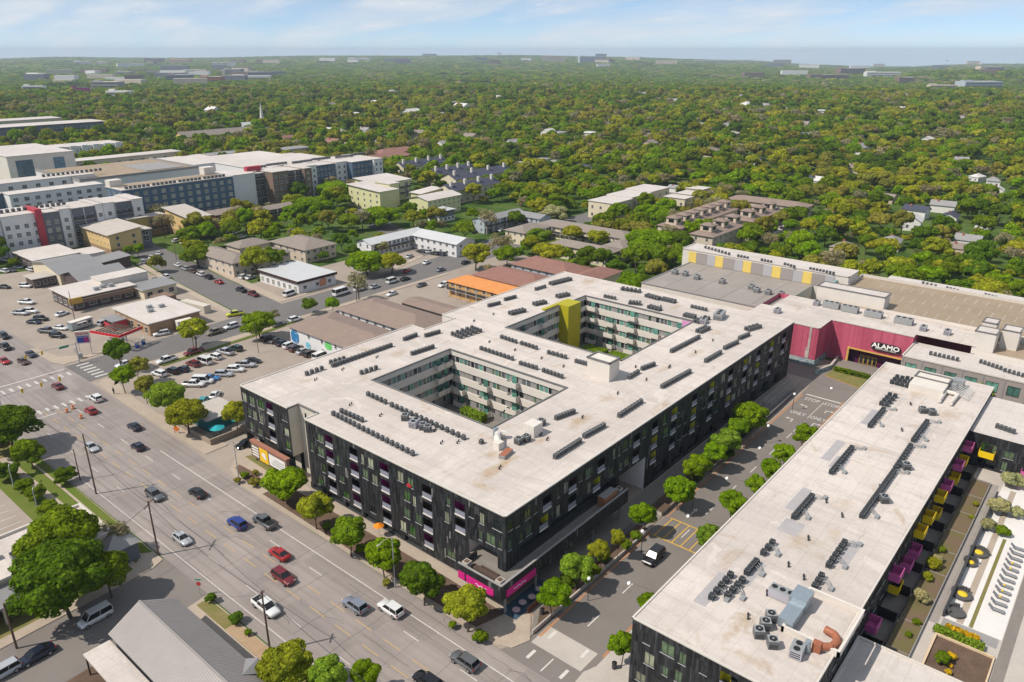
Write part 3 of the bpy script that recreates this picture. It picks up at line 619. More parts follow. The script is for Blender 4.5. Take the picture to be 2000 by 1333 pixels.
# storefront terrace deck with fascia and magenta signs
b = MB()
b.box(69.2, 60.4, 4.5, 73, 69.0, 5.0, 1, 1); b.box(73, 60.4, 4.5, 104, 62.8, 5.0, 1, 1); b.box(73.01, 64.42, 5.004, 75.98, 70.38, 5.06, 1, 1)
b.box(68.9, 60.1, 3.4, 69.2, 69.0, 6.1, 0); b.box(69.2, 60.1, 3.4, 104, 60.4, 6.1, 0); b.box(103.7, 60.4, 3.4, 104, 62.8, 6.1, 0); b.box(69.2, 68.7, 3.4, 73, 69, 6.1, 0)
b.box(68.86, 60.06, 6.1, 69.24, 69.04, 6.18, 2); b.box(69.24, 60.06, 6.1, 104.04, 60.44, 6.18, 2)
deck = b.build('terrace_deck', [MATS['mosaic_cladding'], MATS['mid_paving'], MATS['grey_panel']], A)
for (x0, y0, x1, y1) in ((68.78, 61.6, 68.88, 67.2), (68.78, 67.5, 68.88, 68.9), (70.0, 59.96, 77.0, 60.08)):
    b = MB(); b.box(x0, y0, 3.55, x1, y1, 4.85); o = b.build('sign_panel', MATS['magenta_sign'], deck)
M('sign_white', (.85, .8, .82), .5, .03, 1)
for (p0, d, n) in (((68.74, 65.2, 4.2), (0, -1), 9), ((71.6, 59.92, 4.2), (1, 0), 11)):
    b = MB(); pts = [(p0[0] + d[0] * .28 * k, p0[1] + d[1] * .28 * k, p0[2] + .16 * math.sin(k * 1.9)) for k in range(n)]; b.tube(pts, .05, 5); b.build('sign_script', MATS['sign_white'], deck)
for x, y in ((69.9, 61.2), (69.9, 68.0), (102.9, 61.4)):
    b = MB(); b.box(x - .55, y - .55, 5.0, x + .55, y + .55, 6.35, 0); b.box(x - .4, y - .4, 6.36, x + .4, y + .4, 6.37, 1); b.build('planter_box', [MATS['pale_paving'], MATS['mulch']], deck)
b = MB(); b.box(97.5, 60.9, 5.0, 101.5, 62.4, 6.9, 0, 1); b.build('terrace_bar', [M('terracotta', (.42, .19, .09), .8, .1, 1), MATS['grey_panel']], deck)
b = MB(); b.box(70.2, 62.6, 5.02, 71.1, 67.5, 5.5); b.box(71.3, 62.8, 5.02, 71.6, 66.4, 5.46); b.build('bench', M('dark_wood', (.09, .06, .045), .8, .1, 2), deck)
for x in (70.5, 78, 86, 94, 102.5):
    b = MB(); b.cyl((x, 60.8, 0), (x, 60.8, 3.45), .2, .2, 8); b.build('column', MATS['grey_panel'], deck)
keep(rect(64, 55, 205, 200))
# roof plumbing vents
b = MB(); b.cyl((0, 0, 0), (0, 0, .45), .16, .16, 6); b.cyl((.7, .3, 0), (.7, .3, .4), .14, .14, 6); VENT = b.mesh('vent_pipe', MATS['dark_frame'])
for u, v in ((983, 808), (683, 793), (742, 814), (861, 868), (893, 867), (975, 917), (1056, 852), (1068, 861), (1137, 818), (1206, 771), (1262, 744), (1306, 720), (1358, 690), (1392, 667), (963, 616), (1110, 597), (955, 670), (1005, 686), (1057, 702), (1100, 718), (925, 629), (615, 744), (668, 724), (735, 700), (848, 843), (1308, 718), (1241, 719), (1290, 600)):
    p = G(u, v, AH); OB('vent_pipe', VENT, A, (p.x, p.y, AH + .003))
# ------------------------------------------------------------------ block B and its terrace court
BH = 12.0; BX0, BX1, BY0, BY1 = 69.8, 181.4, 16.6, 38.5
B = thing('apartment_block', 'long narrow dark panelled apartment block with white roof beside the shopping street', 'building', (0, 0, 0))
wb = MB(); pb = MB()
logsB = [(25.2, [('y', 8.6), ('k', 5.4)]), (20.4, [('y', 8.6), ('k', 5.4)])]
hb = layout('-x', BX0, BY0, BY1, logsB, [], 31, B, .8, (8.9, 5.7, 2.4))
facade(wb, '-x', BX0, BY0, BY1, 0, BH, hb, 0); panels(pb, '-x', BX0, BY0, BY1, .3, BH - .15, hb, 9)
facade(wb, '+y', BY1, BX0, BX1, 0, BH, [], 0); facade(wb, '+x', BX1, BY0, BY1, 0, BH, [], 0)
hb = layout('-y', BY0, BX0, BX1, [], [], 33, B, .9, (8.9, 5.7))
facade(wb, '-y', BY0, BX0, BX1, 0, BH, hb, 0); panels(pb, '-y', BY0, BX0, BX1, 4.2, BH - .15, hb, 10)
wb.build('wall', MA_, B); stuff(pb.build('cladding_panels', MATS['mosaic_cladding'], B))
b = MB(); b.face([(BX0, BY0, BH), (BX1, BY0, BH), (BX1, BY1, BH), (BX0, BY1, BH)]); roofB = b.build('roof', MATS['white_roof'], B)
b = MB(); coping(b, [(BX0, BY0), (BX1, BY0), (BX1, BY1), (BX0, BY1)], BH - .05, .26, .2, 0); b.build('coping', MATS['coping'], roofB)
for u, v in ((1614, 983), (1719, 955), (1645, 1011), (1579, 1056), (1743, 933), (1762, 843), (1779, 792), (1540, 1108), (1461, 1210), (1570, 1133), (1482, 1106), (1498, 1164)):
    p = G(u, v, BH); OB('vent_pipe', VENT, B, (p.x, p.y, BH + .003))
M('walk_pad', (.40, .375, .375), .8, .08, .8)
for u, v, l, w in ((1628, 880, 9, 1.6), (1560, 975, 8, 1.6), (1700, 815, 8, 1.5), (1392, 1150, 8, 1.8), (1470, 1120, 6, 1.5), (1660, 1080, 7, 1.5), (1800, 850, 8, 1.5), (1545, 1030, 4, 3), (1640, 905, 5, 2.4)):
    p = G(u, v, BH); b = MB(); b.face([(p.x - l / 2, p.y - w / 2, BH + .006), (p.x + l / 2, p.y - w / 2, BH + .006), (p.x + l / 2, p.y + w / 2, BH + .006), (p.x - l / 2, p.y + w / 2, BH + .006)]); b.build('walk_pad', MATS['walk_pad'], roofB)
keep(rect(60, -80, 215, 45))
# ------------------------------------------------------------------ cinema and the big rear roofs
m, t, bs = newmat('pink_cladding')
v = N(t, 'ShaderNodeTexCoord').outputs['Object']; sp = N(t, 'ShaderNodeSeparateXYZ'); t.links.new(v, sp.inputs[0])
s_ = MA(t, 'ADD', sp.outputs[0], sp.outputs[1]); i_ = MA(t, 'FLOOR', MA(t, 'DIVIDE', s_, .45))
wn = N(t, 'ShaderNodeTexWhiteNoise', noise_dimensions='1D'); t.links.new(i_, wn.inputs['W'])
c = MIX(t, wn.outputs[0], (.44, .075, .13), (.56, .12, .19))
c = MIX(t, 1.0, c, RAMP(t, NOISE(t, v, .8, 4, .6), [(.3, .9), (.7, 1.06)]), 'MULTIPLY')
t.links.new(c, bs.inputs['Base Color']); bs.inputs['Roughness'].default_value = .5
m, t, bs = newmat('graffiti_wall')
v = N(t, 'ShaderNodeTexCoord').outputs['Object']
c = RAMP(t, NOISE(t, v, .9, 5, .65, 1.5), [(.3, (.05, .12, .14)), (.42, (.06, .28, .24)), (.48, (.5, .5, .5)), (.55, (.25, .27, .32)), (.62, (.12, .14, .30)), (.7, (.55, .5, .45))], 'CONSTANT')
t.links.new(c, bs.inputs['Base Color']); bs.inputs['Roughness'].default_value = .7
T = thing('cinema_building', 'pink ribbed cinema building with gold doors behind the shopping street', 'building', (0, 0, 0))
TH = 11.0
b = MB()
facade(b, '-x', 197.6, 59.5, 80, 1.9, TH, [], 0); facade(b, '-y', 59.5, 197.6, 206.9, 1.9, TH, [], 0)
facade(b, '-x', 206.9, 38.6, 59.5, 0, TH, [(40.2, 53.6, 0, 4.2, 1.8, 1, 2)], 0)
facade(b, '-y', 38.6, 206.9, 222, 0, TH, [], 0); facade(b, '+x', 222, 25, 80, 0, TH, [], 0); facade(b, '+y', 80, 197.6, 222, 0, TH, [], 0)
for q in range(0, 45): b.box(197.54, 59.6 + q * .45, 1.95, 197.6, 59.72 + q * .45, TH - .1, 0) if 59.6 + q * .45 < 79.8 else None
for q in range(0, 46):
    y = 38.7 + q * .45
    if y < 59.3: b.box(206.84, y, 4.3 if 40 < y < 53.7 else .1, 206.9, y + .12, TH - .1, 0)
for q in range(20): b.box(197.7 + q * .46, 59.44, 1.95, 197.82 + q * .46, 59.5, TH - .1, 0)
M('gold_frame', (.62, .40, .10), .45, .08, 1); M('entry_purple', (.09, .015, .06), .5, .2, .6)
b.build('wall', [MATS['pink_cladding'], MATS['entry_purple'], MATS['entry_purple']], T)
b = MB(); facade(b, '-x', 197.55, 59.45, 80, 0, 1.9, [], 0); facade(b, '-y', 59.45, 197.55, 206.9, 0, 1.9, [], 0); b.build('plinth', MATS['graffiti_wall'], T)
b = MB(); b.box(197.46, 61.3, 1.95, 197.53, 61.9, TH - .05); b.box(197.46, 61.9, 1.95, 197.53, 62.3, 5); b.build('mural_stripe', M('mural_stripe', (.60, .50, .46), .7, .15, .6, col2=(.25, .2, .2)), T)
b = MB(); P = [(197.6, 59.5), (206.9, 59.5), (206.9, 38.6), (209.3, 38.6), (209.3, 25), (222, 25), (222, 76.9), (208.4, 76.9), (208.4, 80), (197.6, 80)]
b.face([(x, y, TH) for x, y in P]); tr = b.build('roof', MATS['white_roof'], T)
b = MB(); coping(b, [(197.6, 76.5), (197.6, 59.5), (206.9, 59.5), (206.9, 38.6)], TH - .05, .3, .25, 0, False); b.build('coping', MATS['coping'], tr)
b = MB(); b.box(206.5, 53.6, 0, 206.88, 54.1, 4.6); b.box(206.5, 40.2, 4.2, 206.83, 53.6, 4.5); b.build('portal_frame', MATS['gold_frame'], T)
for k in range(4):
    b = MB(); y = 46.6 + k * 1.15; b.box(208.4, y, .05, 208.55, y + 1.05, 2.5, 0); b.box(208.34, y + .12, .2, 208.4, y + .93, 2.3, 1); b.build('door', [MATS['gold_frame'], MATS['glass_dark']], T)
b = MB()
pts = []
for k in range(24):
    a = 2 * PI * k / 24; pts.append((44.6 + 3.7 * abs(math.cos(a)) ** .5 * math.copysign(1, math.cos(a)), 6.55 + 1.05 * abs(math.sin(a)) ** .6 * math.copysign(1, math.sin(a))))
k0 = len(b.v); b.v += [(206.3, y, z) for y, z in pts] + [(206.82, y, z) for y, z in pts]
for k in range(24): b.f.append((k0 + k, k0 + (k + 1) % 24, k0 + 24 + (k + 1) % 24, k0 + 24 + k)); b.m.append(0)
b.f.append(tuple(k0 + k for k in range(24))); b.m.append(0)
M('sign_black', (.02, .018, .02), .4, .1, 1)
m, t, bs = newmat('pale_letters'); bs.inputs['Base Color'].default_value = (.9, .88, .84, 1); bs.inputs['Roughness'].default_value = .4  # one plain pale colour for the cinema sign letters
sg = b.build('sign', MATS['sign_black'], T)
text('sign_lettering', 'ALAMO', 1.75, MATS['pale_letters'], (206.26, 44.6, 6.8), (PI / 2, 0, -PI / 2), sg, .03, 1.15, bold=.05)
text('sign_lettering', 'DRAFTHOUSE CINEMA', .5, MATS['pale_letters'], (206.26, 44.5, 5.95), (PI / 2, 0, -PI / 2), sg, .02, 1.0)
# entrance terrace, ramp wall, hedge in front of the cinema
b = MB(); b.prism([(199, 55.4), (206.8, 56.5), (206.8, 40), (200, 40)], 0, .5); structure(b.build('entrance_terrace', MATS['mid_paving']))
b = MB(); b.prism([(192.2, 57.4), (192.6, 57.0), (199, 55.2), (206.8, 55.9), (206.8, 56.5), (199, 55.8)], 0, 1.3, 0, 1); tag(b.build('ramp_wall', [MATS['graffiti_wall'], MATS['pale_paving']]), 'low pale ramp wall leading to the cinema doors', 'wall')
b = MB(); b.prism([(190.6, 45.2), (197.6, 45.2), (198.6, 54.5), (193.6, 55.2)], 0, .16, 1, 0); structure(b.build('cinema_lawn', [MATS['dry_grass'], MATS['kerb_paint']]))
# rear wing: low grey roof, striped long wing, white lift block, tan car deck
W = thing('rear_wing', 'low wide wing with dark grey roof and a yellow striped upper wall', 'building')
b = MB(); b.box(208.5, 77, 0, 242, 120.5, 9.5, 0, 1); b.box(208.3, 76.8, 9.5, 208.7, 120.7, 9.75, 2); b.box(208.7, 120.3, 9.5, 242, 120.7, 9.72, 2); wl = b.build('wall', [MATS['white_render'], MATS['grey_roof'], MATS['grey_panel']], W)
b = MB()
for k in range(4): b.box(209, 84 + k * 9.5, 9.5, 241.9, 84.18 + k * 9.5, 9.56)
b.box(224, 80, 9.5, 224.2, 120, 9.58); stuff(b.build('roof_seams', MATS['grey_panel'], wl))
M('panel_taupe', (.33, .29, .27), .6, .05, .5); M('panel_grey', (.42, .41, .42), .6, .05, .5); M('panel_yellow', (.74, .55, .14), .6, .05, .5)
b = MB(); b.box(242.2, 66.5, 0, 251.5, 124, 14, 0, 1); coping(b, [(242.2, 66.5), (251.5, 66.5), (251.5, 124), (242.2, 124)], 13.95, .4, .3, 2); b.build('upper_wing', [MATS['white_render'], MATS['clean_roof'], MATS['coping']], W)
y = 121.5; k = 0
while y > 72:
    for w, mm in ((3.0, 'panel_yellow'), (4.1, 'panel_taupe'), (3.1, 'panel_grey')):
        b = MB(); b.box(242.05, y - w + .06, 9.6, 242.2, y, 13.4); b.build('wall_panel', MATS[mm], W); y -= w
    k += 1
b = MB(); b.box(223.5, 50.8, TH, 229, 69.6, 15.0, 0, 1); coping(b, [(223.5, 50.8), (229, 50.8), (229, 69.6), (223.5, 69.6)], 14.95, .3, .25, 2); b.build('lift_block', [MATS['white_render'], MATS['clean_roof'], MATS['dark_coping']], W)
b = MB(); b.box(229.1, 69.6, 9.5, 242, 70.0, 12.6); b.build('mural_wall', M('teal_mural', (.35, .55, .50), .7, .3, .4, col2=(.12, .35, .36)), W)
K = thing('car_deck', 'wide tan rooftop car deck with faded bay lines behind the cinema', 'building')
b = MB(); b.box(222.2, -60, 0, 256.5, 66.2, 11.2, 0, 1); b.box(222.2, -60, 11.2, 222.5, 50.5, 12.0, 0); b.box(256.2, -60, 11.2, 256.5, 66.2, 12.1, 2); b.box(229.2, 66.2, 11, 256.5, 66.5, 12.1, 2)
kd = b.build('deck', [MATS['white_render'], MATS['tan_roof'], MATS['coping']], K)
for k in range(28):
    for x in (226, 236.5, 247.5):
        b = MB(); y = -20 + k * 2.9; b.box(x, y, 11.2, x + 4.8, y + .12, 11.215) if y < 46 or x > 229 else None
        if b.v: b.build('bay_line', MATS['worn_white_paint'], kd)
b = MB(); b.box(256.6, -60, 0, 266, 60, 10.6, 0, 1); b.build('back_range', [MATS['white_render'], MATS['clean_roof']], K)
for x0, y0, x1, y1, h in ((209.5, 21.2, 214.5, 25.8, 15), (214.8, 17, 219.6, 20.8, 15), (217, 22.4, 221.4, 25.6, 15.4)):
    b = MB(); b.box(x0, y0, 9, x1, y1, h, 0, 1); coping(b, [(x0, y0), (x1, y0), (x1, y1), (x0, y1)], h - .05, .26, .25, 2); b.build('stair_tower', [MATS['white_render'], MATS['clean_roof'], MATS['dark_coping']], K)
b = MB(); b.box(209.4, 5, 0, 222, 24.8, 10.2, 0, 1); b.build('side_range', [MATS['white_render'], MATS['tan_roof']], K)
# taupe office range in front of the deck
O = thing('office_range', 'taupe panelled two storey range with white roof beside the cinema', 'building')
b = MB(); hs = []
for k in range(8):
    for z in (1.0, 5.2): hs.append((37.4 - k * 4.4 - 2.6, 37.4 - k * 4.4, z, z + 2.4, .15, 1))
facade(b, '-x', 196.6, 0, 38.4, 0, 9, hs, 0); facade(b, '+y', 38.4, 196.6, 206.8, 0, 9, [], 0); b.box(196.61, 0, 8.9, 209.3, 38.4, 8.98, 0, 2)
for k in range(9): b.box(196.5, 38.3 - k * 4.4 - .35, 0, 196.6, 38.3 - k * 4.4, 9, 3)
b.build('wall', [MATS['panel_taupe'], MATS['dark_frame'], MATS['clean_roof'], MATS['grey_panel']], O)
for h in hs: win(O, '-x', 196.75, (h[0] + h[1]) / 2, h[2], 2.6, 2.4, WIN['teal' if h[2] > 3 else 'green'])
b = MB(); coping(b, [(196.6, 0), (196.6, 38.4), (209.3, 38.4)], 8.95, .3, .35, 0, False); b.build('coping', MATS['coping'], O)
keep(rect(195, -80, 268, 125)); keep(rect(187, 40, 210, 80))
# block D with yellow balcony, closing the terrace court
DD = thing('apartment_wing', 'dark panelled wing with white roof and yellow balcony closing the terrace court', 'building')
wb = MB(); pb = MB(); hd = [(13.0, 14.2, 7.2, 9.4, .12, 4), (11.6, 12.8, 7.2, 9.4, .12, 4), (8.6, 10.3, 7.3, 8.9, .12, 4), (9.3, 10.2, 4.6, 6.6, .12, 4), (3.6, 5.4, 7.2, 9.2, .12, 4), (11.2, 14.4, 4.1, 6.5, 1.2, 4, 5)]
facade(wb, '-x', 158, -40, BY0, 0, 11, hd, 0); panels(pb, '-x', 158, -40, BY0, 4.2, 10.8, hd, 77)
for h in hd[:5]: win(DD, '-x', 158.12, (h[0] + h[1]) / 2, h[2], h[1] - h[0], h[3] - h[2], WIN['green' if h[0] < 13 else 'leaf'])
wb.build('wall', MA_, DD); stuff(pb.build('cladding_panels', MATS['mosaic_cladding'], DD))
b = MB(); b.face([(158, -40, 11), (178.5, -40, 11), (178.5, BY0 - .02, 11), (158, BY0 - .02, 11)]); b.build('roof', MATS['clean_roof'], DD)
M('yellow_panel', (.80, .55, .01), .45, .05, 1); M('pink_panel', (.62, .12, .35), .45, .05, 1)
def pod(colour):
    b = MB(); b.box(-1.3, -1.5, -.15, 1.3, 0, 0, 0); b.box(-1.3, -1.5, 0, 1.3, -1.42, 1.15, 0); b.box(-1.3, -1.42, 0, -1.22, 0, 1.15, 0); b.box(1.22, -1.42, 0, 1.3, 0, 1.15, 0); b.box(-.6, -.04, .02, .6, -.01, 2.1, 1); return b.mesh('balcony', [MATS[colour], MATS['glass_dark']])
POD = {'y': pod('yellow_panel'), 'p': pod('pink_panel')}
OB('balcony', POD['y'], DD, (158, 12.9, 7.0), FACE['-x']); OB('balcony', POD['p'], DD, (158, 5.6, 5.2), FACE['-x'])
for x, z, k in ((155.4, 8.3, 'p'), (151.6, 6.9, 'y'), (147, 8.0, 'p'), (145.4, 6.0, 'y'), (138, 7.9, 'p'), (133.2, 8.0, 'y'), (131.8, 5.4, 'y'), (125.2, 8, 'y'), (113.6, 5.4, 'p'), (107.6, 5.0, 'y'), (106.2, 8.0, 'p'), (118.6, 5.1, 'p'), (119.8, 8.1, 'y'), (96.4, 5.4, 'p')):
    OB('balcony', POD[k], B, (x, BY0, z), 0)
# terrace court: podium, private patios, roof-garden beds, pool deck
PZ = 4.0
b = MB(); b.prism([(91.1, BY0 - .03), (91.1, -40), (157.9, -40), (157.9, BY0 - .03)], 0, PZ, 1, 0); structure(b.build('podium', [MATS['pale_paving'], MATS['mosaic_cladding']]))
sheet('patio_paving', rect(91.3, 13.9, 157.8, 16.55), PZ + .012, MATS['mid_paving']); sheet('roof_garden_soil', rect(91.3, 10.75, 152, 13.7), PZ + .14, M('sedum_soil', (.17, .11, .08), .95, .3, .28, col2=(.13, .13, .03), fine=7)); sheet('corridor_paving', rect(104.8, 9.3, 152.5, 10.55), PZ + .012, MATS['grey_roof'])
sheet('pool_deck', rect(106.9, 1.7, 157, 8.85), PZ + .008, M('deck_white', (.70, .665, .63), .7, .05, .6)); sheet('tan_strip', rect(107, 6.5, 152, 7.4), PZ + .012, MATS['sidewalk']); sheet('lawn_strip', rect(107, 5.3, 134, 5.8), PZ + .012, MATS['dry_grass']); sheet('right_walk', rect(91.3, .2, 150, 1.6), PZ + .012, MATS['mid_paving']); sheet('plank_walk', rect(104.6, 2.0, 106.8, 8.9), PZ + .014, MATS['grey_panel'])
sheet('lower_garden_soil', rect(91.4, 2.0, 102.2, 8.9), PZ + .04, MATS['mulch'])
pod_ = bpy.data.objects['podium']
for x in range(9):
    b = MB(); xx = 94 + x * 7.1; b.box(xx, 13.9, PZ, xx + .12, 16.5, PZ + 1.7); b.build('patio_screen', MATS['black_wall'], pod_)
    b = MB(); b.box(xx + 1.2, 13.75, PZ, xx + 7.1, 13.87, PZ + .9); b.build('patio_fence', MATS['dark_frame'], pod_)
    b = MB(); b.box(xx + 1.5, 10.7, PZ + .1, xx + 1.6, 13.7, PZ + .2); b.build('bed_edging', MATS['grey_panel'], pod_)
b = MB(); b.box(91.3, 10.6, PZ, 152, 10.72, PZ + .5); b.build('bed_wall', MATS['grey_panel'], pod_)
b = MB(); b.box(107, 8.9, PZ, 148, 9.2, PZ + 1.1); b.build('garden_wall', MATS['dark_frame'], pod_)
b = MB(); b.box(91.5, 8.8, PZ, 102.4, 9.05, PZ + .35); b.box(102.2, 1.9, PZ, 102.45, 8.8, PZ + .35); b.box(91.5, 1.8, PZ, 102.4, 2.0, PZ + .35); b.build('timber_edging', M('timber', (.66, .50, .33), .7, .1, 1), pod_)
E_ = thing('podium_shop', 'low building with clean white roof tucked behind the long dark block', 'building')
b = MB(); b.box(62, -40, 0, 91.05, BY0 - .25, 7, 0, 1); coping(b, [(62, BY0 - .3), (91.05, BY0 - .3), (91.05, -40)], 6.98, .3, .3, 2, False); b.build('wall', [MATS['mosaic_cladding'], MATS['clean_roof'], MATS['coping']], E_)
# patio and pool furniture
M('wicker', (.10, .095, .095), .8, .15, 4); M('yellow_cushion', (.75, .52, .03), .8, .1, 3); M('lounger_grey', (.25, .25, .26), .7, .1, 3)
for k, (x, y, r, cu) in enumerate(((126.6, 8.1, 1.25, 1), (122.9, 8.5, .9, 1), (113.6, 7.9, 1.3, 1), (108.8, 7.8, 1.2, 0))):
    o = thing('round_daybed', ['round wicker daybed with yellow cushions furthest along the white pool deck', 'small wicker pod seat with yellow cushion leaning beside a round daybed', 'round wicker daybed with yellow cushions near the grey boat shaped pod', 'bare dark wicker pod near the plank walk'][k], 'daybed', (x, y, PZ), .4 * k)
    b = MB(); b.cyl((0, 0, 0), (0, 0, .42), r, r * 1.05, 14, 0); b.build('base', MATS['wicker'], o)
    b = MB()
    for q in range(9):
        a = -1.2 + q * .3; b.box(r * math.cos(a) - .18, r * math.sin(a) - .18, .42, r * math.cos(a) + .18, r * math.sin(a) + .18, .95)
    b.build('back', MATS['wicker'], o)
    if cu:
        b = MB(); b.ball((0, 0, .45), .5, 10, 5, 0, (r * .6, r * .55, .22)); b.build('cushion', MATS['yellow_cushion'], o, True)
def lounger(x, y, cu, lab):
    o = thing('sun_lounger', lab, 'sun lounger', (x, y, PZ), 0.05 * math.sin(x), 'grey sun loungers in a row on the pool deck')
    b = MB(); b.box(-.35, -1.0, .28, .35, .45, .36); o1 = b.build('seat', MATS['lounger_grey'], o)
    b = MB(); b.face([(-.35, .45, .33), (.35, .45, .33), (.35, 1.1, .85), (-.35, 1.1, .85)]); b.face([(-.35, .48, .27), (.35, .48, .27), (.35, 1.13, .79), (-.35, 1.13, .79)]); b.build('backrest', MATS['lounger_grey'], o)
    for sx in (-.28, .22):
        for sy in (-.9, .35):
            b = MB(); b.box(sx, sy, 0, sx + .06, sy + .06, .28); b.build('leg', MATS['dark_frame'], o)
    if cu:
        b = MB(); b.ball((0, .1, .42), .2, 8, 4, 0, (.26, .2, .1)); b.build('cushion', MATS['yellow_cushion'], o, True)
for k in range(12):
    cu = k in (2, 3, 4, 7, 8); x = 113.2 + k * 1.72
    lounger(x, 3.4, cu, 'grey sun lounger with a yellow cushion in the pool deck row' if cu else 'bare grey sun lounger in the pool deck row')
# ------------------------------------------------------------------ rooftop condensers and plant
M('unit_case', (.17, .175, .18), .5, .12, 3, metal=.3); M('unit_top', (.34, .35, .35), .5, .1, 3, metal=.2); M('unit_fan', (.02, .02, .022), .6, .1, 4); M('unit_pale', (.42, .41, .45), .5, .08, 2); M('galvanised', (.36, .42, .46), .35, .08, 1, metal=.5); M('rust_duct', (.36, .13, .07), .6, .12, 1); M('unit_dark', (.07, .085, .095), .45, .12, 3, metal=.3)
def cond(case, top, s=.42, h=.85):
    b = MB(); b.box(-s, -s, .08, s, s, h, 0, 1); b.box(-s * .92, -s * .92, 0, s * .92, s * .92, .08, 2)
    b.cyl((0, 0, h), (0, 0, h + .04), s * .78, s * .78, 10, 2); b.cyl((0, 0, h + .04), (0, 0, h + .07), s * .22, s * .22, 6, 1)
    for k in range(4):
        z = .2 + k * .16; b.box(-s - .012, -s * .85, z, -s, s * .85, z + .07, 2); b.box(-s * .85, -s - .012, z, s * .85, -s, z + .07, 2)
    return b.mesh('condenser_unit', [MATS[case], MATS[top], MATS['unit_fan']])
CO_A, CO_B, CO_BIG = cond('unit_case', 'unit_top', .33, .85), cond('unit_dark', 'unit_case', .37, .8), cond('unit_case', 'unit_top', .62, 1.25)
PAD = {}
def row(u0, v0, u1, v1, n, z, where, rows=1, me=None, gap=1.05, rails=True):
    p, q = G(u0, v0, z + .9), G(u1, v1, z + .9); d = (q - p); L = d.length; d.normalize(); nrm = Vector((-d.y, d.x, 0))
    ang = math.atan2(d.y, d.x); lab = f'grey condenser unit in the row {where}' if me is not CO_B else f'dark condenser unit in the row {where}'
    for k in range(n):
        for j in range(rows):
            c = p + d * (L * (k / max(1, n - 1))) + nrm * (gap * j)
            tag(OB('condenser_unit', me or CO_A, None, (c.x, c.y, z + .1), ang), lab, 'air conditioner', 'condensers ' + where)
    b = MB()
    for j in range(rows):
        for s in (-.3, .3): b.box(-.5, j * gap + s - .03, 0, L + .5, j * gap + s + .03, .09)
    o = stuff(b.build('skid_rails', MATS['unit_top'])); o.location = (p.x, p.y, z + .004); o.rotation_euler = (0, 0, ang); o.parent = A if z > 13 else B if z == BH else T
ROWS_A = [
 (651, 804, 691, 824, 6, 'starting the long line along the boulevard edge'), (667, 799, 706, 816, 6, 'doubled behind the boulevard line'), (700, 829, 805, 881, 12, 'of twelve along the boulevard edge'),
 (719, 766, 752, 781, 5, 'of five at the near courtyard corner'), (765, 787, 905, 850, 15, 'of fifteen along the near courtyard'),
 (599, 726, 628, 716, 4, 'of four nearest the car park corner'), (646, 704, 671, 697, 4, 'of four doubled on the car park edge'), (650, 710, 763, 671, 17, 'of seventeen along the car park edge'),
 (706, 724, 734, 715, 4, 'of four behind the car park line'), (790, 659, 812, 651, 5, 'of five beside the roof notch'), (832, 652, 857, 645, 5, 'of five past the roof notch'), (805, 687, 845, 674, 7, 'of seven above the near courtyard'),
 (955, 594, 975, 589, 5, 'of five on the orange motel side'), (987, 582, 1006, 577, 5, 'of five next along the orange motel side'), (1047, 562, 1064, 557, 4, 'of four towards the back corner'), (1079, 552, 1115, 543, 8, 'of eight at the back corner', 2),
 (1092, 577, 1111, 573, 4, 'of eight behind the olive tower', 2), (1047, 592, 1066, 588, 4, 'of eight left of the olive tower', 2), (1000, 610, 1025, 604, 5, 'of ten beyond the solar cluster', 2),
 (900, 655, 938, 643, 5, 'of the square cluster between the courtyards', 4),
 (980, 655, 1007, 664, 5, 'of five on the far courtyard side'), (1019, 667, 1047, 676, 5, 'of five along the far courtyard side'), (940, 677, 1000, 697, 9, 'of nine on the bridge between courtyards'), (1072, 685, 1104, 694, 5, 'of five right along the bridge'), (1017, 706, 1047, 715, 5, 'of five near the courtyard bridge middle'), (1062, 720, 1097, 732, 6, 'of six before the stair head'), (1126, 702, 1152, 709, 5, 'of five beside the far courtyard corner'),
 (1215, 562, 1247, 567, 5, 'of ten on the rear edge', 2), (1182, 576, 1201, 580, 4, 'of four behind the far courtyard'), (1262, 575, 1284, 581, 5, 'of ten next on the rear edge', 2), (1293, 582, 1315, 587, 5, 'of ten third on the rear edge', 2), (1230, 589, 1249, 591, 4, 'of eight behind the far courtyard', 2), (1267, 597, 1286, 602, 4, 'of eight near the far courtyard end', 2),
 (1352, 596, 1379, 602, 5, 'of five near the cinema end'), (1337, 613, 1354, 617, 4, 'of eight at the pink panel corner', 2), (1364, 626, 1384, 619, 4, 'of eight near the big plant', 2), (1369, 645, 1385, 638, 4, 'of eight beyond the pink panel', 2),
 (1312, 682, 1365, 655, 12, 'of twelve along the far courtyard street side'), (1379, 701, 1407, 685, 7, 'of seven facing the shopping street'), (1416, 676, 1440, 665, 6, 'of six facing the shopping street'), (1445, 657, 1462, 650, 5, 'of five towards the cinema corner'), (1464, 641, 1485, 635, 4, 'of eight at the cinema corner', 2),
 (1294, 751, 1347, 722, 12, 'of twelve facing the shopping street'), (1255, 716, 1277, 708, 5, 'of five behind the stair head'), (1229, 733, 1246, 723, 4, 'of four right behind the stair head'), (1210, 807, 1252, 780, 8, 'of eight facing the shopping street'), (1142, 847, 1179, 827, 8, 'of eight above the street portal'), (1085, 887, 1132, 857, 9, 'of nine by the front corner'), (1087, 812, 1120, 800, 7, 'of seven by the near courtyard street side')]
for r_ in ROWS_A: row(*r_[:5], AH, r_[5], r_[6] if len(r_) > 6 else 1)
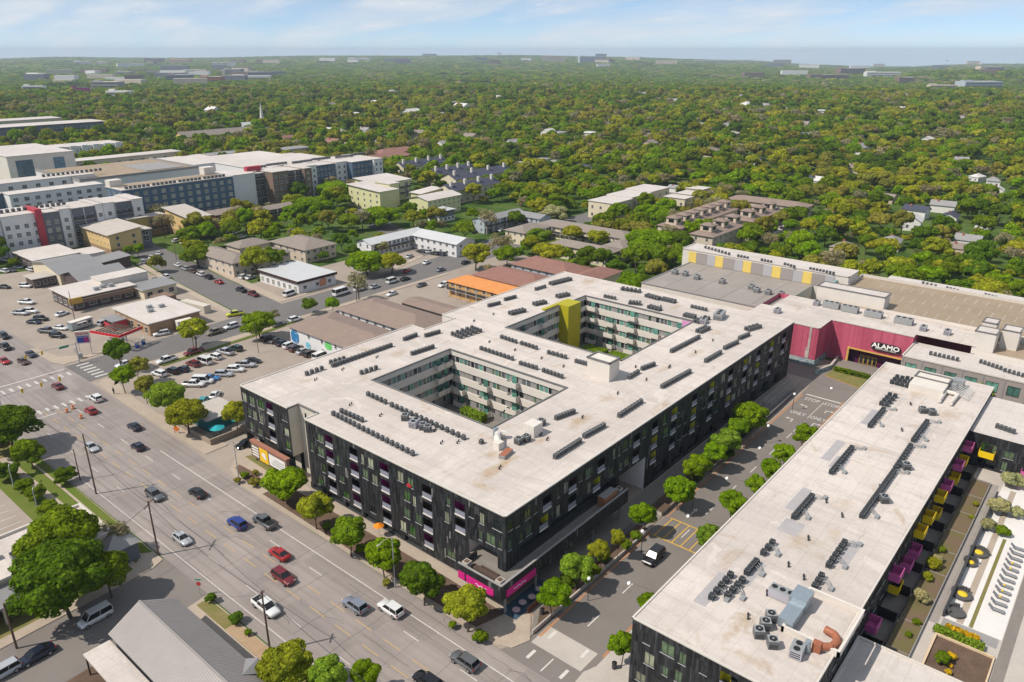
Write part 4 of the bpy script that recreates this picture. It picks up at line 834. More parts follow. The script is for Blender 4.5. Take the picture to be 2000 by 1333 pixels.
ROWS_B = [
 (1700, 827, 1726, 796, 8, 'of eight near the far end of the long roof'), (1785, 855, 1811, 820, 9, 'of nine near the terrace edge far end'), (1625, 917, 1664, 871, 10, 'of ten in the middle of the long roof'), (1750, 910, 1779, 867, 9, 'of nine along the terrace edge'), (1685, 1002, 1746, 917, 18, 'of eighteen along the terrace edge'), (1552, 1004, 1586, 965, 8, 'of eight before the roof middle'),
 (1391, 1160, 1427, 1118, 5, 'of five nearest the street end'), (1422, 1157, 1450, 1128, 4, 'of four beside the street end five'), (1460, 1112, 1477, 1092, 4, 'of four past the street end'), (1492, 1074, 1509, 1055, 3, 'of three past the street end'), (1620, 1098, 1650, 1055, 6, 'of six on the terrace side'), (1592, 1140, 1605, 1120, 3, 'of three by the street end plant'),
 (1733, 787, 1749, 770, 4, 'of eight behind the roof hatch', 2), (1753, 745, 1763, 735, 3, 'of six at the far end', 2), (1773, 750, 1783, 738, 3, 'of six second at the far end', 2)]
for r_ in ROWS_B: row(*r_[:5], BH, r_[5], r_[6] if len(r_) > 6 else 1, CO_B)
def single(u, v, z, me, name, label, cat='roof plant', rz=0.0, dz=0.0):
    p = G(u, v, z + .5); return tag(OB(name, me, None, (p.x, p.y, z + .005 + dz), rz), label, cat)
def pack(l, w, h, case, fans=2):
    b = MB(); b.box(-l / 2, -w / 2, .12, l / 2, w / 2, h, 0, 1); b.box(-l / 2 + .1, -w / 2 + .1, 0, l / 2 - .1, w / 2 - .1, .12, 2)
    for k in range(fans): x = -l / 2 + (k + .5) * l / fans; b.cyl((x, 0, h), (x, 0, h + .08), min(w, l / fans) * .36, None, 10, 2)
    for k in range(3): b.box(-l / 2 - .02, -w / 2 + .15, .3 + k * .3, -l / 2, w / 2 - .15, .42 + k * .3, 2)
    return b.mesh('packaged_unit', [MATS[case], MATS['unit_top'], MATS['unit_fan']])
PK1, PK2, PK3 = pack(2.2, 1.5, 1.3, 'unit_pale'), pack(3.2, 1.6, 1.4, 'unit_pale', 3), pack(4.5, 2.2, 1.7, 'unit_top', 3)
for (u, v, z, me, lab) in ((791, 816, AH, CO_BIG, 'large grey condenser left of the lilac packaged unit'), (826, 834, AH, CO_BIG, 'large grey condenser right after the lilac packaged unit'), (835, 838, AH, CO_BIG, 'large grey condenser last of the pair by the lilac unit'),
    (1770, 912, BH, CO_BIG, 'large grey fan unit beside the terrace edge row'), (1727, 976, BH, CO_BIG, 'large grey fan unit alone by the terrace edge'), (1506, 1206, BH, CO_BIG, 'round topped condenser nearest the lilac packaged unit'), (1495, 1221, BH, CO_BIG, 'round topped condenser second in the slanted line'), (1482, 1237, BH, CO_BIG, 'round topped condenser third in the slanted line'), (1509, 1257, BH, CO_BIG, 'round topped condenser beside the lower lilac unit'), (1802, 802, BH, CO_BIG, 'large condenser left of the pair near the pipework'), (1820, 806, BH, CO_BIG, 'large condenser right of the pair near the pipework')):
    single(u, v, z, me, 'condenser_unit', lab, 'air conditioner', .6)
single(810, 828, AH, PK1, 'packaged_unit', 'lilac packaged air unit on the roof near the boulevard', rz=.3); single(1527, 1163, BH, PK2, 'packaged_unit', 'long lilac packaged unit at the street end of the long roof', rz=PI / 2); single(1557, 1272, BH, PK1, 'packaged_unit', 'boxy lilac packaged unit near the orange duct', rz=.1)
for k, (u, v) in enumerate(((1318, 533), (1338, 536), (1361, 543), (1410, 551), (1467, 562), (1478, 568), (1500, 572), (1525, 576))):
    single(u, v, 9.5, pack(2.0, 1.6, 1.5, 'unit_top', 1) if k == 0 else bpy.data.meshes['packaged_unit.003'] if 'packaged_unit.003' in bpy.data.meshes else PK1, 'packaged_unit', 'pale boxy air unit on the dark grey roof, ' + ['first in from the green container', 'second', 'third', 'alone in the middle', 'fifth of the line', 'sixth of the line', 'seventh of the line', 'last of the line'][k])
for k, (u, v) in enumerate(((1624, 598), (1660, 606), (1706, 616), (1765, 629))): single(u, v, TH, PK3, 'packaged_unit', ['grey air handler on the cinema roof nearest the dark block', 'grey air handler second on the cinema roof', 'grey air handler third on the cinema roof', 'grey air handler nearest the stair towers'][k], rz=PI / 2)
for k, (u, v) in enumerate(((1518, 608), (1595, 593), (1803, 642), (1850, 650))): single(u, v, TH, PK1, 'packaged_unit', ['small plant box at the cinema roof corner', 'small plant box below the white lift block', 'small plant box on the right half of the cinema roof', 'small plant box before the stair towers'][k])
# pipe bundles that loop from each dark row to a roof curb
rp = random.Random(4)
for (u0, v0, u1, v1, *_r) in ROWS_B[:12]:
    p, q = G(u0, v0, BH), G(u1, v1, BH); d = (q - p).normalized(); n = Vector((d.y, -d.x, 0)); b = MB()
    for e, s in ((p, 1), (q, -1)) if (q - p).length > 6 else ((p, 1),):
        for k in range(3):
            o = e + d * s * (.6 + .5 * k); c = e + n * 1.9 + d * s * (.2 + .3 * k)
            b.tube([(o.x, o.y, BH + .3), (o.x + n.x * .8, o.y + n.y * .8, BH + .55), ((o.x + c.x) / 2 + n.x * .5, (o.y + c.y) / 2 + n.y * .5, BH + .4), (c.x, c.y, BH + .2)], .05, 4)
        c = e + n * 2.1; b.box(c.x - .45, c.y - .3, BH, c.x + .45, c.y + .3, BH + .4)
    stuff(b.build('refrigerant_pipes', MATS['unit_top'], B))
# street-end plant on the long roof: galvanised trunk, orange duct; white ducts on the courtyard roof
def at(u, v, z): p = G(u, v, z); return (p.x, p.y)
x, y = at(1552, 1192, BH + .8); o = thing('duct_trunk', 'bluish galvanised air trunk by the roof well', 'roof plant', (x, y, BH), 0)
b = MB(); b.box(-3.4, -1.0, .3, .6, .9, 1.5); b.build('lower_trunk', MATS['galvanised'], o); b = MB(); b.box(.6, -1.1, .5, 3.6, 1.1, 2.1); b.build('upper_trunk', MATS['galvanised'], o); b = MB(); [b.box(sx, sy, 0, sx + .12, sy + .12, .5) for sx in (-3.2, .2, 3.2) for sy in (-.9, .7)]; stuff(b.build('support_feet', MATS['unit_case'], o))
x, y = at(1618, 1250, BH + .8); o = thing('orange_duct', 'bent orange exhaust duct on the long roof', 'roof plant', (x, y, BH), .1)
b = MB(); b.tube([(-1.7, .7, .7), (-.9, -.6, .7), (.5, -1.0, .7), (1.5, -.4, .7), (1.8, .8, .7)], .5, 10); b.box(-2.3, .4, .1, -1.3, 1.4, 1.3); b.build('duct', MATS['rust_duct'], o); b = MB(); b.cyl((-2.6, 1.8, 0), (-2.6, 1.8, 1.7), .4, .35, 10); b.build('fan_cowl', MATS['galvanised'], o)
x, y = at(1585, 1215, BH); b = MB(); coping(b, [(x - 4, y - 4.6), (x + 5.4, y - 4.6), (x + 5.4, y + 2.2), (x - 4, y + 2.2)], BH, .35, .9, 0); b.build('roof_well_curb', MATS['white_render'], B)
x, y = at(1815, 760, BH); b = MB(); b.box(x - 3.5, y - 3.2, BH, x + 4.5, y + 3.4, BH + 1.6, 0, 0); coping(b, [(x + 1.2, y - 3.2), (x + 4.5, y - 3.2), (x + 4.5, y + 3.4), (x + 1.2, y + 3.4)], BH + 1.6, .3, .25, 1); b.build('roof_hatch', [MATS['white_render'], MATS['dark_coping']], B)
x, y = at(1868, 765, BH); o = thing('pipework_cluster', 'tangle of white ducts and grey pipes at the far end of the long roof', 'roof plant', (x, y, BH), 0)
b = MB(); b.tube([(-9, 1.5, .6), (-3, 1.5, .6), (-3, -.8, .6), (-9, -.6, .6)], .42, 8); b.build('white_duct', MATS['white_render'], o)
b = MB(); [b.tube([(-4 + k * .9, -3, .5), (-3 + k * .9, 0, 1.2), (-2 + k * .9, 2.6, .5)], .09, 5) for k in range(7)]; b.box(1.5, -.8, 0, 3.6, 1.4, 1.9); b.box(-.2, .2, 0, 1.2, 1.6, 1.4); b.build('pipe_rack', MATS['unit_top'], o)
x, y = at(975, 865, AH); o = thing('white_duct', 'bulky white bent duct by the near courtyard corner of the roof', 'roof plant', (x, y, AH), 0)
b = MB(); b.tube([(-1.6, -1.4, .7), (-.4, .2, 1.2), (1.2, 1.2, 1.1), (2.0, .2, .9)], .62, 8); b.box(-2.4, -2.0, 0, -1.0, -.6, 1.4); b.build('duct', MATS['white_render'], o); b = MB(); b.cyl((.6, 1.6, 0), (.6, 1.6, 2.1), .35, .3, 8); b.cyl((1.6, 1.9, 0), (1.6, 1.9, 1.7), .3, .3, 8); b.build('fan_cowl', MATS['galvanised'], o)
x, y = at(988, 890, AH); b = MB(); b.box(-1.5, -.6, 0, 1.5, .6, .7, 1, 0); tag(OB('roof_hatch', b.mesh('roof_hatch', [MATS['rust_duct'], MATS['grey_panel']]), None, (x, y, AH + .005), .2), 'rust red topped hatch below the white duct', 'roof hatch')
x, y = at(1041, 848, AH); b = MB(); b.box(-1.3, -1.2, 0, 1.3, 1.2, 2.3, 0); tag(OB('white_cabinet', b.mesh('white_cabinet', MATS['white_render']), None, (x, y, AH + .005), 0), 'tall white plant cabinet beside the near courtyard', 'roof plant')
single(1057, 826, AH, CO_BIG, 'condenser_unit', 'large condenser behind the tall white cabinet', 'air conditioner'); single(1013, 862, AH, CO_BIG, 'condenser_unit', 'large condenser beside the rust red hatch', 'air conditioner'); single(1028, 857, AH, CO_BIG, 'condenser_unit', 'large condenser between hatch and white cabinet', 'air conditioner'); single(940, 862, AH, CO_A, 'condenser_unit', 'small condenser left of the white duct', 'air conditioner')
single(1405, 618, AH, PK3, 'packaged_unit', 'large grey plant unit at the cinema end of the courtyard roof', rz=.2); single(1374, 628, AH, PK1, 'packaged_unit', 'lilac plant unit near the pink panel corner', rz=.2)
# small condensers along the rear wing, taupe range and wing roofs
for (u0, v0, u1, v1, n, z, par) in ((1378, 483, 1424, 496, 8, 14, W), (1442, 500, 1460, 504, 4, 14, W), (1488, 508, 1506, 512, 4, 14, W), (1533, 516, 1551, 521, 4, 14, W), (1583, 525, 1628, 534, 8, 14, W), (1818, 690, 1870, 702, 7, 9, O), (1916, 706, 1955, 719, 6, 9, O), (1963, 723, 1998, 733, 5, 9, O), (1948, 832, 1980, 843, 5, 11, DD), (1803, 553, 1827, 559, 4, 10.6, K), (1850, 563, 1870, 568, 4, 10.6, K), (1925, 576, 1945, 581, 4, 10.6, K)):
    p, q = G(u0, v0, z + .5), G(u1, v1, z + .5)
    for k in range(n):
        c = p.lerp(q, k / (n - 1)); OB('condenser', CO_A, par, (c.x, c.y, z + .1))
# ------------------------------------------------------------------ neighbouring buildings
M('shingle_brown', (.27, .20, .165), .9, .12, .5, col2=(.22, .165, .135), fine=5); M('shingle_taupe', (.27, .225, .19), .9, .12, .5, col2=(.22, .185, .16), fine=5); M('shingle_orange', (.60, .25, .08), .9, .1, .5, col2=(.52, .20, .06), fine=5)
M('shingle_navy', (.065, .07, .10), .9, .1, .5, fine=5); M('shingle_red', (.27, .14, .11), .9, .12, .5, fine=5); M('metal_roof', (.31, .30, .295), .45, .06, .4, metal=.25); M('pale_metal', (.56, .56, .56), .5, .06, .4, metal=.1)
M('cream_stucco', (.66, .58, .42), .85, .06, .4); M('beige_stucco', (.60, .50, .40), .85, .07, .4); M('yellow_stucco', (.68, .48, .22), .85, .06, .4); M('ochre_stucco', (.52, .40, .14), .85, .07, .4); M('lime_stucco', (.62, .60, .33), .85, .06, .4)
M('white_wall', (.70, .69, .68), .8, .05, .4); M('blue_wall', (.085, .135, .20), .75, .07, .4); M('slate_wall', (.155, .165, .19), .75, .07, .4); M('brown_brick', (.21, .145, .105), .85, .1, 1.2); M('red_panel', (.42, .05, .07), .7, .06, .5); M('red_brick', (.38, .13, .08), .85, .12, 1.2); M('orange_wall', (.55, .33, .13), .85, .06, .4); M('grey_siding', (.42, .46, .50), .8, .06, .4); M('dark_brick', (.10, .075, .07), .85, .12, 1); M('tan_brick', (.42, .27, .16), .85, .12, 1)
def ribs(mb, x0, y0, x1, y1, zf, axis, step, mi):
    k = 0
    while True:
        p = (x0 if axis == 'y' else y0) + k * step
        if p > (x1 if axis == 'y' else y1): break
        k += 1
def roof_mesh(b, x0, y0, x1, y1, z, rt, rise, e, mi, gi):
    a0, b0, a1, b1 = x0 - e, y0 - e, x1 + e, y1 + e; L, W_ = a1 - a0, b1 - b0; t = .16
    if rt == 'hip':
        if L >= W_: r0, r1 = (a0 + W_ / 2, (b0 + b1) / 2), (a1 - W_ / 2, (b0 + b1) / 2)
        else: r0, r1 = ((a0 + a1) / 2, b0 + L / 2), ((a0 + a1) / 2, b1 - L / 2)
        R0, R1 = (*r0, z + rise), (*r1, z + rise); A0, A1, A2, A3 = (a0, b0, z), (a1, b0, z), (a1, b1, z), (a0, b1, z)
        if L >= W_: b.face([A0, A1, R1, R0], mi); b.face([A1, A2, R1], mi); b.face([A2, A3, R0, R1], mi); b.face([A3, A0, R0], mi)
        else: b.face([A0, A1, R0], mi); b.face([A1, A2, R1, R0], mi); b.face([A2, A3, R1], mi); b.face([A3, A0, R0, R1], mi)
        b.face([A3, A2, A1, A0], mi)
    elif rt in ('gx', 'gy'):
        if rt == 'gx': m0, m1 = (a0, (b0 + b1) / 2, z + rise), (a1, (b0 + b1) / 2, z + rise); c = [(a0, b0, z), (a1, b0, z), (a1, b1, z), (a0, b1, z)]; b.face([c[0], c[1], m1, m0], mi); b.face([c[2], c[3], m0, m1], mi); b.face([(x0, y0, z - .01), (x0, (b0 + b1) / 2, z + rise - .12), (x0, y1, z - .01)], gi); b.face([(x1, y0, z - .01), (x1, (b0 + b1) / 2, z + rise - .12), (x1, y1, z - .01)], gi)
        else: m0, m1 = ((a0 + a1) / 2, b0, z + rise), ((a0 + a1) / 2, b1, z + rise); c = [(a0, b0, z), (a1, b0, z), (a1, b1, z), (a0, b1, z)]; b.face([c[0], m0, m1, c[3]], mi); b.face([c[1], c[2], m1, m0], mi); b.face([(x0, y0, z - .01), ((a0 + a1) / 2, y0, z + rise - .12), (x1, y0, z - .01)], gi); b.face([(x0, y1, z - .01), ((a0 + a1) / 2, y1, z + rise - .12), (x1, y1, z - .01)], gi)
    elif rt in ('sx', 'sy', '-sx', '-sy'):
        s = -1 if rt[0] == '-' else 1; ax = rt[-1]
        hz = (lambda x, y: z + rise * ((x - a0) / L if s > 0 else (a1 - x) / L)) if ax == 'x' else (lambda x, y: z + rise * ((y - b0) / W_ if s > 0 else (b1 - y) / W_))
        C = [(a0, b0), (a1, b0), (a1, b1), (a0, b1)]; top = [(x, y, hz(x, y) + t) for x, y in C]; bot = [(x, y, hz(x, y)) for x, y in C]
        b.face(top, mi); b.face(bot[::-1], mi)
        for k in range(4): b.face([bot[k], bot[(k + 1) % 4], top[(k + 1) % 4], top[k]], mi)
        Cw = [(x0, y0), (x1, y0), (x1, y1), (x0, y1)]
        for k in range(4): p, q = Cw[k], Cw[(k + 1) % 4]; b.face([(*p, z - .01), (*q, z - .01), (*q, hz(*q)), (*p, hz(*p))], gi)
    else:
        b.box(a0, b0, z - .02, a1, b1, z + .25, gi, mi)
def rbld(name, label, x0, y0, x1, y1, h, wall, roof, rt='flat', rise=1.6, eave=.5, wins=(), root=None, gal=(), base=None, cat='building', kp=True):
    "axis-aligned building: wall, roof, windows (face, count, width, height, sills, mesh), open galleries (face, floor heights)"
    if kp: keep(rect(x0 - 2, y0 - 2, x1 + 2, y1 + 2))
    r = root or thing(name, label, cat, (x0, y0, 0)); ox, oy = r.location.x, r.location.y
    x0, x1, y0, y1 = x0 - ox, x1 - ox, y0 - oy, y1 - oy
    b = MB(); b.box(x0, y0, 0, x1, y1, h, 0, bottom=False)
    if base: b.box(x0 - .03, y0 - .03, 0, x1 + .03, y1 + .03, base[1], 1, bottom=False)
    b.build('wall', [MATS[wall], MATS[base[0]] if base else MATS[wall]], r)
    b = MB(); roof_mesh(b, x0, y0, x1, y1, h + .005, rt, rise, eave, 0, 1); b.build('roof', [MATS[roof], MATS[wall if rt != 'flat' else 'coping']], r)
    for face, n, w, hh, sills, me in wins:
        for z in sills:
            for k in range(n):
                f = (k + .5) / n
                if face[1] == 'y': win(r, face, x0 + f * (x1 - x0), y0 if face[0] == '-' else y1, z, w, hh, me)
                else: win(r, face, x0 if face[0] == '-' else x1, y0 + f * (y1 - y0), z, w, hh, me)
    for face, zs in gal:
        b = MB(); p = MB()
        for z in zs:
            if face == '-x': b.box(x0 - 1.4, y0, z - .18, x0, y1, z); b.box(x0 - 1.4, y0, z, x0 - 1.34, y1, z + .95, 1)
            else: b.box(x0, y0 - 1.4, z - .18, x1, y0, z); b.box(x0, y0 - 1.4, z, x1, y0 - 1.34, z + .95, 1)
        b.build('gallery', [MATS['pale_paving'], MATS['dark_frame']], r)
        n = int(((y1 - y0) if face == '-x' else (x1 - x0)) / 4.5)
        for k in range(n + 1):
            f = k / n; b = MB()
            if face == '-x': b.box(x0 - 1.42, lerp(y0, y1 - .16, f), 0, x0 - 1.26, lerp(y0, y1 - .16, f) + .16, h)
            else: b.box(lerp(x0, x1 - .16, f), y0 - 1.42, 0, lerp(x0, x1 - .16, f) + .16, y0 - 1.26, h)
            b.build('post', MATS['light_frame'], r)
    return r
WD, WG, WB = WINW['dark'], WINW['grey'], WINW['blind']
two = (1.0, 3.9)
# mural apartments beside the car park
r = rbld('mural_apartments', 'low apartments with brown roof and blue painted mural wall beside the car park', 116.5, 146, 132, 182.5, 5.6, 'white_wall', 'shingle_brown', 'hip', 2.2, .8, [('-x', 6, .9, 1.2, two, WINP), ('-y', 3, 1.2, 1.2, two, WD)])
M('mural_blue', (.03, .21, .45), .7, .15, 1); M('mural_cyan', (.18, .55, .68), .7, .15, 1); M('mural_green', (.16, .58, .16), .7, .15, 1)
for y, z, w, h, mm in ((34.2, .6, 4.2, 4.4, 'mural_blue'), (28, .4, 2.6, 2.2, 'mural_cyan'), (18.5, 2.6, 3.6, 2.4, 'mural_green'), (8.6, .4, 4.0, 4.2, 'mural_blue')):
    b = MB(); k0 = 10; pts = [(y + w / 2 * math.cos(2 * PI * k / 12) * (1 if k % 2 else .9), z + h / 2 + h / 2 * math.sin(2 * PI * k / 12)) for k in range(12)]; b.face([(-.04, p, q) for p, q in pts]); b.build('mural_patch', MATS[mm], r)
rbld('', '', 135.5, 150, 150, 184, 5.6, 'white_wall', 'shingle_brown', 'hip', 2.2, .8, [('-x', 9, 1.1, 1.2, two, WD)], r); rbld('', '', 132, 144, 136, 150, 5.6, 'white_wall', 'shingle_brown', 'hip', 1.0, .5, [], r)
rbld('carport', 'open brown roofed carport by the side street', 158.5, 160, 166.5, 181, 2.6, 'dark_frame', 'shingle_brown', 'gy', .8, .3, cat='carport')
rbld('orange_motel', 'two storey motel with bright orange shingle roof', 179.5, 147, 189, 180, 5.4, 'orange_wall', 'shingle_orange', 'hip', 1.9, .7, [('-x', 9, 1.0, 1.3, two, WD), ('-y', 2, 1.0, 1.3, two, WD)], gal=[('-x', (2.9,))])
r = rbld('brown_motel', 'sprawling motel court with reddish brown shingle roofs behind the orange motel', 191, 150, 206, 179, 5.4, 'cream_stucco', 'shingle_red', 'hip', 2.4, .7, [('-x', 7, 1.1, 1.2, two, WD)])
rbld('', '', 211, 152, 226, 178, 5.4, 'grey_siding', 'shingle_red', 'hip', 2.2, .7, [('-x', 7, 1.1, 1.2, two, WD)], r); rbld('', '', 206, 141, 229, 151, 5.4, 'cream_stucco', 'shingle_red', 'hip', 1.8, .6, [('-x', 2, 1.1, 1.2, two, WD)], r)
r = rbld('cream_motel', 'cream two storey motel around a courtyard with taupe shingle roof', 246, 158, 255, 186, 5.6, 'cream_stucco', 'shingle_taupe', 'hip', 1.6, .8, [('-x', 9, 1.0, 1.1, two, WD), ('-y', 3, 1.0, 1.1, two, WD)])
rbld('', '', 272, 166, 284, 214, 5.6, 'cream_stucco', 'shingle_taupe', 'hip', 1.9, .8, [('-x', 12, 1.0, 1.3, two, WD)], r, [('-x', (2.9,))]); rbld('', '', 253, 206, 271, 217, 5.6, 'cream_stucco', 'shingle_taupe', 'hip', 1.9, .8, [('-x', 3, 1.0, 1.1, two, WD), ('-y', 5, 1.0, 1.1, two, WD)], r, [('-y', (2.9,))]); rbld('', '', 257, 158, 272, 167, 5.6, 'cream_stucco', 'shingle_taupe', 'hip', 1.6, .8, [], r)
r = rbld('grey_motel', 'pale blue grey two storey motel with flat grey shingle roof', 259, 235, 288, 243, 5.8, 'grey_siding', 'metal_roof', 'gx', 1.5, .7, [('-y', 9, 1.0, 1.4, two, WD), ('-x', 2, 1.0, 1.3, two, WG)], gal=[('-y', (3.0,))]); rbld('', '', 280, 219, 289, 234.4, 5.8, 'grey_siding', 'metal_roof', 'gy', 1.5, .7, [('-x', 5, 1.0, 1.4, two, WD)], r, [('-x', (3.0,))])
rbld('grey_cottage', 'small square dark grey house with pale hip roof', 262, 268, 273, 276, 5.6, 'slate_wall', 'pale_metal', 'hip', 1.4, .7, [('-x', 3, 1.2, 1.2, two, WB), ('-y', 4, 1.2, 1.2, two, WD)], base=('white_wall', 2.4), cat='house')
r = rbld('white_motel', 'white two storey motel in an L round its car park, pale metal roof', 196, 241, 226, 250, 5.6, 'white_wall', 'pale_metal', 'gx', 1.6, .7, [('-y', 13, 1.0, 1.3, two, WD), ('-x', 2, 1.0, 1.3, two, WD)], gal=[('-y', (2.9,))]); rbld('', '', 219, 214.5, 230, 240.3, 5.6, 'white_wall', 'pale_metal', 'gy', 1.9, .7, [('-x', 7, 1.3, 1.1, two, WD), ('-y', 2, 1.3, 1.1, two, WD)], r)
r = rbld('beige_apartments', 'beige two storey apartments with taupe roof round a courtyard', 143.5, 258, 153, 286, 5.6, 'beige_stucco', 'shingle_taupe', 'hip', 2.0, .8, [('-x', 6, 1.1, 1.2, two, WD), ('-y', 3, 1.3, 1.2, two, WD)])
rbld('', '', 153.5, 257, 168, 267, 5.6, 'beige_stucco', 'shingle_taupe', 'hip', 2.0, .8, [('-y', 5, 1.2, 1.1, two, WD)], r); rbld('', '', 173, 254, 188, 278, 5.6, 'beige_stucco', 'shingle_taupe', 'hip', 2.4, .8, [('-y', 5, 1.2, 1.1, two, WD), ('-x', 5, 1.2, 1.1, two, WD)], r); rbld('', '', 158, 277, 172, 287, 5.6, 'beige_stucco', 'shingle_taupe', 'hip', 2.0, .8, [], r)
r = rbld('white_roof_shop', 'low shop with pale flat roof and orange mural by the motel street', 147, 222, 163, 246, 4.4, 'white_wall', 'pale_metal', 'flat', 0, .5, [('-x', 7, 1.5, 1.8, (.6,), WB), ('-y', 3, 1.4, 1.2, (1.3,), WD)])
b = MB(); b.face([(8.8, -.04, .7), (11.6, -.04, .6), (12.2, -.04, 2.6), (10.8, -.04, 3.5), (9.0, -.04, 2.9)]); b.build('mural_patch', M('mural_orange', (.62, .16, .06), .7, .3, 1.2, col2=(.5, .4, .3)), r)
b = MB(); b.box(-.6, -.6, 3.7, 16.6, -.52, 4.65); b.box(-.6, -.5, 3.7, -.52, 24.6, 4.65); b.build('fascia', MATS['brown_wall'], r)
# yellow apartment courts
r = rbld('yellow_apartments', 'yellow stucco apartment block with pale sloping roof and open stairs', 128.5, 327, 142, 362, 8.6, 'yellow_stucco', 'pale_paving', 'sx', 1.6, 1.0, [('-y', 2, 1.3, 1.4, (3.3, 6.2), WD), ('-x', 10, .5, .6, (1.6, 4.2, 6.8), WINP)], base=('tan_brick', 2.6)); rbld('', '', 142.2, 329, 147, 336, 8.0, 'slate_wall', 'pale_paving', 'flat', 0, .6, [('-y', 1, 2.6, 2.2, (3.1, 5.9), WD)], r)
r = rbld('ochre_apartments', 'ochre and yellow apartment court with swooping pale roof and steel stairs', 165.5, 330, 175, 352, 9.4, 'yellow_stucco', 'pale_paving', 'sy', 2.2, 1.2, [('-y', 2, 1.2, 1.3, (3.4, 6.3), WD), ('-x', 2, 1.2, 1.3, (3.4, 6.3), WD)], base=('tan_brick', 2.4)); rbld('', '', 147, 350, 156, 358, 9.0, 'ochre_stucco', 'pale_paving', 'flat', 0, .5, [('-y', 1, .4, 3.5, (2.5,), WINP)], r); rbld('', '', 156.2, 351, 165, 358, 8.6, 'tan_brick', 'pale_paving', 'flat', 0, .5, [('-y', 2, 1.3, 1.3, (.8, 3.4, 6.2), WG)], r, [('-y', (3.0, 5.9))]); rbld('', '', 176, 340, 184, 352, 6.4, 'red_brick', 'shingle_taupe', 'gy', 1.6, .6, [], r)
rbld('taupe_motel', 'low motel with taupe roof and galleries below the brown apartments', 205, 338, 226, 346, 5.4, 'brown_brick', 'shingle_taupe', 'gx', 1.5, .8, [('-y', 6, 1.2, 1.4, two, WD)], gal=[('-y', (2.9,))]); rbld('tan_lodge', 'low lodge with taupe roof beside the blue apartments', 186, 346, 203, 358, 5.4, 'tan_brick', 'shingle_taupe', 'gx', 1.5, .8, [('-y', 5, 1.2, 1.4, two, WD)])
# filling station shop and restaurant
r = rbld('station_shop', 'flat white roofed brick shop at the filling station', 93, 220, 109, 243, 3.9, 'tan_brick', 'clean_roof', 'flat', 0, .6, [('-x', 5, 1.8, 2.0, (.5,), WINP)])
for x, y in ((5.5, 10), (7, 14), (10, 12)):
    b = MB(); b.box(x - .8, y - .6, 4.15, x + .8, y + .6, 5.1); b.build('roof_unit', MATS['unit_top'], r)
b = MB(); b.box(-5.2, 13, 2.7, -.7, 20, 2.95); b.build('awning', MATS['metal_roof'], r); b = MB(); b.box(-5.0, 13.2, 0, -.7, 13.4, 2.7); b.box(-5.0, 13.4, 0, -4.8, 20, 1.6); b.build('porch_wall', MATS['red_panel'], r)
r = rbld('restaurant', 'rambling flat roofed restaurant with brick fascia and striped corner turret', 88, 262, 108, 279, 4.4, 'dark_brick', 'clean_roof', 'flat', 0, .7, [('-x', 4, 2.4, 1.6, (1.0,), WINP), ('-y', 5, 2.4, 1.6, (1.0,), WINP)])
rbld('', '', 100, 268, 116, 276, 6.4, 'white_render', 'clean_roof', 'flat', 0, .2, [], r); rbld('', '', 108.5, 256, 120, 266, 3.6, 'cream_stucco', 'metal_roof', 'flat', 0, .8, [('-y', 3, 2.0, 1.6, (1.0,), WINP)], r)
b = MB(); b.box(-.9, -1.4, 2.6, 20.4, -.7, 4.0); b.build('brick_fascia', MATS['brown_brick'], r); b = MB()
for k in range(10): b.box(-1.8 + k * .42, -1.9, 3.0, -1.8 + k * .42 + .3, -1.5, 5.0)
stuff(b.build('turret_slats', MATS['gold_frame'], r))
for x, y in ((9, 3), (11.5, 4), (14, 3.4)):
    b = MB(); b.box(x - .8, y - .7, 4.66, x + .8, y + .7, 5.7); b.build('roof_unit', MATS['unit_top'], r)
r = rbld('metal_barn', 'long grey metal roofed hall with twin gables behind the restaurant', 97, 296, 112, 322, 4.4, 'cream_stucco', 'metal_roof', 'gx', 2.4, .8, []); rbld('', '', 98, 280, 114, 295, 4.4, 'dark_brick', 'metal_roof', 'gx', 2.4, .8, [], r); rbld('', '', 89.5, 300, 97, 307.5, 3.4, 'dark_brick', 'pale_paving', 'flat', 0, .6, [('-y', 3, 1.6, 1.6, (.9,), WINP)], r); rbld('', '', 112.5, 304, 126, 314, 3.4, 'dark_brick', 'metal_roof', 'sx', 1.0, .6, [], r)
rbld('pink_roof_shop', 'low shop with pinkish white flat roof behind the metal hall', 98.5, 324.5, 115, 346, 4.2, 'dark_brick', 'clean_roof', 'flat', 0, .6, [('-x', 5, 2, 1.6, (.8,), WINP)]); rbld('store_shed', 'small white stepped shed beside the pink roofed shop', 116, 322, 124, 334, 3.4, 'white_wall', 'clean_roof', 'flat', 0, .3, cat='shed')
# blue and grey apartment complex
CH = 18.0
five = (1.2, 4.6, 8.0, 11.4, 14.6); four = five[:4]
r = rbld('blue_apartments', 'five storey blue fronted apartment slab with white roof edge and roof car park', 157, 374.5, 215, 392, CH, 'blue_wall', 'clean_roof', 'flat', 0, .3, [('-y', 13, 2.0, 1.9, five, WB), ('-x', 3, 2.0, 1.9, five, WG)])
b = MB(); b.box(2, 6, CH + .26, 56, 17, CH + .3); b.build('car_park_deck', MATS['tan_roof'], r); b = MB(); b.box(0, 12, CH + .2, 6, 17, CH + 3.4); b.build('stair_head', MATS['white_render'], r); b = MB(); b.box(50, 14, CH + .2, 56, 19, CH + 4); b.build('lift_head', MATS['white_render'], r)
for k in range(24):
    OB('condenser', CO_BIG, r, (3 + k * 2.1 + (k // 6) * .8, 1.6, CH + .3))
r2 = rbld('brown_apartments', 'six storey apartments in white, dark brown and blue bays with white roofs', 215.3, 376, 229, 396, CH, 'white_wall', 'clean_roof', 'flat', 0, .3, [('-x', 1, 1.4, 1.5, five[2:], WG)])
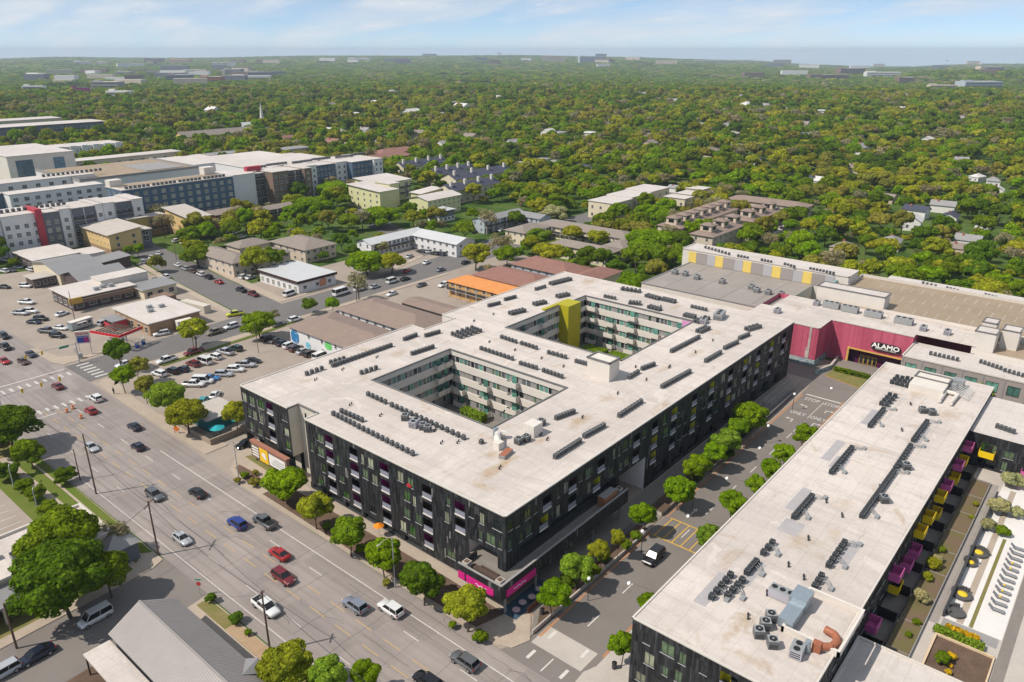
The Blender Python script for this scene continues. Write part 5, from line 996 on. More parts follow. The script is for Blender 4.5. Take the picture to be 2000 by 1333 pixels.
rbld('', '', 229.2, 378, 236, 396, CH - .8, 'slate_wall', 'clean_roof', 'flat', 0, .2, [('-y', 2, 2.6, 2.2, five, WD)], r2, [('-y', five)]); rbld('', '', 236.2, 370, 246, 396, CH, 'brown_brick', 'clean_roof', 'flat', 0, .3, [('-y', 3, 1.8, 1.8, five, WG)], r2); rbld('', '', 246.2, 372, 256, 396, CH - .6, 'dark_brick', 'clean_roof', 'flat', 0, .2, [('-y', 3, 2.2, 2.2, five, WD)], r2, [('-y', five)])
rbld('', '', 256.2, 369, 261, 396, CH, 'brown_brick', 'clean_roof', 'flat', 0, .3, [('-y', 1, 1.4, 1.6, five, WB)], r2); rbld('', '', 261.2, 374, 268, 396, CH + .3, 'white_wall', 'clean_roof', 'flat', 0, .3, [('-y', 2, 1.2, 1.6, five, WD)], r2); rbld('', '', 268.2, 375, 282, 398, CH - .3, 'blue_wall', 'clean_roof', 'flat', 0, .3, [('-y', 5, 1.5, 1.7, five, WG)], r2); rbld('', '', 282.2, 374, 290, 400, CH + .2, 'white_wall', 'clean_roof', 'flat', 0, .3, [('-y', 2, 1.3, 1.6, five, WD)], r2)
rbld('', '', 290.2, 369, 305, 398, CH, 'blue_wall', 'clean_roof', 'flat', 0, .3, [('-y', 5, 1.5, 1.7, five, WG)], r2); rbld('', '', 305.2, 367, 312, 398, CH + .3, 'white_wall', 'clean_roof', 'flat', 0, .3, [('-y', 2, 1.2, 1.6, five, WD), ('-x', 3, 1.2, 1.6, five[3:], WD)], r2)
b = MB(); b.box(13, 6, CH + .2, 22, 9, CH + 2.6); b.build('red_parapet', MATS['red_panel'], r2)
for k in range(40): OB('condenser', CO_BIG, r2, (16 + k * 2.0 + (k // 7) * 1.5, 12 + 2.5 * ((k // 7) % 2), CH + .6))
r3 = rbld('grey_apartments', 'five storey white and slate grey apartments with a red fin beside the boulevard', 78, 355, 99, 372, 17, 'white_wall', 'clean_roof', 'flat', 0, .3, [('-y', 6, 1.7, 1.8, four, WG)])
rbld('', '', 99.2, 354, 113, 372, 17, 'white_wall', 'clean_roof', 'flat', 0, .3, [('-y', 4, 1.7, 1.8, four, WG)], r3); b = MB(); b.box(33.5, -2.5, 0, 36, 10, 18.6); b.build('red_fin', MATS['red_panel'], r3)
for x0, x1, w, me, g in ((114.5, 121, 'slate_wall', WB, 0), (121.2, 125.5, 'white_wall', WG, 0), (125.7, 136, 'slate_wall', WD, 1), (136.2, 139, 'white_wall', WG, 0), (139.2, 144, 'white_wall', WG, 0), (144.2, 152, 'slate_wall', WD, 1), (152.2, 156.8, 'white_wall', WG, 0)):
    rbld('', '', x0, 354 + (1 if g else 0), x1, 371, 16.4 if w == 'slate_wall' else 16.9, w, 'clean_roof', 'flat', 0, .3, [('-y', max(1, int((x1 - x0) / 2.6)), 1.6, 1.8, four, me)], r3, [('-y', four[1:])] if g else [])
rbld('', '', 84, 410, 118, 424, 18, 'blue_wall', 'clean_roof', 'flat', 0, .3, [], r3); rbld('', '', 118.2, 402, 160, 412, 18, 'white_wall', 'clean_roof', 'flat', 0, .3, [('-y', 9, 2.2, 1.8, (8, 11.4, 14.6), WG)], r3); rbld('', '', 96, 440, 172, 454, 18, 'white_wall', 'clean_roof', 'flat', 0, .3, [('-y', 12, 2.2, 1.8, (11.4, 14.6), WD)], r3)
for k in range(26): OB('condenser', CO_BIG, r3, (22 + k * 2.2, 7, 17.4) if k < 13 else (40 + k * 2.4, 92, 18.4))
g = rbld('parking_garage', 'flat topped parking garage with tan deck and pale walls behind the blue apartments', 160, 430, 226, 490, 16, 'white_wall', 'tan_roof', 'flat', 0, .2, []); b = MB(); b.box(0, 0, 16.2, 66, .4, 17.4); b.box(0, .4, 16.2, .4, 60, 17.4); b.box(65.6, .4, 16.2, 66, 60, 17.4); b.box(40, 10, 16.2, 62, 40, 16.6); b.build('parapet', MATS['grey_panel'], g)
rbld('', '', 226.5, 440, 292, 470, 16.5, 'white_wall', 'clean_roof', 'flat', 0, .3, [], g); rbld('', '', 240, 404, 300, 436, 17, 'white_wall', 'clean_roof', 'flat', 0, .3, [], g)
wt = rbld('white_offices', 'white office block with tall blue window bays', 150, 500, 186, 560, 24, 'white_render', 'clean_roof', 'flat', 0, .3, []); 
for x, w in ((4, 9), (24, 6)):
    b = MB(); b.box(x, -.15, 1, x + w, 0, 21.5); b.build('window', MATS['glass_blue'], wt)
th = rbld('white_townhouses', 'long terrace of white townhouses with dark window bays', 200, 640, 276, 665, 11.5, 'white_wall', 'clean_roof', 'flat', 0, .4, [('-y', 18, 2.2, 3.2, (1.2, 6.6), WD)])
for k in range(9):
    b = MB(); b.box(2 + k * 8.4, -2, 0, 6.5 + k * 8.4, 0, 12.4); b.build('bay', MATS['white_wall'], th)
rbld('pink_terrace', 'low pinkish terrace with long white roof behind the parking garage', 205, 575, 290, 590, 8.5, 'beige_stucco', 'clean_roof', 'flat', 0, .6, [('-y', 10, 2.6, 1.8, (4.5,), WD)]); rbld('white_flat_shop', 'broad white flat roofed shop with a tree behind the parking garage', 240, 540, 300, 566, 6, 'white_wall', 'clean_roof', 'flat', 0, .3, [])
rbld('low_grey_roofs', 'low sheds with weathered brown roofs behind the parking garage', 240, 488, 285, 512, 6, 'grey_panel', 'shingle_taupe', 'gx', 1.4, .6, []); rbld('arcade_building', 'long tan building with small round windows behind the white roofs', 292, 492, 340, 505, 8, 'beige_stucco', 'pale_paving', 'flat', 0, .4, [('-y', 9, 1.2, 1.4, (4.5,), WD)])
rbld('glass_offices', 'dark glass office building with flat pale roof at the far left edge', 230, 800, 330, 830, 16, 'slate_wall', 'clean_roof', 'flat', 0, 2.0, [('-y', 22, 3, 2.2, (3, 8, 12), WINW['blue'])]); rbld('red_roof_store', 'white stores with a red stair tower beyond the glass offices', 230, 900, 330, 930, 14, 'beige_stucco', 'clean_roof', 'flat', 0, .4, [])
# green-cream apartments, navy-roofed terraces, brick courts, condos
l = rbld('lime_apartments', 'pale lime apartment court with white roofs and steel stairs', 262, 312, 274, 338, 10.5, 'lime_stucco', 'clean_roof', 'sy', 1.4, .9, [('-x', 5, 1.2, 1.3, (1.2, 4.3, 7.4), WD)]); rbld('', '', 276, 330, 300, 350, 11.0, 'lime_stucco', 'clean_roof', 'sy', 1.2, .9, [('-y', 4, 2.4, 2.2, (1, 4.2, 7.4), WG)], l, [('-y', (3.6, 6.8))]); rbld('', '', 274.2, 318, 281, 330, 12.4, 'lime_stucco', 'clean_roof', 'flat', 0, .5, [('-y', 1, .8, .8, (4.5, 7.5), WINP)], l)
rbld('', '', 268, 282, 292, 296, 8.6, 'lime_stucco', 'clean_roof', 'gx', 1.6, .8, [('-y', 7, .9, .9, (1.4, 4.6, 6.7), WD), ('-x', 2, .9, .9, (4.6,), WD)], l); rbld('', '', 284, 304, 300, 312, 7.4, 'lime_stucco', 'clean_roof', 'sx', 1.2, .8, [('-y', 5, 1.6, 1.4, (1, 4), WD)], l)
for k, (x0, y0, x1, y1) in enumerate(((345, 385, 386, 396), (330, 322, 382, 335), (300, 296, 340, 308), (336, 345, 372, 356))):
    n = rbld('navy_terrace', ['terrace with navy roof and white chimneys beyond the lime court, farthest', 'long terrace with navy roof, cream walls and tall white chimneys', 'navy roofed terrace right behind the lime court', 'short navy roofed terrace with white chimneys among trees'][k], x0, y0, x1, y1, 7.5, 'cream_stucco', 'shingle_navy', 'gx', 3.2, .6, [('-y', 8, 1.2, 1.6, (1, 4.4), WD), ('-x', 2, 1.2, 1.4, (4.4,), WD)])
    for q in range(4):
        b = MB(); x = 3 + q * (x1 - x0 - 6) / 3; b.box(x - .7, (y1 - y0) / 2 - 2.9, 7, x + .7, (y1 - y0) / 2 - 1.6, 12.4, 0); b.build('chimney', MATS['white_render'], n)
for k, (x0, y0, x1, y1) in enumerate(((388, 456, 428, 472), (350, 436, 402, 450))): rbld('brick_court', ['low orange brick court with brown red roof among the trees', 'nearer orange brick court with wide brown red roof'][k], x0, y0, x1, y1, 6.5, 'orange_wall', 'shingle_red', 'hip', 2.6, .8, [('-y', 9, 1.0, 1.2, (1, 3.9), WD)])
rbld('grey_apartment_house', 'grey roofed apartment house behind the white roofs', 350, 525, 372, 538, 8, 'beige_stucco', 'metal_roof', 'flat', 0, 1.0, [('-y', 4, 2.2, 1.6, (1, 4.6), WD)]); rbld('twin_apartment_house', 'second grey roofed apartment house nearer the parking garage', 300, 545, 325, 558, 7, 'beige_stucco', 'metal_roof', 'flat', 0, 1.0, [('-y', 5, 2.0, 1.6, (1, 4.2), WD)])
rbld('church_hall', 'long hall with brown gable roof and yellow end wall near the white steeple', 352, 690, 425, 706, 6, 'yellow_stucco', 'shingle_taupe', 'gx', 4.5, .8, [])
ch = rbld('church', 'white church with slender white steeple among trees', 432, 730, 470, 745, 6, 'white_wall', 'pale_metal', 'gx', 5, .6, []); b = MB(); b.box(30, 3, 0, 34, 7, 14); b.cyl((32, 5, 14), (32, 5, 30), 2.2, .1, 6); b.build('steeple', MATS['white_render'], ch)
def condos(name, label, x0, y0, x1, y1, n, wall, roof, pav):
    c = rbld(name, label, x0, y0, x1, y1, 8.6, wall, roof, 'hip', 1.8, .7, [('-y', max(3, int((x1 - x0) / 5)), 1.0, 1.4, (1, 4, 6.4), WD), ('-x', max(2, int((y1 - y0) / 5)), 1.0, 1.4, (1, 4, 6.4), WD)])
    L, Wd = x1 - x0, y1 - y0
    for k in range(n):
        f = (k + .5) / n; px, py = (f * L, Wd / 2) if L > Wd else (L / 2, f * Wd); b = MB(); b.box(px - 2.5, py - 2.5, 9, px + 2.5, py + 2.5, 12.2, 0); b.box(px - 1.3, py - 2.56, 10.2, px + 1.3, py - 2.5, 11.7, 2); b.box(px - 2.56, py - 1.3, 10.2, px - 2.5, py + 1.3, 11.7, 2)
        roof_mesh(b, px - 2.5, py - 2.5, px + 2.5, py + 2.5, 12.22, pav, 1.0, .5, 1, 0); b.build('roof_pavilion', [MATS[wall], MATS[roof if pav == 'hip' else 'clean_roof'], MATS['glass_dark']], c)
    return c
condos('beige_condos', 'long row of beige condos with brown roofs and square roof pavilions, left of the lane', 293, 152, 350, 163, 7, 'beige_stucco', 'shingle_brown', 'hip'); condos('beige_condos', 'beige condos with brown roofs and roof pavilions, right of the lane', 287, 134, 322, 144, 3, 'beige_stucco', 'shingle_brown', 'hip'); condos('beige_condos', 'further beige condo row with white garden walls in front', 326, 134, 362, 144, 3, 'beige_stucco', 'shingle_brown', 'hip'); condos('beige_condos', 'beige condo row crossing the end of the lane', 372, 128, 384, 168, 0, 'beige_stucco', 'shingle_brown', 'hip')
for k in range(12):
    b = MB(); b.box(332 + k * 3.6, 127, 0, 334.6 + k * 3.6, 132, 2.8); tag(b.build('garden_wall', MATS['white_render']), 'white walled yard before the beige condo row', 'garden wall', 'white yards before the condos')
for k, (x0, y0, x1, y1) in enumerate(((322, 205, 340, 220), (342, 207, 362, 222), (364, 208, 384, 224), (357, 184, 366, 196), (370, 186, 380, 196), (388, 190, 398, 200))):
    rbld('cream_condo', ['boxy cream condo with pale flat roofs nearest the big trees', 'boxy cream condo in the middle of its row', 'boxy cream condo at the far end of its row', 'small cream condo left of the beige condo row', 'small cream condo second left of the beige row', 'small cream condo farthest left of the beige row'][k], x0, y0, x1, y1, 8.5, 'cream_stucco', 'clean_roof', 'flat', 0, .4, [('-y', 3, 1.2, 1.5, (1.2, 5), WD), ('-x', 3, 1.2, 1.5, (1.2, 5), WD)])
# far shops and offices
for k, (u, v, l, w, h, wall, roof, lab) in enumerate(((1080, 128, 150, 60, 40, 'beige_stucco', 'clean_roof', 'big pale office block far off in the woods, left of its pair'), (1155, 128, 160, 60, 38, 'grey_siding', 'clean_roof', 'big grey office block far off in the woods, right of its pair'), (975, 109, 90, 90, 70, 'slate_wall', 'grey_roof', 'lone dark tower on the skyline'), (1665, 148, 120, 50, 22, 'brown_brick', 'clean_roof', 'long brown school building with white roof at the foot of the right hills'), (1725, 153, 130, 40, 14, 'white_wall', 'clean_roof', 'long low white roofed hall beside the brown school'), (1620, 156, 160, 30, 10, 'brown_brick', 'clean_roof', 'long low brown range left of the school'), (1770, 166, 50, 40, 14, 'brown_brick', 'pale_metal', 'square pale roofed hall right of the school'), (1920, 176, 110, 40, 14, 'grey_siding', 'pale_metal', 'wide pale roofed hall at the far right'), (1840, 178, 60, 20, 6, 'beige_stucco', 'pale_paving', 'low tan range before the far right hall'), (1390, 124, 300, 30, 14, 'beige_stucco', 'clean_roof', 'long pale buildings below the right ridge'), (1450, 122, 200, 30, 14, 'white_wall', 'clean_roof', 'white strip of buildings on the right ridge'), (300, 125, 120, 60, 26, 'brown_brick', 'clean_roof', 'brown blocks rising near the left skyline'), (350, 127, 130, 60, 24, 'orange_wall', 'clean_roof', 'orange tinted blocks near the left skyline'), (160, 131, 90, 40, 16, 'white_wall', 'clean_roof', 'white blocks near the left skyline'), (200, 131, 60, 40, 14, 'beige_stucco', 'clean_roof', 'pale block near the left skyline, second from the edge'), (430, 134, 80, 50, 20, 'white_wall', 'clean_roof', 'white offices near the left skyline, rightmost'), (455, 150, 60, 40, 18, 'slate_wall', 'clean_roof', 'slate offices below the white offices'), (350, 163, 70, 40, 16, 'slate_wall', 'clean_roof', 'grey block with white roof in the far left woods'), (410, 165, 60, 35, 12, 'red_brick', 'clean_roof', 'brick block with flat roof in the far left woods'), (490, 160, 120, 40, 10, 'white_wall', 'clean_roof', 'long white shopping strip in the far left woods'), (240, 149, 60, 40, 8, 'grey_panel', 'clean_roof', 'low grey roofs left of the shopping strip'), (300, 148, 60, 40, 8, 'grey_panel', 'shingle_taupe', 'low taupe roofs left of the shopping strip'), (205, 180, 60, 30, 12, 'grey_panel', 'clean_roof', 'flat roofed store with a red gable in the left woods'), (155, 192, 30, 18, 9, 'purple_wall', 'shingle_navy', 'small purple fronted store in the left woods'), (230, 196, 40, 22, 6, 'white_wall', 'clean_roof', 'low white roof in the left woods'), (65, 183, 40, 20, 6, 'white_wall', 'clean_roof', 'low white roof at the left edge of the woods'), (700, 116, 160, 40, 16, 'white_wall', 'clean_roof', 'white specks of buildings on the middle skyline'), (560, 112, 100, 40, 14, 'white_wall', 'clean_roof', 'pale buildings on the skyline left of centre'), (1850, 120, 60, 30, 10, 'beige_stucco', 'clean_roof', 'pale house on the right hilltop'), (1920, 128, 50, 30, 10, 'white_wall', 'clean_roof', 'white house on the right hilltop'))):
    p = G(u, v); z = terrain_z(p.x, p.y)
    for _ in range(3): p = G(u, v, z); z = terrain_z(p.x, p.y)
    o = thing('distant_building', lab, 'building', (p.x, p.y, z), YAW - PI / 2 + (.15 if k % 2 else -.1), 'buildings far off in the woods')
    h += 9; b = MB(); b.box(-l / 2, 0, -6, l / 2, w, h, 0, 1); b.box(-l / 2 + 2, w * .3, h, -l / 2 + l * .3, w * .6, h + 3, 0, 1); b.build('wall', [MATS[wall], MATS[roof]], o)
    nf = max(1, int(h / 7))
    for q in range(nf): b = MB(); b.box(-l / 2 + 2, -.6, 3 + q * 7, l / 2 - 2, -.1, 5.6 + q * 7); b.build('window_band', MATS['glass_grey'], o)
    KEEP.append([(p.x + math.cos(a) * max(l, w) * .55, p.y + math.sin(a) * max(l, w) * .55) for a in (0, 1.05, 2.1, 3.14, 4.2, 5.25)])

rd = random.Random(51)
DC = (('white_wall', 'clean_roof', 'low white building'), ('beige_stucco', 'clean_roof', 'low beige building with white roof'), ('slate_wall', 'clean_roof', 'low slate building with white roof'), ('brown_brick', 'shingle_taupe', 'low brown building'))
for k in range(64):
    if k < 34: u, v = rd.uniform(60, 540), rd.uniform(124, 172); zone = 'in the far left shopping strip'
    elif k < 52: u, v = rd.uniform(620, 1350), rd.uniform(112, 136); zone = 'near the middle skyline'
    else: u, v = rd.uniform(1380, 1990), rd.uniform(124, 160); zone = 'among the far right hills'
    p = G(u, v); z = terrain_z(p.x, p.y)
    for _ in range(3): p = G(u, v, z); z = terrain_z(p.x, p.y)
    wm, rm, lb = DC[k % 4]; sc_ = max(1.0, math.hypot(p.x, p.y) / 1700)
    l, w, h = rd.uniform(35, 75) * sc_ ** .6, rd.uniform(18, 30), rd.uniform(11, 19) * sc_ ** .5
    o = thing('distant_building', f'{lb} {zone}', 'building', (p.x, p.y, z), YAW - PI / 2 + rd.gauss(0, .25), 'low buildings ' + zone)
    b = MB(); b.box(-l / 2, 0, -5, l / 2, w, h, 0, 1); b.build('wall', [MATS[wm], MATS[rm]], o); b = MB(); b.box(-l / 2 + 1, -.4, 3, l / 2 - 1, -.05, 6); b.build('window_band', MATS['glass_grey'], o)
    KEEP.append([(p.x + math.cos(a) * l * .6, p.y + math.sin(a) * l * .6) for a in (0, 1.05, 2.1, 3.14, 4.2, 5.25)])
# ------------------------------------------------------------------ vegetation
import numpy as np
def leaf_mat(name, src, trans=.45):
    m = bpy.data.materials.new(name); m.use_nodes = True; t = m.node_tree; t.nodes.clear(); MATS[name] = m
    o = N(t, 'ShaderNodeOutputMaterial'); g = N(t, 'ShaderNodeNewGeometry')
    if src == 'obj': base = N(t, 'ShaderNodeObjectInfo').outputs['Color']
    else: base = N(t, 'ShaderNodeAttribute', attribute_type='INSTANCER', attribute_name='tint').outputs['Color']
    v = N(t, 'ShaderNodeTexCoord').outputs['Object']
    c = MIX(t, 1.0, base, RAMP(t, g.outputs['Random Per Island'], [(0, .5), (.5, 1.0), (1, 1.7)]), 'MULTIPLY')
    c = MIX(t, 1.0, c, RAMP(t, NOISE(t, v, .35, 3, .6), [(.35, (.80, .84, .8)), (.65, (1.18, 1.12, 1.05))]), 'MULTIPLY')
    d = N(t, 'ShaderNodeBsdfDiffuse'); tr = N(t, 'ShaderNodeBsdfTranslucent'); mx = N(t, 'ShaderNodeMixShader'); mx.inputs[0].default_value = trans
    t.links.new(c, d.inputs[0]); t.links.new(MIX(t, 1.0, c, (1.25, 1.3, .6), 'MULTIPLY'), tr.inputs[0]); t.links.new(d.outputs[0], mx.inputs[1]); t.links.new(tr.outputs[0], mx.inputs[2]); t.links.new(mx.outputs[0], o.inputs[0])
    return m
LEAF, LEAFI = leaf_mat('leaves', 'obj'), leaf_mat('forest_leaves', 'inst')
M('bark', (.11, .08, .06), .95, .2, 2)
def crown_arrays(seed, R, Hc, zc, nblob, nleaf, ls, flat=.75, core=.14):
    rg = np.random.default_rng(seed)
    bl = []
    for k in range(nblob):
        q = rg.normal(size=3); q /= np.linalg.norm(q); q[2] = q[2] if q[2] > -.5 else -q[2]; rr = rg.uniform(.30, .80) if k else 0.0
        bl.append((q[0] * rr * R, q[1] * rr * R, zc + q[2] * rr * Hc * .5, R * rg.uniform(.17, .36)))
    bl = np.array(bl); n = nleaf * 2
    w = bl[:, 3] ** 2; idx = rg.choice(nblob, n, p=w / w.sum())
    d = rg.normal(size=(n, 3)); d /= np.linalg.norm(d, axis=1)[:, None]; d[:, 2] = np.where(d[:, 2] < -.55, -d[:, 2], d[:, 2])
    rad = bl[idx, 3] * (1 - core * rg.uniform(0, 1, n) ** 2 + rg.normal(0, .05, n))
    p = bl[idx, :3] + d * rad[:, None] * np.array([1, 1, flat])
    dist = np.linalg.norm((p[:, None, :] - bl[None, :, :3]) / np.array([1, 1, flat]), axis=2) / bl[None, :, 3]
    ok = (dist < .80).sum(axis=1) == 0
    keepi = np.where(ok)[0]; rest = np.where(~ok)[0]; sel = np.concatenate([keepi, rest])[:nleaf]
    p, d = p[sel], d[sel]; n = len(p)
    nr = d + rg.normal(0, .30, (n, 3)); nr[:, 2] += .15; nr /= np.linalg.norm(nr, axis=1)[:, None]
    a = np.cross(nr, rg.normal(size=(n, 3))); a /= np.linalg.norm(a, axis=1)[:, None]; b = np.cross(nr, a)
    s = ls * rg.uniform(.6, 1.35, n)[:, None] * .5; e = rg.uniform(.55, 1.0, n)[:, None]
    v = np.stack([p - a * s - b * s * e, p + a * s - b * s * e * .7, p + a * s * .8 + b * s * e, p - a * s * .9 + b * s * e], 1).reshape(-1, 3)
    return v
def leaf_mesh(name, v, m):
    me = bpy.data.meshes.new(name); n = len(v) // 4
    me.vertices.add(n * 4); me.vertices.foreach_set('co', v.astype('f').ravel()); me.loops.add(n * 4); me.loops.foreach_set('vertex_index', np.arange(n * 4, dtype='i'))
    me.polygons.add(n); me.polygons.foreach_set('loop_start', np.arange(0, n * 4, 4, dtype='i')); me.materials.append(m); me.update(calc_edges=True); return me
def trunk_mesh(seed, h, r, spread, m, n=5):
    rr = random.Random(seed); b = MB(); top = (rr.gauss(0, .2), rr.gauss(0, .2), h * .5); b.cyl((0, 0, -.1), top, r, r * .7, 7)
    for k in range(n):
        a = 2 * PI * k / n + rr.gauss(0, .3); e = (top[0] + math.cos(a) * spread * rr.uniform(.5, .8), top[1] + math.sin(a) * spread * rr.uniform(.5, .8), h * rr.uniform(.72, .95)); b.cyl(top, e, r * .5, r * .14, 5)
    return b.mesh(name_ := 'trunk', m)
# variants at real size: street tree R 2.8 m, forest tree R 5 m
ST = [leaf_mesh('crown', crown_arrays(10 + k, 2.8, 4.6, 4.6, 52 + 5 * k, 10000, .24), LEAF) for k in range(4)]
BIG = [leaf_mesh('crown', crown_arrays(30 + k, 5.0, 7.0, 6.6, 80, 17000, .35), LEAF) for k in range(3)]
MID = [leaf_mesh('crown', crown_arrays(50 + k, 5.0, 6.2, 6.0, 34, 3000, .70), LEAF) for k in range(5)]
BARE = [leaf_mesh('crown', crown_arrays(70 + k, 5.0, 6.6, 6.0, 16, 1100, .42, core=.9), LEAF) for k in range(2)]
TR_S, TR_B, TR_M = trunk_mesh(1, 4.6, .14, 1.9, MATS['bark']), trunk_mesh(2, 7, .28, 3.4, MATS['bark'], 7), trunk_mesh(3, 6, .22, 3.2, MATS['bark'], 6)
GREENS = {'g': (.165, .24, .012), 'b': (.18, .285, .008), 'y': (.30, .31, .022), 'd': (.105, .175, .012), 'o': (.27, .255, .045), 'n': (.30, .265, .17), 'p': (.38, .37, .20), 'l': (.22, .32, .03), 'q': (.62, .42, .02)}
def jit(c, r, a=.15): f = r.uniform(1 - a, 1 + a); return (c[0] * f * r.uniform(.93, 1.07), c[1] * f, c[2] * f)
rt_ = random.Random(11)
def tree(u, v, rpx, col, label, kind='S', zc=None, group=None, name='tree', sq=1.0, base=0.0):
    "street tree whose crown shows at (u, v) with a radius of rpx"
    z = zc if zc is not None else (4.4 if kind == 'S' else 6.0)
    p = G(u, v, z); dep = PJ(p)[2]; R = rpx * dep / FPX
    if kind == 'S': me, tm, R0, z0 = rt_.choice(ST), TR_S, 2.8, 4.6
    elif kind == 'B': me, tm, R0, z0 = rt_.choice(BIG), TR_B, 5.0, 6.6
    elif kind == 'N': me, tm, R0, z0 = rt_.choice(BARE), TR_M, 5.0, 6.0
    else: me, tm, R0, z0 = rt_.choice(MID), TR_M, 5.0, 6.0
    s = R / R0; sz = (z - base) / z0 * sq
    o = thing(name, label, 'tree' if name == 'tree' else name, (p.x, p.y, base), rt_.uniform(0, 6.28), group)
    c = OB('crown', me, o, None, 0, (s, s, (s + sz) / 2), jit(GREENS[col], rt_)); 
    dz = z - base - z0 * (s + sz) / 2; c.location = (0, 0, dz)
    OB('trunk', tm, o, None, 0, (s * .8, s * .8, max(.3, (z - base) / z0)))
    KEEP.append([(p.x + R * 1.1 * math.cos(a), p.y + R * 1.1 * math.sin(a)) for a in (0, 1.57, 3.14, 4.71)])
    return o
LAM = 'street trees along the boulevard before the dark block'
for u, v, r, c, l in ((555, 945, 46, 'b', 'round street tree nearest the yellow billboard'), (614, 992, 36, 'y', 'yellowish round street tree, second from the billboard'), (681, 1042, 40, 'g', 'round street tree, third from the billboard'), (748, 1083, 39, 'b', 'street tree behind the curved street lamp'), (826, 1135, 47, 'd', 'dark round street tree right of the street lamp'), (912, 1185, 50, 'y', 'large round street tree at the plaza corner')): tree(u, v, r, c, l, group=LAM, zc=4.6)
for u, v, r, c, l in ((1080, 1163, 37, 'b', 'bright small tree beside the patio tables'), (1127, 1110, 35, 'l', 'bright tree above the globe lamp on the plaza bed'), (1172, 1078, 26, 'y', 'yellow green sapling in the plaza bed'), (1207, 1052, 17, 'y', 'thin yellow sapling farther up the plaza bed'), (1258, 1006, 30, 'b', 'green street tree by the hatched crossing'), (1326, 957, 34, 'b', 'first street tree past the portal planter'), (1362, 910, 33, 'b', 'second street tree past the portal planter'), (1393, 886, 27, 'b', 'third street tree past the portal planter'), (1418, 862, 32, 'l', 'fourth street tree past the portal planter'), (1446, 836, 28, 'b', 'fifth street tree past the portal planter'), (1463, 812, 38, 'b', 'big last street tree before the bike racks')): tree(u, v, r, c, l, group='trees along the shopping street')
for u, v, r, c, l in ((1382, 1048, 30, 'l', 'street tree half hidden behind the long roof, near the hatched crossing'), (1432, 982, 30, 'b', 'second tree peeking past the long roof'), (1477, 946, 23, 'b', 'third tree peeking past the long roof'), (1507, 916, 24, 'b', 'fourth tree peeking past the long roof'), (1533, 886, 24, 'b', 'fifth tree peeking past the long roof'), (1572, 850, 27, 'b', 'last tree peeking past the long roof'), (1264, 1178, 22, 'b', 'tree peeking over the near end of the long roof'), (1216, 1258, 30, 'b', 'tree before the end wall of the long block')): tree(u, v, r, c, l, zc=4.0, group='trees on the far pavement of the shopping street')
for u, v, r, c, l, k, z in ((12, 832, 58, 'd', 'dark spreading tree at the left edge by the boulevard', 'B', 6), (56, 884, 36, 'g', 'round tree on the office lawn by the boulevard', 'S', 4), (112, 1050, 76, 'g', 'big dark tree over the white roofed offices', 'B', 7.5), (118, 1128, 92, 'd', 'huge dark tree beside the back lane', 'B', 7.5), (205, 1112, 50, 'g', 'broad green tree at the right of the huge tree', 'B', 5.5), (226, 1040, 36, 'n', 'bare twiggy tree by the corner lawn', 'N', 4.2), (558, 1312, 62, 'y', 'yellow green tree before the grey gabled roof', 'S', 5), (640, 1318, 40, 'l', 'green tree right of the grey gabled roof', 'S', 4.6), (714, 1318, 32, 'b', 'small round tree at the bottom of the boulevard', 'S', 4)): tree(u, v, r, c, l, k, z)
for u, v, r, c, l in ((238, 734, 26, 'b', 'light green tree at the junction corner'), (268, 716, 22, 'o', 'olive tree behind the junction corner tree'), (281, 752, 23, 'o', 'brownish tree below the junction corner tree'), (323, 773, 38, 'l', 'spreading tree by the parking lot edge'), (362, 808, 40, 'y', 'yellow green tree beside the teal patio'), (458, 806, 26, 'y', 'tree against the dark block by the teal patio'), (505, 632, 35, 'g', 'round tree at the parking lot gate on the side street'), (648, 592, 15, 'b', 'little tree by the mural apartments'), (104, 466, 19, 'b', 'tree before the grey apartments'), (268, 486, 15, 'b', 'tree before the yellow apartments'), (252, 488, 12, 'g', 'second tree before the yellow apartments'), (385, 497, 33, 'g', 'big tree at the corner of the beige apartments'), (412, 452, 14, 'b', 'little tree by the red brick end wall'), (384, 460, 10, 'l', 'tiny tree before the ochre apartments'), (450, 468, 18, 'g', 'flat round tree in the beige court'), (490, 424, 27, 'o', 'olive tree in the car park of the tan lodge'), (716, 512, 40, 'b', 'big bright tree beside the white motel'), (764, 510, 30, 'y', 'yellow green tree at the white motel car park'), (990, 497, 28, 'b', 'round tree at the bend of the motel street'), (1053, 462, 26, 'l', 'bright round tree before the cream motel'), (1168, 464, 25, 'y', 'yellow green tree inside the cream motel court'), (1272, 476, 60, 'b', 'great green tree beside the cream motel'), (1326, 470, 34, 'd', 'dark tree between the cream motel and the striped wing'), (1236, 497, 26, 'g', 'tree at the end of the cream motel'), (612, 404, 40, 'b', 'big green tree below the brown apartments'), (655, 372, 36, 'b', 'big green tree right of the brown apartments'), (682, 432, 26, 'g', 'round tree in the lime court car park'), (742, 424, 40, 'b', 'wide tree before the lime apartments'), (1080, 416, 30, 'p', 'pale flowering tree behind the grey motel'), (745, 482, 20, 'p', 'pale leafless tree over the white motel')): tree(u, v, r, c, l, 'B' if r > 28 else 'S', 5 if r > 20 else 3.6)
tree(1915, 765, 24, 'l', 'bright tree before the taupe office range', 'S', 4.5); tree(1990, 775, 20, 'b', 'green tree at the right edge by the taupe range', 'S', 4.5)
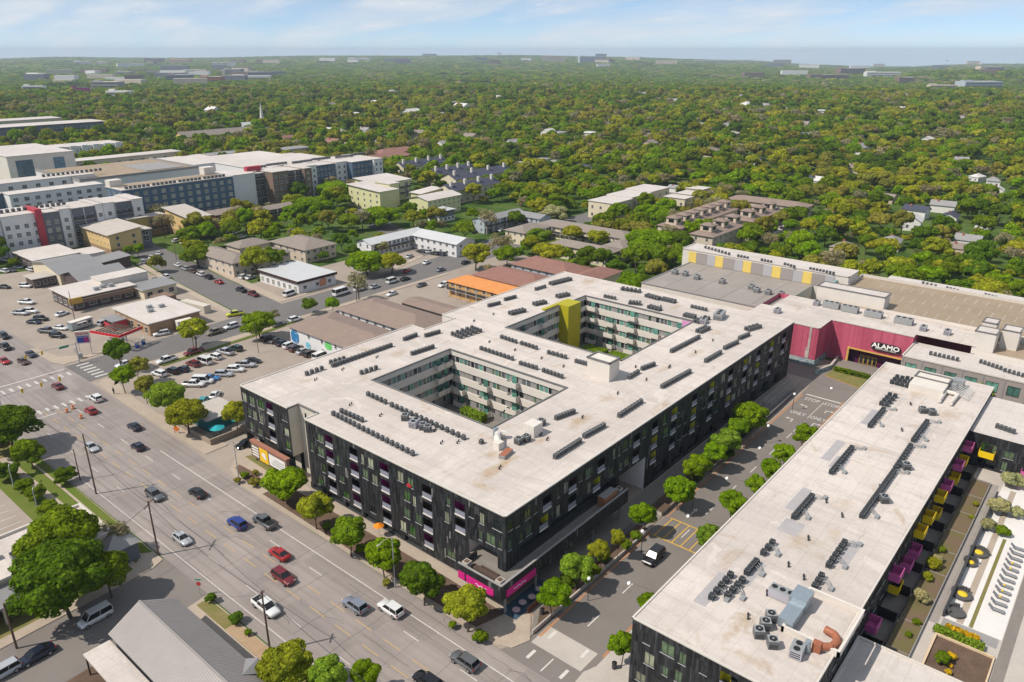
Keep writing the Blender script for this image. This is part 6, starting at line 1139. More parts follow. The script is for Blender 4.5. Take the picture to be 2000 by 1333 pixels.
# shrubs
def shrub(u, v, rpx, col, label, z=.5, base=0.0, sq=.8, name='shrub', group=None):
    p = G(u, v, base + z); dep = PJ(p)[2]; R = rpx * dep / FPX; s = R / 2.8
    o = tag(OB(name, ST[int(u) % 4], None, (p.x, p.y, base - 2.0 * s * sq), u, (s, s, s * sq), jit(GREENS[col], rt_)), label, name, group); return o
for u, v, r, c, l, bs in ((1975, 948, 22, 'p', 'variegated shrub in the planter nearest the yellow balcony', PZ), (1952, 1000, 24, 'p', 'variegated shrub in the middle planter', PZ), (1985, 1006, 16, 'p', 'right half of the variegated planting', PZ), (1928, 1030, 17, 'p', 'pale shrub in the lower planter', PZ), (1958, 1042, 14, 'g', 'green shrub in the lower planter', PZ), (1840, 1290, 18, 'g', 'round dark green bush in the timber edged bed', PZ), (1858, 1283, 10, 'q', 'yellow bush in the timber edged bed', PZ), (1857, 1300, 6, 'q', 'small yellow ball in the timber edged bed', PZ), (1853, 1312, 8, 'q', 'lower yellow ball in the timber edged bed', PZ), (1822, 1106, 16, 'y', 'yellow green sedum patch in the roof garden', PZ), (1833, 1095, 12, 'p', 'grey green clump in the roof garden', PZ), (1800, 1172, 18, 'p', 'pale grass clump in the roof garden', PZ), (1905, 985, 7, 'y', 'small sedum clump high up the roof garden', PZ), (1898, 1010, 6, 'y', 'second small sedum clump in the roof garden', PZ), (1840, 1075, 9, 'g', 'green tuft in the middle of the roof garden', PZ), (1812, 1130, 12, 'y', 'broad yellow green tuft in the roof garden', PZ), (1790, 1215, 9, 'g', 'green tuft low in the roof garden', PZ), (1775, 1240, 8, 'g', 'last green tuft in the roof garden', PZ), (500, 925, 8, 'o', 'low shrub at the billboard bed edge', .15), (478, 930, 9, 'g', 'green shrub in the billboard bed', .15), (128, 942, 24, 'd', 'dark round bush on the office lawn', .1), (72, 975, 22, 'g', 'bush beside the office car park', .1), (95, 1000, 20, 'g', 'second bush beside the office car park', .1), (50, 955, 18, 'g', 'third bush beside the office car park', .1), (15, 935, 26, 'd', 'dark bushes at the left edge', .1), (5, 880, 20, 'n', 'brown bushes at the left edge', .1), (225, 1090, 22, 'g', 'bush at the corner of the back lane', .1), (413, 1172, 13, 'd', 'spiky dark agave at the verge tip', .15), (462, 1212, 15, 'd', 'larger agave in the verge', .15), (484, 1236, 9, 'g', 'small green clump in the verge', .15), (465, 1000 - 60, 9, 'o', 'low shrub at the billboard corner', .15), (497, 946, 13, 'o', 'brown shrub under the first boulevard tree', .15), (640, 1030, 11, 'g', 'low shrub between boulevard trees', .15), (705, 1075, 13, 'g', 'low shrub under the third boulevard tree', .15), (755, 1140, 10, 'o', 'low shrub by the street lamp foot', .15), (885, 1222, 10, 'g', 'low shrub at the plaza corner', .15), (938, 1248, 16, 'g', 'green groundcover clump at the plaza tip', .15), (1110, 1140, 18, 'd', 'dark shrub under the plaza tree', .15), (1160, 1118, 16, 'g', 'shrub by the globe lamp', .15), (1180, 1095, 15, 'd', 'shrub in the plaza bed middle', .15), (1222, 1068, 13, 'g', 'shrub at the bed end', .15), (1242, 1050, 12, 'g', 'last shrub in the plaza bed', .15), (1360, 938, 14, 'd', 'dark shrub below the street trees', .15), (1425, 893, 14, 'd', 'second dark shrub below the street trees', .15)): shrub(u, v, r, c, l, .4, bs)
# clipped hedges
def hedge(x0, y0, x1, y1, z0, h, col, label, seed):
    rg = np.random.default_rng(seed); n = int(abs(x1 - x0) * abs(y1 - y0) * 60 + 300); P = np.stack([rg.uniform(x0, x1, n), rg.uniform(y0, y1, n), z0 + h * rg.uniform(.1, 1, n)], 1)
    k = rg.integers(0, 5, n); P[k < 2, 2] = z0 + h; P[k == 2, 0] = x0; P[k == 3, 1] = y0
    nr = rg.normal(size=(n, 3)); nr[:, 2] += 1; nr /= np.linalg.norm(nr, axis=1)[:, None]; a = np.cross(nr, rg.normal(size=(n, 3))); a /= np.linalg.norm(a, axis=1)[:, None]; b = np.cross(nr, a); s = .16
    o = OB('hedge', leaf_mesh('hedge', np.stack([P - a * s - b * s, P + a * s - b * s, P + a * s + b * s, P - a * s + b * s], 1).reshape(-1, 3), LEAF), None, color=GREENS[col]); tag(o, label, 'hedge')
    return o
hedge(102.6, 3.4, 103.5, 9.4, PZ, .9, 'l', 'bright green clipped hedge at the end of the pool deck', 1); hedge(103.7, 4.2, 104.5, 8.2, PZ, 1.0, 'q', 'golden clipped hedge beside the green hedge', 2); hedge(112.6, 104, 114.6, 110.5, 1.2, 2.0, 'l', 'bright lime clipped hedge in the near courtyard', 3)
hedge(163.6, 106, 167.4, 112.6, 1.2, 1.2, 'l', 'square lime hedge in the far courtyard, left one', 4); hedge(163.8, 99, 167.6, 104.4, 1.2, 1.2, 'l', 'square lime hedge in the far courtyard, right one', 5); hedge(197.7, 45.4, 198.9, 54.4, .1, 1.1, 'g', 'long hedge before the cinema entrance', 6)
# ------------------------------------------------------------------ houses in the woods
_Z1 = [(1230, 540, 'w'), (1360, 525, 'w'), (1480, 510, 'g'), (1560, 545, 'w'), (1850, 590, 'w'), (1800, 545, 'w'), (1820, 630, 'w'), (1920, 655, 'w'), (1700, 690, 'w'), (1600, 765, 'r'), (1860, 800, 'r'), (1830, 715, 'w'), (1950, 770, 'r'), (760, 600, 't'), (830, 645, 't'), (1190, 630, 'w'), (1280, 668, 'w'), (990, 550, 'w'), (880, 460, 'w'), (1660, 620, 'g'), (1350, 580, 'g'), (1100, 610, 't')]
_Z2 = [(330, 530, 'w'), (60, 655, 'w'), (345, 640, 'g'), (440, 640, 'w'), (590, 640, 'g'), (720, 605, 'w'), (1000, 620, 'w'), (1055, 632, 't'), (920, 550, 'w'), (1640, 565, 'w'), (1720, 535, 'w'), (1900, 555, 'w'), (1685, 615, 'n'), (1470, 662, 'n'), (1510, 695, 'g'), (1800, 660, 'g'), (1200, 735, 'w'), (1265, 745, 'g'), (1090, 762, 't'), (1400, 768, 't'), (770, 765, 'w'), (1000, 792, 'w'), (620, 795, 'w'), (250, 762, 'w'), (50, 735, 't'), (480, 745, 't'), (180, 730, 'w'), (1750, 745, 'w'), (1765, 800, 'w'), (1250, 892, 'g'), (1165, 882, 'g'), (1050, 902, 'w'), (1400, 935, 'n'), (680, 577, 'w'), (880, 468, 'e'), (1110, 402, 'w'), (1290, 425, 't'), (220, 580, 'w'), (405, 590, 'w'), (30, 460, 'w'), (300, 432, 'w'), (660, 432, 't'), (1430, 745, 'w'), (1130, 520, 't'), (700, 450, 't')]
_Z3 = [(420, 545, 'g'), (360, 572, 'w'), (450, 602, 'w'), (540, 600, 'g'), (650, 565, 'w'), (640, 612, 'w'), (360, 660, 'w'), (340, 702, 'g'), (405, 715, 'g'), (370, 748, 't'), (420, 810, 'g'), (780, 750, 'w'), (1080, 828, 'w'), (1125, 857, 'w'), (1180, 887, 'w'), (1060, 932, 'w'), (500, 882, 'g'), (850, 1005, 'w'), (1230, 1085, 't'), (1460, 772, 'w'), (1500, 640, 'w'), (1580, 660, 'w'), (1660, 662, 'w'), (1830, 757, 'w'), (1650, 882, 'g'), (1730, 897, 'w'), (1740, 972, 'w'), (1855, 1050, 'w'), (1830, 1000, 'g'), (1400, 1165, 'n'), (1590, 1190, 'n'), (1780, 1225, 'n'), (1380, 1225, 'w'), (1550, 1135, 'g'), (40, 570, 'w'), (200, 690, 'w'), (60, 1030, 'w'), (250, 842, 'w'), (1340, 612, 'w'), (860, 632, 'w'), (1325, 542, 'w'), (990, 1360, 'w'), (1690, 1330, 'g'), (1650, 1370, 't'), (1265, 1330, 'g'), (1960, 1140, 'g'), (760, 700, 't')]
HP = [(x / 2.854, y / 2.854, c) for x, y, c in _Z1] + [(650 + x / 2.854, y / 2.854, c) for x, y, c in _Z2] + [(1300 + x / 2.854, y / 2.854, c) for x, y, c in _Z3]
M('house_white', (.72, .70, .67), .8, .05, .4); M('house_tan', (.52, .42, .32), .85, .06, .4); M('roof_pale', (.60, .58, .56), .8, .08, .4); M('roof_grey', (.30, .29, .29), .85, .1, .5); M('roof_teal', (.10, .34, .26), .7, .08, .5)
HST = {'w': ('house_white', 'roof_pale', 'white house with pale roof'), 'g': ('house_white', 'roof_grey', 'white house with grey roof'), 't': ('house_tan', 'shingle_taupe', 'tan house with taupe roof'), 'n': ('house_white', 'shingle_navy', 'white gabled house with navy roof'), 'r': ('house_tan', 'shingle_red', 'tan house with red roof'), 'e': ('house_tan', 'roof_teal', 'house with teal green roof')}
def house_mesh(wall, roof, rt):
    b = MB(); b.box(-6.5, -4.5, -.5, 6.5, 4.5, 4.6, 0, bottom=False); r = MB(); roof_mesh(r, -6.5, -4.5, 6.5, 4.5, 4.6, rt, 2.6, .6, 0, 1)
    return b.mesh('wall', MATS[wall]), r.mesh('roof', [MATS[roof], MATS[wall]])
HM = {(k, rt): house_mesh(a, b_, rt) for k, (a, b_, _) in HST.items() for rt in ('hip', 'gx', 'flat')}
cb_ = MB(); cb_.box(-.45, -.45, 0, .45, .45, 2.4); CHM = cb_.mesh('chimney', MATS['red_brick'])
rh = random.Random(17); HOUSES = []
LMK = [('the beige condo rows', 330, 148), ('the cream condos', 355, 212), ('the striped rear wing', 247, 95), ('the cream motel', 265, 186), ('the navy terraces', 350, 340), ('the lime apartments', 280, 320), ('the brick courts', 390, 455), ('the white motel', 212, 245), ('the grey motel', 273, 238), ('the tan car deck', 240, 20), ('the beige apartments', 160, 270), ('the brown apartments', 262, 385), ('the church steeple', 450, 737), ('the grey cottage', 267, 272), ('the white townhouses', 238, 652)] + [(f'the {("white", "grey roofed", "tan")[k % 3]} house {w}', *G(u, v)[:2]) for k, (u, v, w) in enumerate(((1880, 365, 'by the right edge'), (1660, 290, 'with white neighbours'), (1590, 350, 'behind the condo rows'), (1440, 280, 'with the blue gable'), (1860, 415, 'above the tan deck'), (1120, 310, 'left of the condos'), (900, 270, 'in the middle woods'), (1250, 200, 'on the far slope')))]
def near_mark(x, y):
    n, mx, my = min(LMK, key=lambda q: math.hypot(q[1] - x, q[2] - y)); dx, dy = x - mx, y - my; f_ = dx * _fw.x + dy * _fw.y; s_ = dx * RT.x + dy * RT.y; d = math.hypot(dx, dy)
    return (('well ' if d > 70 else '') + ('behind' if f_ > abs(s_) else 'before' if -f_ > abs(s_) else 'right of' if s_ > 0 else 'left of')) + ' ' + n
ZN = lambda u, v: ('far ' if v < 200 else 'near ' if v > 320 else '') + ('left' if u < 500 else 'left middle' if u < 850 else 'middle' if u < 1200 else 'right middle' if u < 1600 else 'right') + ' woods'
for u, v, c in HP:
    p = G(u, v, 4.5); p.z = terrain_z(p.x, p.y)
    if any(abs(p.x - q.x) < 14 and abs(p.y - q.y) < 14 for q in HOUSES): p.x += 16
    c = rh.choice('wwwggt') if c == 'w' else c; rt = rh.choice(('hip', 'gx', 'gx', 'flat')) if c != 'n' else 'gx'; s = rh.uniform(.85, 1.25) * (.72 if v > 300 else .95 if v > 230 else 1.3)
    o = thing('house', f'{HST[c][2]}, {near_mark(p.x, p.y)}', 'house', (p.x, p.y, p.z), rh.choice((0, PI / 2)) + rh.gauss(0, .12), 'houses ' + near_mark(p.x, p.y)); o.scale = (s, s, s * rh.uniform(.9, 1.2))
    w, r_ = HM[(c, rt)]; OB('wall', w, o); OB('roof', r_, o)
    if v > 190:
        for x in (-4, 0, 4): OB('window', WD, o, (x, -4.5, 1.4), 0, (1.5, 1, 1.6))
        for y in (-2, 2): OB('window', WD, o, (-6.5, y, 1.4), -PI / 2, (1.4, 1, 1.6))
        if rt != 'flat': OB('chimney', CHM, o, (3, 1.2, 5.2))
    HOUSES.append(p)
# ------------------------------------------------------------------ the woods
def inpoly(x, y, poly):
    r = False; n = len(poly); j = n - 1
    for i in range(n):
        xi, yi = poly[i]; xj, yj = poly[j]
        if (yi > y) != (yj > y) and x < (xj - xi) * (y - yi) / (yj - yi) + xi: r = not r
        j = i
    return r
KEEP.append(rect(60, 40, 215, 60)); KEEP.append(rect(185, 40, 215, 140))
for nm in ('boulevard', 'side_street', 'cross_street', 'back_street', 'corner_lot_paving', 'motel_lot_paving'): KEEP.append([(q.co.x, q.co.y) for q in bpy.data.objects[nm].data.vertices])
KEEP.append(rect(-80, -80, 66, 420))
BX = [(min(p[0] for p in k), min(p[1] for p in k), max(p[0] for p in k), max(p[1] for p in k), k) for k in KEEP]
URB = [(120, 215), (240, 205), (300, 225), (330, 300), (310, 420), (300, 600), (60, 620), (60, 330)]
rf = random.Random(29)
def blocked(x, y, pad):
    for a, b_, c, d, k in BX:
        if a - pad < x < c + pad and b_ - pad < y < d + pad:
            if inpoly(x, y, k) or pad > 3: return True
    return False
hx = [(p.x, p.y, math.hypot(p.x, p.y)) for p in HOUSES]; HG = {}
for h in hx: HG.setdefault((int(h[0] // 40), int(h[1] // 40)), []).append(h)
def near_house(x, y, R):
    d = math.hypot(x, y); gx, gy = int(x // 40), int(y // 40)
    for i in (-1, 0, 1):
        for j in (-1, 0, 1):
            for hx_, hy_, hd in HG.get((gx + i, gy + j), ()):
                t = (x * hx_ + y * hy_) / hd; lat = abs(x * hy_ - y * hx_) / hd
                if lat < 5.5 + R * .5 and -7 < hd - t < min(30, 12 + hd * .02): return True
    return False
def field(x, y, s, o):   # smooth pseudo-noise for patches of one kind of tree
    return math.sin(x * s + o) * math.cos(y * s * 1.13 - o * 1.7) + .6 * math.sin(x * s * 2.3 - y * s * 1.9 + o * 3)
PTS = []
def scatter(r0, r1, step, Rm):
    n = int(r1 / step) + 2
    for i in range(-4, n):
        for j in range(-n, n):
            x, y = (i + rf.uniform(-.42, .42)) * step, (j + rf.uniform(-.42, .42)) * step
            d = math.hypot(x, y)
            if not r0 <= d < r1: continue
            z = terrain_z(x, y); u, v, zz = PJ((x, y, z + 5))
            if zz < 10 or u < -60 or u > 2060 or v > 1400: continue
            if blocked(x, y, 1.5 if d < 900 else 4): continue
            R = Rm * rf.choice((.55, .7, .85, 1.0, 1.15, 1.35)) * rf.uniform(.9, 1.1)
            if near_house(x, y, R): continue
            if d < 700 and inpoly(x, y, URB):
                if rf.random() < .5: continue
                R *= .95
            if d < 1600 and rf.random() < .08: continue
            q = rf.random(); f1 = field(x, y, .011, 1.3); f2 = field(x, y, .017, 4.1)
            c = 'b' if q < .26 else 'g' if q < .52 else 'y' if q < .74 else 'd' if q < .84 else 'o' if q < .92 else 'n'
            if f1 > .75 and q < .6: c = 'y' if q < .35 else 'o'
            if f2 > .8 and q < .5: c = 'n' if q < .28 else 'o'
            if f2 < -.8 and q < .5: c = 'd' if q < .3 else 'g'
            PTS.append((x, y, z, R, c, zz))
scatter(130, 800, 8.6, 5.0); scatter(800, 1700, 11.5, 6.2)
PTS.sort(key=lambda p: -p[3] / p[5])
ONE = {'b': 'bright green tree', 'g': 'mid green tree', 'y': 'yellow green tree', 'd': 'dark green tree', 'o': 'olive tree', 'n': 'bare brownish tree'}
for x, y, z, R, c, zz in PTS[:230]:
    u, v, _ = PJ((x, y, z + 5)); o = thing('tree', f'{ONE[c]} {near_mark(x, y)}', 'tree', (x, y, z), rf.uniform(0, 6.28), 'trees ' + near_mark(x, y))
    s = R / 5.0; hs_ = min(1.1, s) * rf.uniform(.85, 1.2)
    OB('crown', rf.choice(BARE if c == 'n' else MID), o, None, 0, (s, s, hs_), jit(GREENS[c], rf)); OB('trunk', TR_M, o, None, 0, (s, s, hs_))
FAR = []
def scatter_far(r0, r1, step, Rm):
    nr = int((r1 - r0) / step)
    for i in range(nr):
        r = r0 + i * step; na = int(r * 1.35 / step)
        for j in range(na):
            a = YAW + (j / na - .5) * 1.35 + rf.uniform(-.4, .4) * 1.35 / na; rr = r + rf.uniform(-.45, .45) * step; x, y = rr * math.cos(a), rr * math.sin(a)
            if r < 4200 and blocked(x, y, 5): continue
            if near_house(x, y, 8): continue
            f1 = field(x, y, .006, 2.3); q = rf.random()
            if field(x, y, .004, 7.7) > 1.15: continue
            c = 'g' if q < .4 else 'd' if q < .68 else 'b' if q < .84 else 'y' if q < .93 else 'n'
            if f1 > .9 and q < .4: c = 'y' if q < .2 else 'n'
            FAR.append((x, y, terrain_z(x, y), Rm * rf.uniform(.6, 1.25), c))
scatter_far(1700, 2800, 18, 10); scatter_far(2800, 5200, 34, 19); scatter_far(5200, 9300, 70, 40)
src = bpy.data.collections.new('forest_sources')
def src_obj(name, v, m, trunk=None):
    me = leaf_mesh(name, v, m); o = bpy.data.objects.new(name, me); src.objects.link(o)
for k in range(5): src_obj(f'forest_crown_{k}', crown_arrays(90 + k, 5.0, 6.2, 5.2, 26, 1500, 1.0), LEAFI)
src_obj('forest_crown_5', crown_arrays(97, 5.0, 6.4, 5.2, 14, 620, .62, core=.9), LEAFI); src_obj('forest_crown_6', crown_arrays(98, 5.0, 6.4, 5.2, 14, 620, .62, core=.9), LEAFI)
for k in range(3): src_obj(f'forest_crown_{7 + k}', crown_arrays(110 + k, 5.0, 3.4, 1.7, 26, 420, 1.5, .6), LEAFI)
ng = bpy.data.node_groups.new('scatter_trees', 'GeometryNodeTree')
ng.interface.new_socket('Geometry', in_out='INPUT', socket_type='NodeSocketGeometry'); ng.interface.new_socket('Geometry', in_out='OUTPUT', socket_type='NodeSocketGeometry')
gi, go = ng.nodes.new('NodeGroupInput'), ng.nodes.new('NodeGroupOutput'); ip = ng.nodes.new('GeometryNodeInstanceOnPoints'); ci = ng.nodes.new('GeometryNodeCollectionInfo')
ci.inputs['Collection'].default_value = src; ci.inputs['Separate Children'].default_value = True; ci.inputs['Reset Children'].default_value = True
def attr(name, typ):
    n = ng.nodes.new('GeometryNodeInputNamedAttribute'); n.data_type = typ; n.inputs['Name'].default_value = name; return n.outputs['Attribute']
L = ng.links.new; L(gi.outputs[0], ip.inputs['Points']); L(ci.outputs[0], ip.inputs['Instance']); ip.inputs['Pick Instance'].default_value = True
L(attr('kind', 'INT'), ip.inputs['Instance Index']); L(attr('turn', 'FLOAT_VECTOR'), ip.inputs['Rotation']); L(attr('size', 'FLOAT_VECTOR'), ip.inputs['Scale']); L(ip.outputs[0], go.inputs[0])
def woods(name, label, pts, far):
    n = len(pts); me = bpy.data.meshes.new(name); me.vertices.add(n); me.vertices.foreach_set('co', np.array([p[:3] for p in pts], 'f').ravel())
    ki, tu, sz, ti = np.zeros(n, 'i'), np.zeros((n, 3), 'f'), np.zeros((n, 3), 'f'), np.ones((n, 4), 'f')
    for i, p in enumerate(pts):
        c = p[4]; s = p[3] / 5.0; ki[i] = rf.randint(7, 9) if far else rf.randint(5, 6) if c == 'n' else rf.randint(0, 4); tu[i, 2] = rf.uniform(0, 6.28)
        sz[i] = (s, s, s * rf.uniform(.8, 1.2) if not far else rf.uniform(2.0, 3.2)); ti[i, :3] = jit(GREENS[c], rf, .22)
    for nm, typ, arr, k in (('kind', 'INT', ki, 'value'), ('turn', 'FLOAT_VECTOR', tu, 'vector'), ('size', 'FLOAT_VECTOR', sz, 'vector'), ('tint', 'FLOAT_COLOR', ti, 'color')):
        a = me.attributes.new(nm, typ, 'POINT'); a.data.foreach_set(k, arr.ravel())
    me.update(); o = OB(name, me); md = o.modifiers.new('scatter', 'NODES'); md.node_group = ng
    return stuff(o, label, 'woods')
woods('woodland', 'dense spring green trees covering the neighbourhood behind the buildings', PTS[230:], False); woods('distant_woodland', 'far hazy woods rolling up to the skyline', FAR, True)
print('trees', len(PTS), len(FAR), 'houses', len(HOUSES))
# ------------------------------------------------------------------ foreground buildings
gr = thing('gabled_bar', 'building with grey ribbed metal gable roof by the boulevard corner', 'building', (28, 60, 0))
b = MB(); b.box(.4, 0, 0, 9.2, 36.4, 4.4, 0, bottom=False); b.face([(.4, 36.4, 4.4), (4.8, 36.4, 6.9), (9.2, 36.4, 4.4)]); b.build('wall', [MATS['slate_wall']], gr)
b = MB(); b.face([(-.1, -1, 4.35), (4.7, -1, 7.0), (4.7, 36.9, 7.0), (-.1, 36.9, 4.35)]); b.face([(4.7, -1, 7.0), (9.7, -1, 4.35), (9.7, 36.9, 4.35), (4.7, 36.9, 7.0)]); b.box(4.55, -1, 6.96, 4.85, 36.9, 7.06)
rf_ = b.build('roof', M('gable_metal', (.32, .29, .275), .5, .06, .4, metal=.1), gr); b = MB()
for k in range(84):
    y = -.9 + k * .45
    for x0, z0, x1, z1 in ((-.1, 4.36, 4.7, 7.01), (4.7, 7.01, 9.7, 4.36)): b.face([(x0, y, z0 + .01), (x1, y, z1 + .01), (x1, y + .03, z1 + .035), (x0, y + .03, z0 + .035)]); b.face([(x0, y + .06, z0 + .01), (x1, y + .06, z1 + .01), (x1, y + .03, z1 + .035), (x0, y + .03, z0 + .035)])
stuff(b.build('standing_seams', MATS['gable_metal'], rf_))
b = MB(); b.box(-3.7, 8, 3.3, -.15, 36.6, 3.55, 0); b.build('porch_roof', MATS['white_roof'], gr)
for y in (12, 20, 28, 36.2): b = MB(); b.box(-3.6, y, 0, -3.4, y + .2, 3.3); b.build('porch_post', MATS['dark_wood'], gr)
b = MB(); b.face([(7.2, 14.6, 5.75), (10.4, 16.2, 5.2), (10.4, 13.6, 4.3)]); b.face([(7.2, 14.6, 5.75), (10.4, 16.2, 5.2), (9.7, 18.2, 4.36)]); b.box(9.2, 13.6, 0, 10.3, 17, 4.3, 1); b.build('dormer', [MATS['metal_roof'], MATS['pale_metal']], gr)
for x, y in ((2.4, 12.6), (3.2, 10.9), (2.2, 9.6)): b = MB(); b.box(x - .7, y - .6, 4.9, x + .7, y + .6, 6.9); b.build('roof_unit', MATS['cream_render'], gr)
b = MB(); b.cyl((-1, 10.5, 3.5), (-1, 10.5, 4.5), .5, .5, 10); b.build('fan_cowl', MATS['unit_case'], gr)
keep(rect(20, 40, 43, 100))
of = thing('roadside_offices', 'low offices with white flat roof half hidden by the big dark trees', 'building', (4, 112, 0))
b = MB(); b.box(0, 8, 0, 34.5, 20.5, 4.8, 0, 1); coping(b, [(0, 8), (34.5, 8), (34.5, 20.5), (0, 20.5)], 4.78, .4, .5, 2); b.build('wall', [MATS['beige_stucco'], MATS['white_roof'], MATS['coping']], of)
b = MB(); b.face([(0, 7.9, 4.2), (21.5, 7.9, 4.2), (21.5, 3.6, 3.2), (0, 3.6, 3.2)]); b.face([(0, 7.9, 4.1), (21.5, 7.9, 4.1), (21.5, 3.6, 3.1), (0, 3.6, 3.1)]); b.build('porch_roof', MATS['metal_roof'], of)
for k in range(6): b = MB(); b.box(.6 + k * 4, 3.9, 0, 1.0 + k * 4, 4.3, 3.2); b.build('porch_post', MATS['cream_render'], of)
b = MB(); roof_mesh(b, 32, 4.5, 37, 9.5, 3.4, 'hip', 1.6, .4, 0, 0); b.box(32, 4.5, 0, 37, 7.9, 3.4, 1); b.build('side_roof', [MATS['metal_roof'], MATS['slate_wall']], of)
for x, y in ((16, 13), (19, 15), (22, 12.5), (13, 16), (25, 16)): b = MB(); b.box(x - .9, y - .7, 4.85, x + .9, y + .7, 5.9, 0, 1); b.cyl((x, y, 5.9), (x, y, 5.98), .5, .5, 8, 1); b.build('roof_unit', [MATS['unit_top'], MATS['unit_fan']], of)
for k in range(4): win(of, '-y', 3 + k * 5, 8, 1, 2.4, 1.8, WINP)
sheet('office_car_park', rect(10, 137, 33.4, 170), .115, MATS['lot_concrete'])
for k in range(11): b = MB(); b.box(24, 138 + k * 2.8, .12, 32, 138.12 + k * 2.8, .124); b.build('bay_line', WP, bpy.data.objects['office_car_park'])
sheet('office_path', [(38.8, 113.6), (39.8, 113.6), (38.8, 172), (37.2, 172)], .117, MATS['sidewalk'])
pb_ = thing('patio_bar', 'low grey roofed patio bar with teal screens beside the driveway', 'building', (71.5, 143.5, 0))
b = MB(); b.box(.6, 6, 0, 8.4, 15, 2.9, 0); b.box(.2, 5.6, 2.9, 8.8, 15.4, 3.15, 1); b.build('wall', [M('teal_screen', (.02, .17, .18), .7, .1, 1), MATS['pale_paving']], pb_)
b = MB(); b.box(-2.4, .0, 0, 9, .4, 1.5); b.box(-2.4, .4, 0, -2.0, 14, 1.2); b.build('stone_wall', M('rubble', (.36, .29, .22), .95, .3, 2.5, col2=(.22, .18, .14)), pb_)
for x, y in ((1, 3), (6.5, 3.4)): b = MB(); b.cyl((x, y, 0), (x, y, 2.2), .05, .05, 6, 1); b.cyl((x, y, 2.1), (x, y, 2.7), 1.7, .1, 8, 0); b.build('parasol', [M('teal_cloth', (.02, .36, .40), .8, .06, 1), MATS['light_frame']], pb_)
keep(rect(66, 138, 84, 162))
# billboard on the lawn before the dark block
bb = thing('billboard', 'long rusty topped sign board with yellow middle panel at the driveway', 'billboard', (71.9, 118.6, 0))
b = MB(); b.box(-.25, 0, .9, .35, 12.8, 4.4, 0); b.box(-.4, -.1, 4.4, .6, 12.9, 4.75, 1); b.build('board', [MATS['brown_brick'], M('rust_cap', (.36, .16, .11), .8, .1, 1)], bb)
M('yellow_poster', (.82, .50, .02), .6, .08, .8); M('white_poster', (.75, .73, .70), .6, .05, 1)
b = MB(); b.box(-.32, 6.6, 1.0, -.25, 9.6, 4.1); b.build('yellow_panel', MATS['yellow_poster'], bb); b = MB(); b.box(-.32, .6, 1.3, -.25, 6.2, 3.8); b.build('white_panel', MATS['white_poster'], bb)
b = MB(); b.ball((-.34, 8.1, 2.7), .7, 8, 5, 0, (.03, .75, .55)); b.ball((-.35, 7.6, 2.2), .5, 8, 5, 0, (.03, .5, .4)); stuff(b.build('poster_figure', MATS['white_poster'], bb))
b = MB()
for k in range(4): b.box(-.33, 10.0, 1.5 + k * .62, -.25, 12.3, 1.78 + k * .62)
stuff(b.build('poster_lines', MATS['white_poster'], bb)); b = MB()
for k in range(3): b.box(-.35, 1.1, 1.8 + k * .55, -.32, 5.4 - k * .5, 2.05 + k * .55)
stuff(b.build('poster_lines', MATS['panel_grey'], bb))
for y in (1, 11.6): b = MB(); b.box(-.1, y, 0, .2, y + .3, .9); b.build('post', MATS['brown_brick'], bb)
# ------------------------------------------------------------------ filling station
fs = thing('canopy_frame', 'stripped filling station canopy with red and white fascia strips', 'canopy', (83.5, 219.5, 0), .32)
b = MB(); b.box(-4.2, -5.6, 4.6, 4.2, -5.35, 5.3, 0); b.box(-4.2, -5.62, 4.45, 4.2, -5.34, 4.6, 1); b.build('fascia', [M('station_red', (.55, .02, .03), .5, .08, 1), MATS['white_render']], fs)
b = MB(); b.box(-4.2, -5.35, 4.6, -3.95, 5.6, 5.3, 0); b.box(-4.22, -5.3, 4.45, -3.94, 5.6, 4.6, 1); b.build('fascia', [MATS['station_red'], MATS['white_render']], fs)
for k in range(8): b = MB(); b.box(-3.9, -4.8 + k * 1.35, 4.7, 4.0, -4.6 + k * 1.35, 5.0); b.build('beam', MATS['brown_brick'], fs)
for x in (-1.5, 1.5): b = MB(); b.box(x - .15, -5.2, 4.5, x + .15, 5.4, 4.7); b.build('girder', MATS['grey_panel'], fs)
for y in (-3, 3): b = MB(); b.box(-.25, y - .25, 0, .25, y + .25, 4.5); b.build('column', MATS['white_render'], fs)
M('pump_blue', (.02, .06, .30), .4, .08, 1)
for k, (x, y) in enumerate(((82.4, 216.2), (86.0, 213.6), (88.4, 215.0))):
    o = thing('fuel_pump', ['blue and white fuel pump under the canopy', 'blue fuel pump outside the canopy, left one', 'blue fuel pump outside the canopy, right one'][k], 'fuel pump', (x, y, 0), .3)
    b = MB(); b.box(-.45, -.3, 0, .45, .3, 1.5, 0); b.box(-.4, -.32, .95, .4, -.3, 1.4, 1); b.build('cabinet', [MATS['pump_blue'], MATS['white_render']], o); b = MB(); b.box(-.5, -.34, 1.5, .5, .34, 2.0); b.build('header', MATS['white_render'], o)
sheet('station_apron', [(77, 213), (86, 208.9), (93, 212.4), (83, 217)], .012, MATS['mid_paving']) if False else None
sg = thing('pylon_sign', 'white pylon sign with blue price panel at the filling station corner', 'sign', (74.2, 219.2, 0), -.62)
for x in (-1.5, 1.5): b = MB(); b.cyl((x, 0, 0), (x, 0, 7), .13, .13, 8); b.build('post', MATS['white_render'], sg)
b = MB(); b.box(-1.8, -.25, 3.6, 1.8, .25, 7.2, 0); b.build('cabinet', MATS['white_render'], sg); b = MB(); b.box(-1.5, -.3, 3.9, .1, -.25, 5.4, 0); b.build('blue_panel', MATS['pump_blue'], sg); b = MB(); b.box(.1, -.3, 3.9, 1.5, -.25, 5.4, 0); b.build('dark_panel', MATS['purple_wall'], sg); b = MB(); b.box(-1.5, -.3, 5.55, 1.5, -.25, 5.8, 0); b.build('blue_stripe', MATS['pump_blue'], sg)
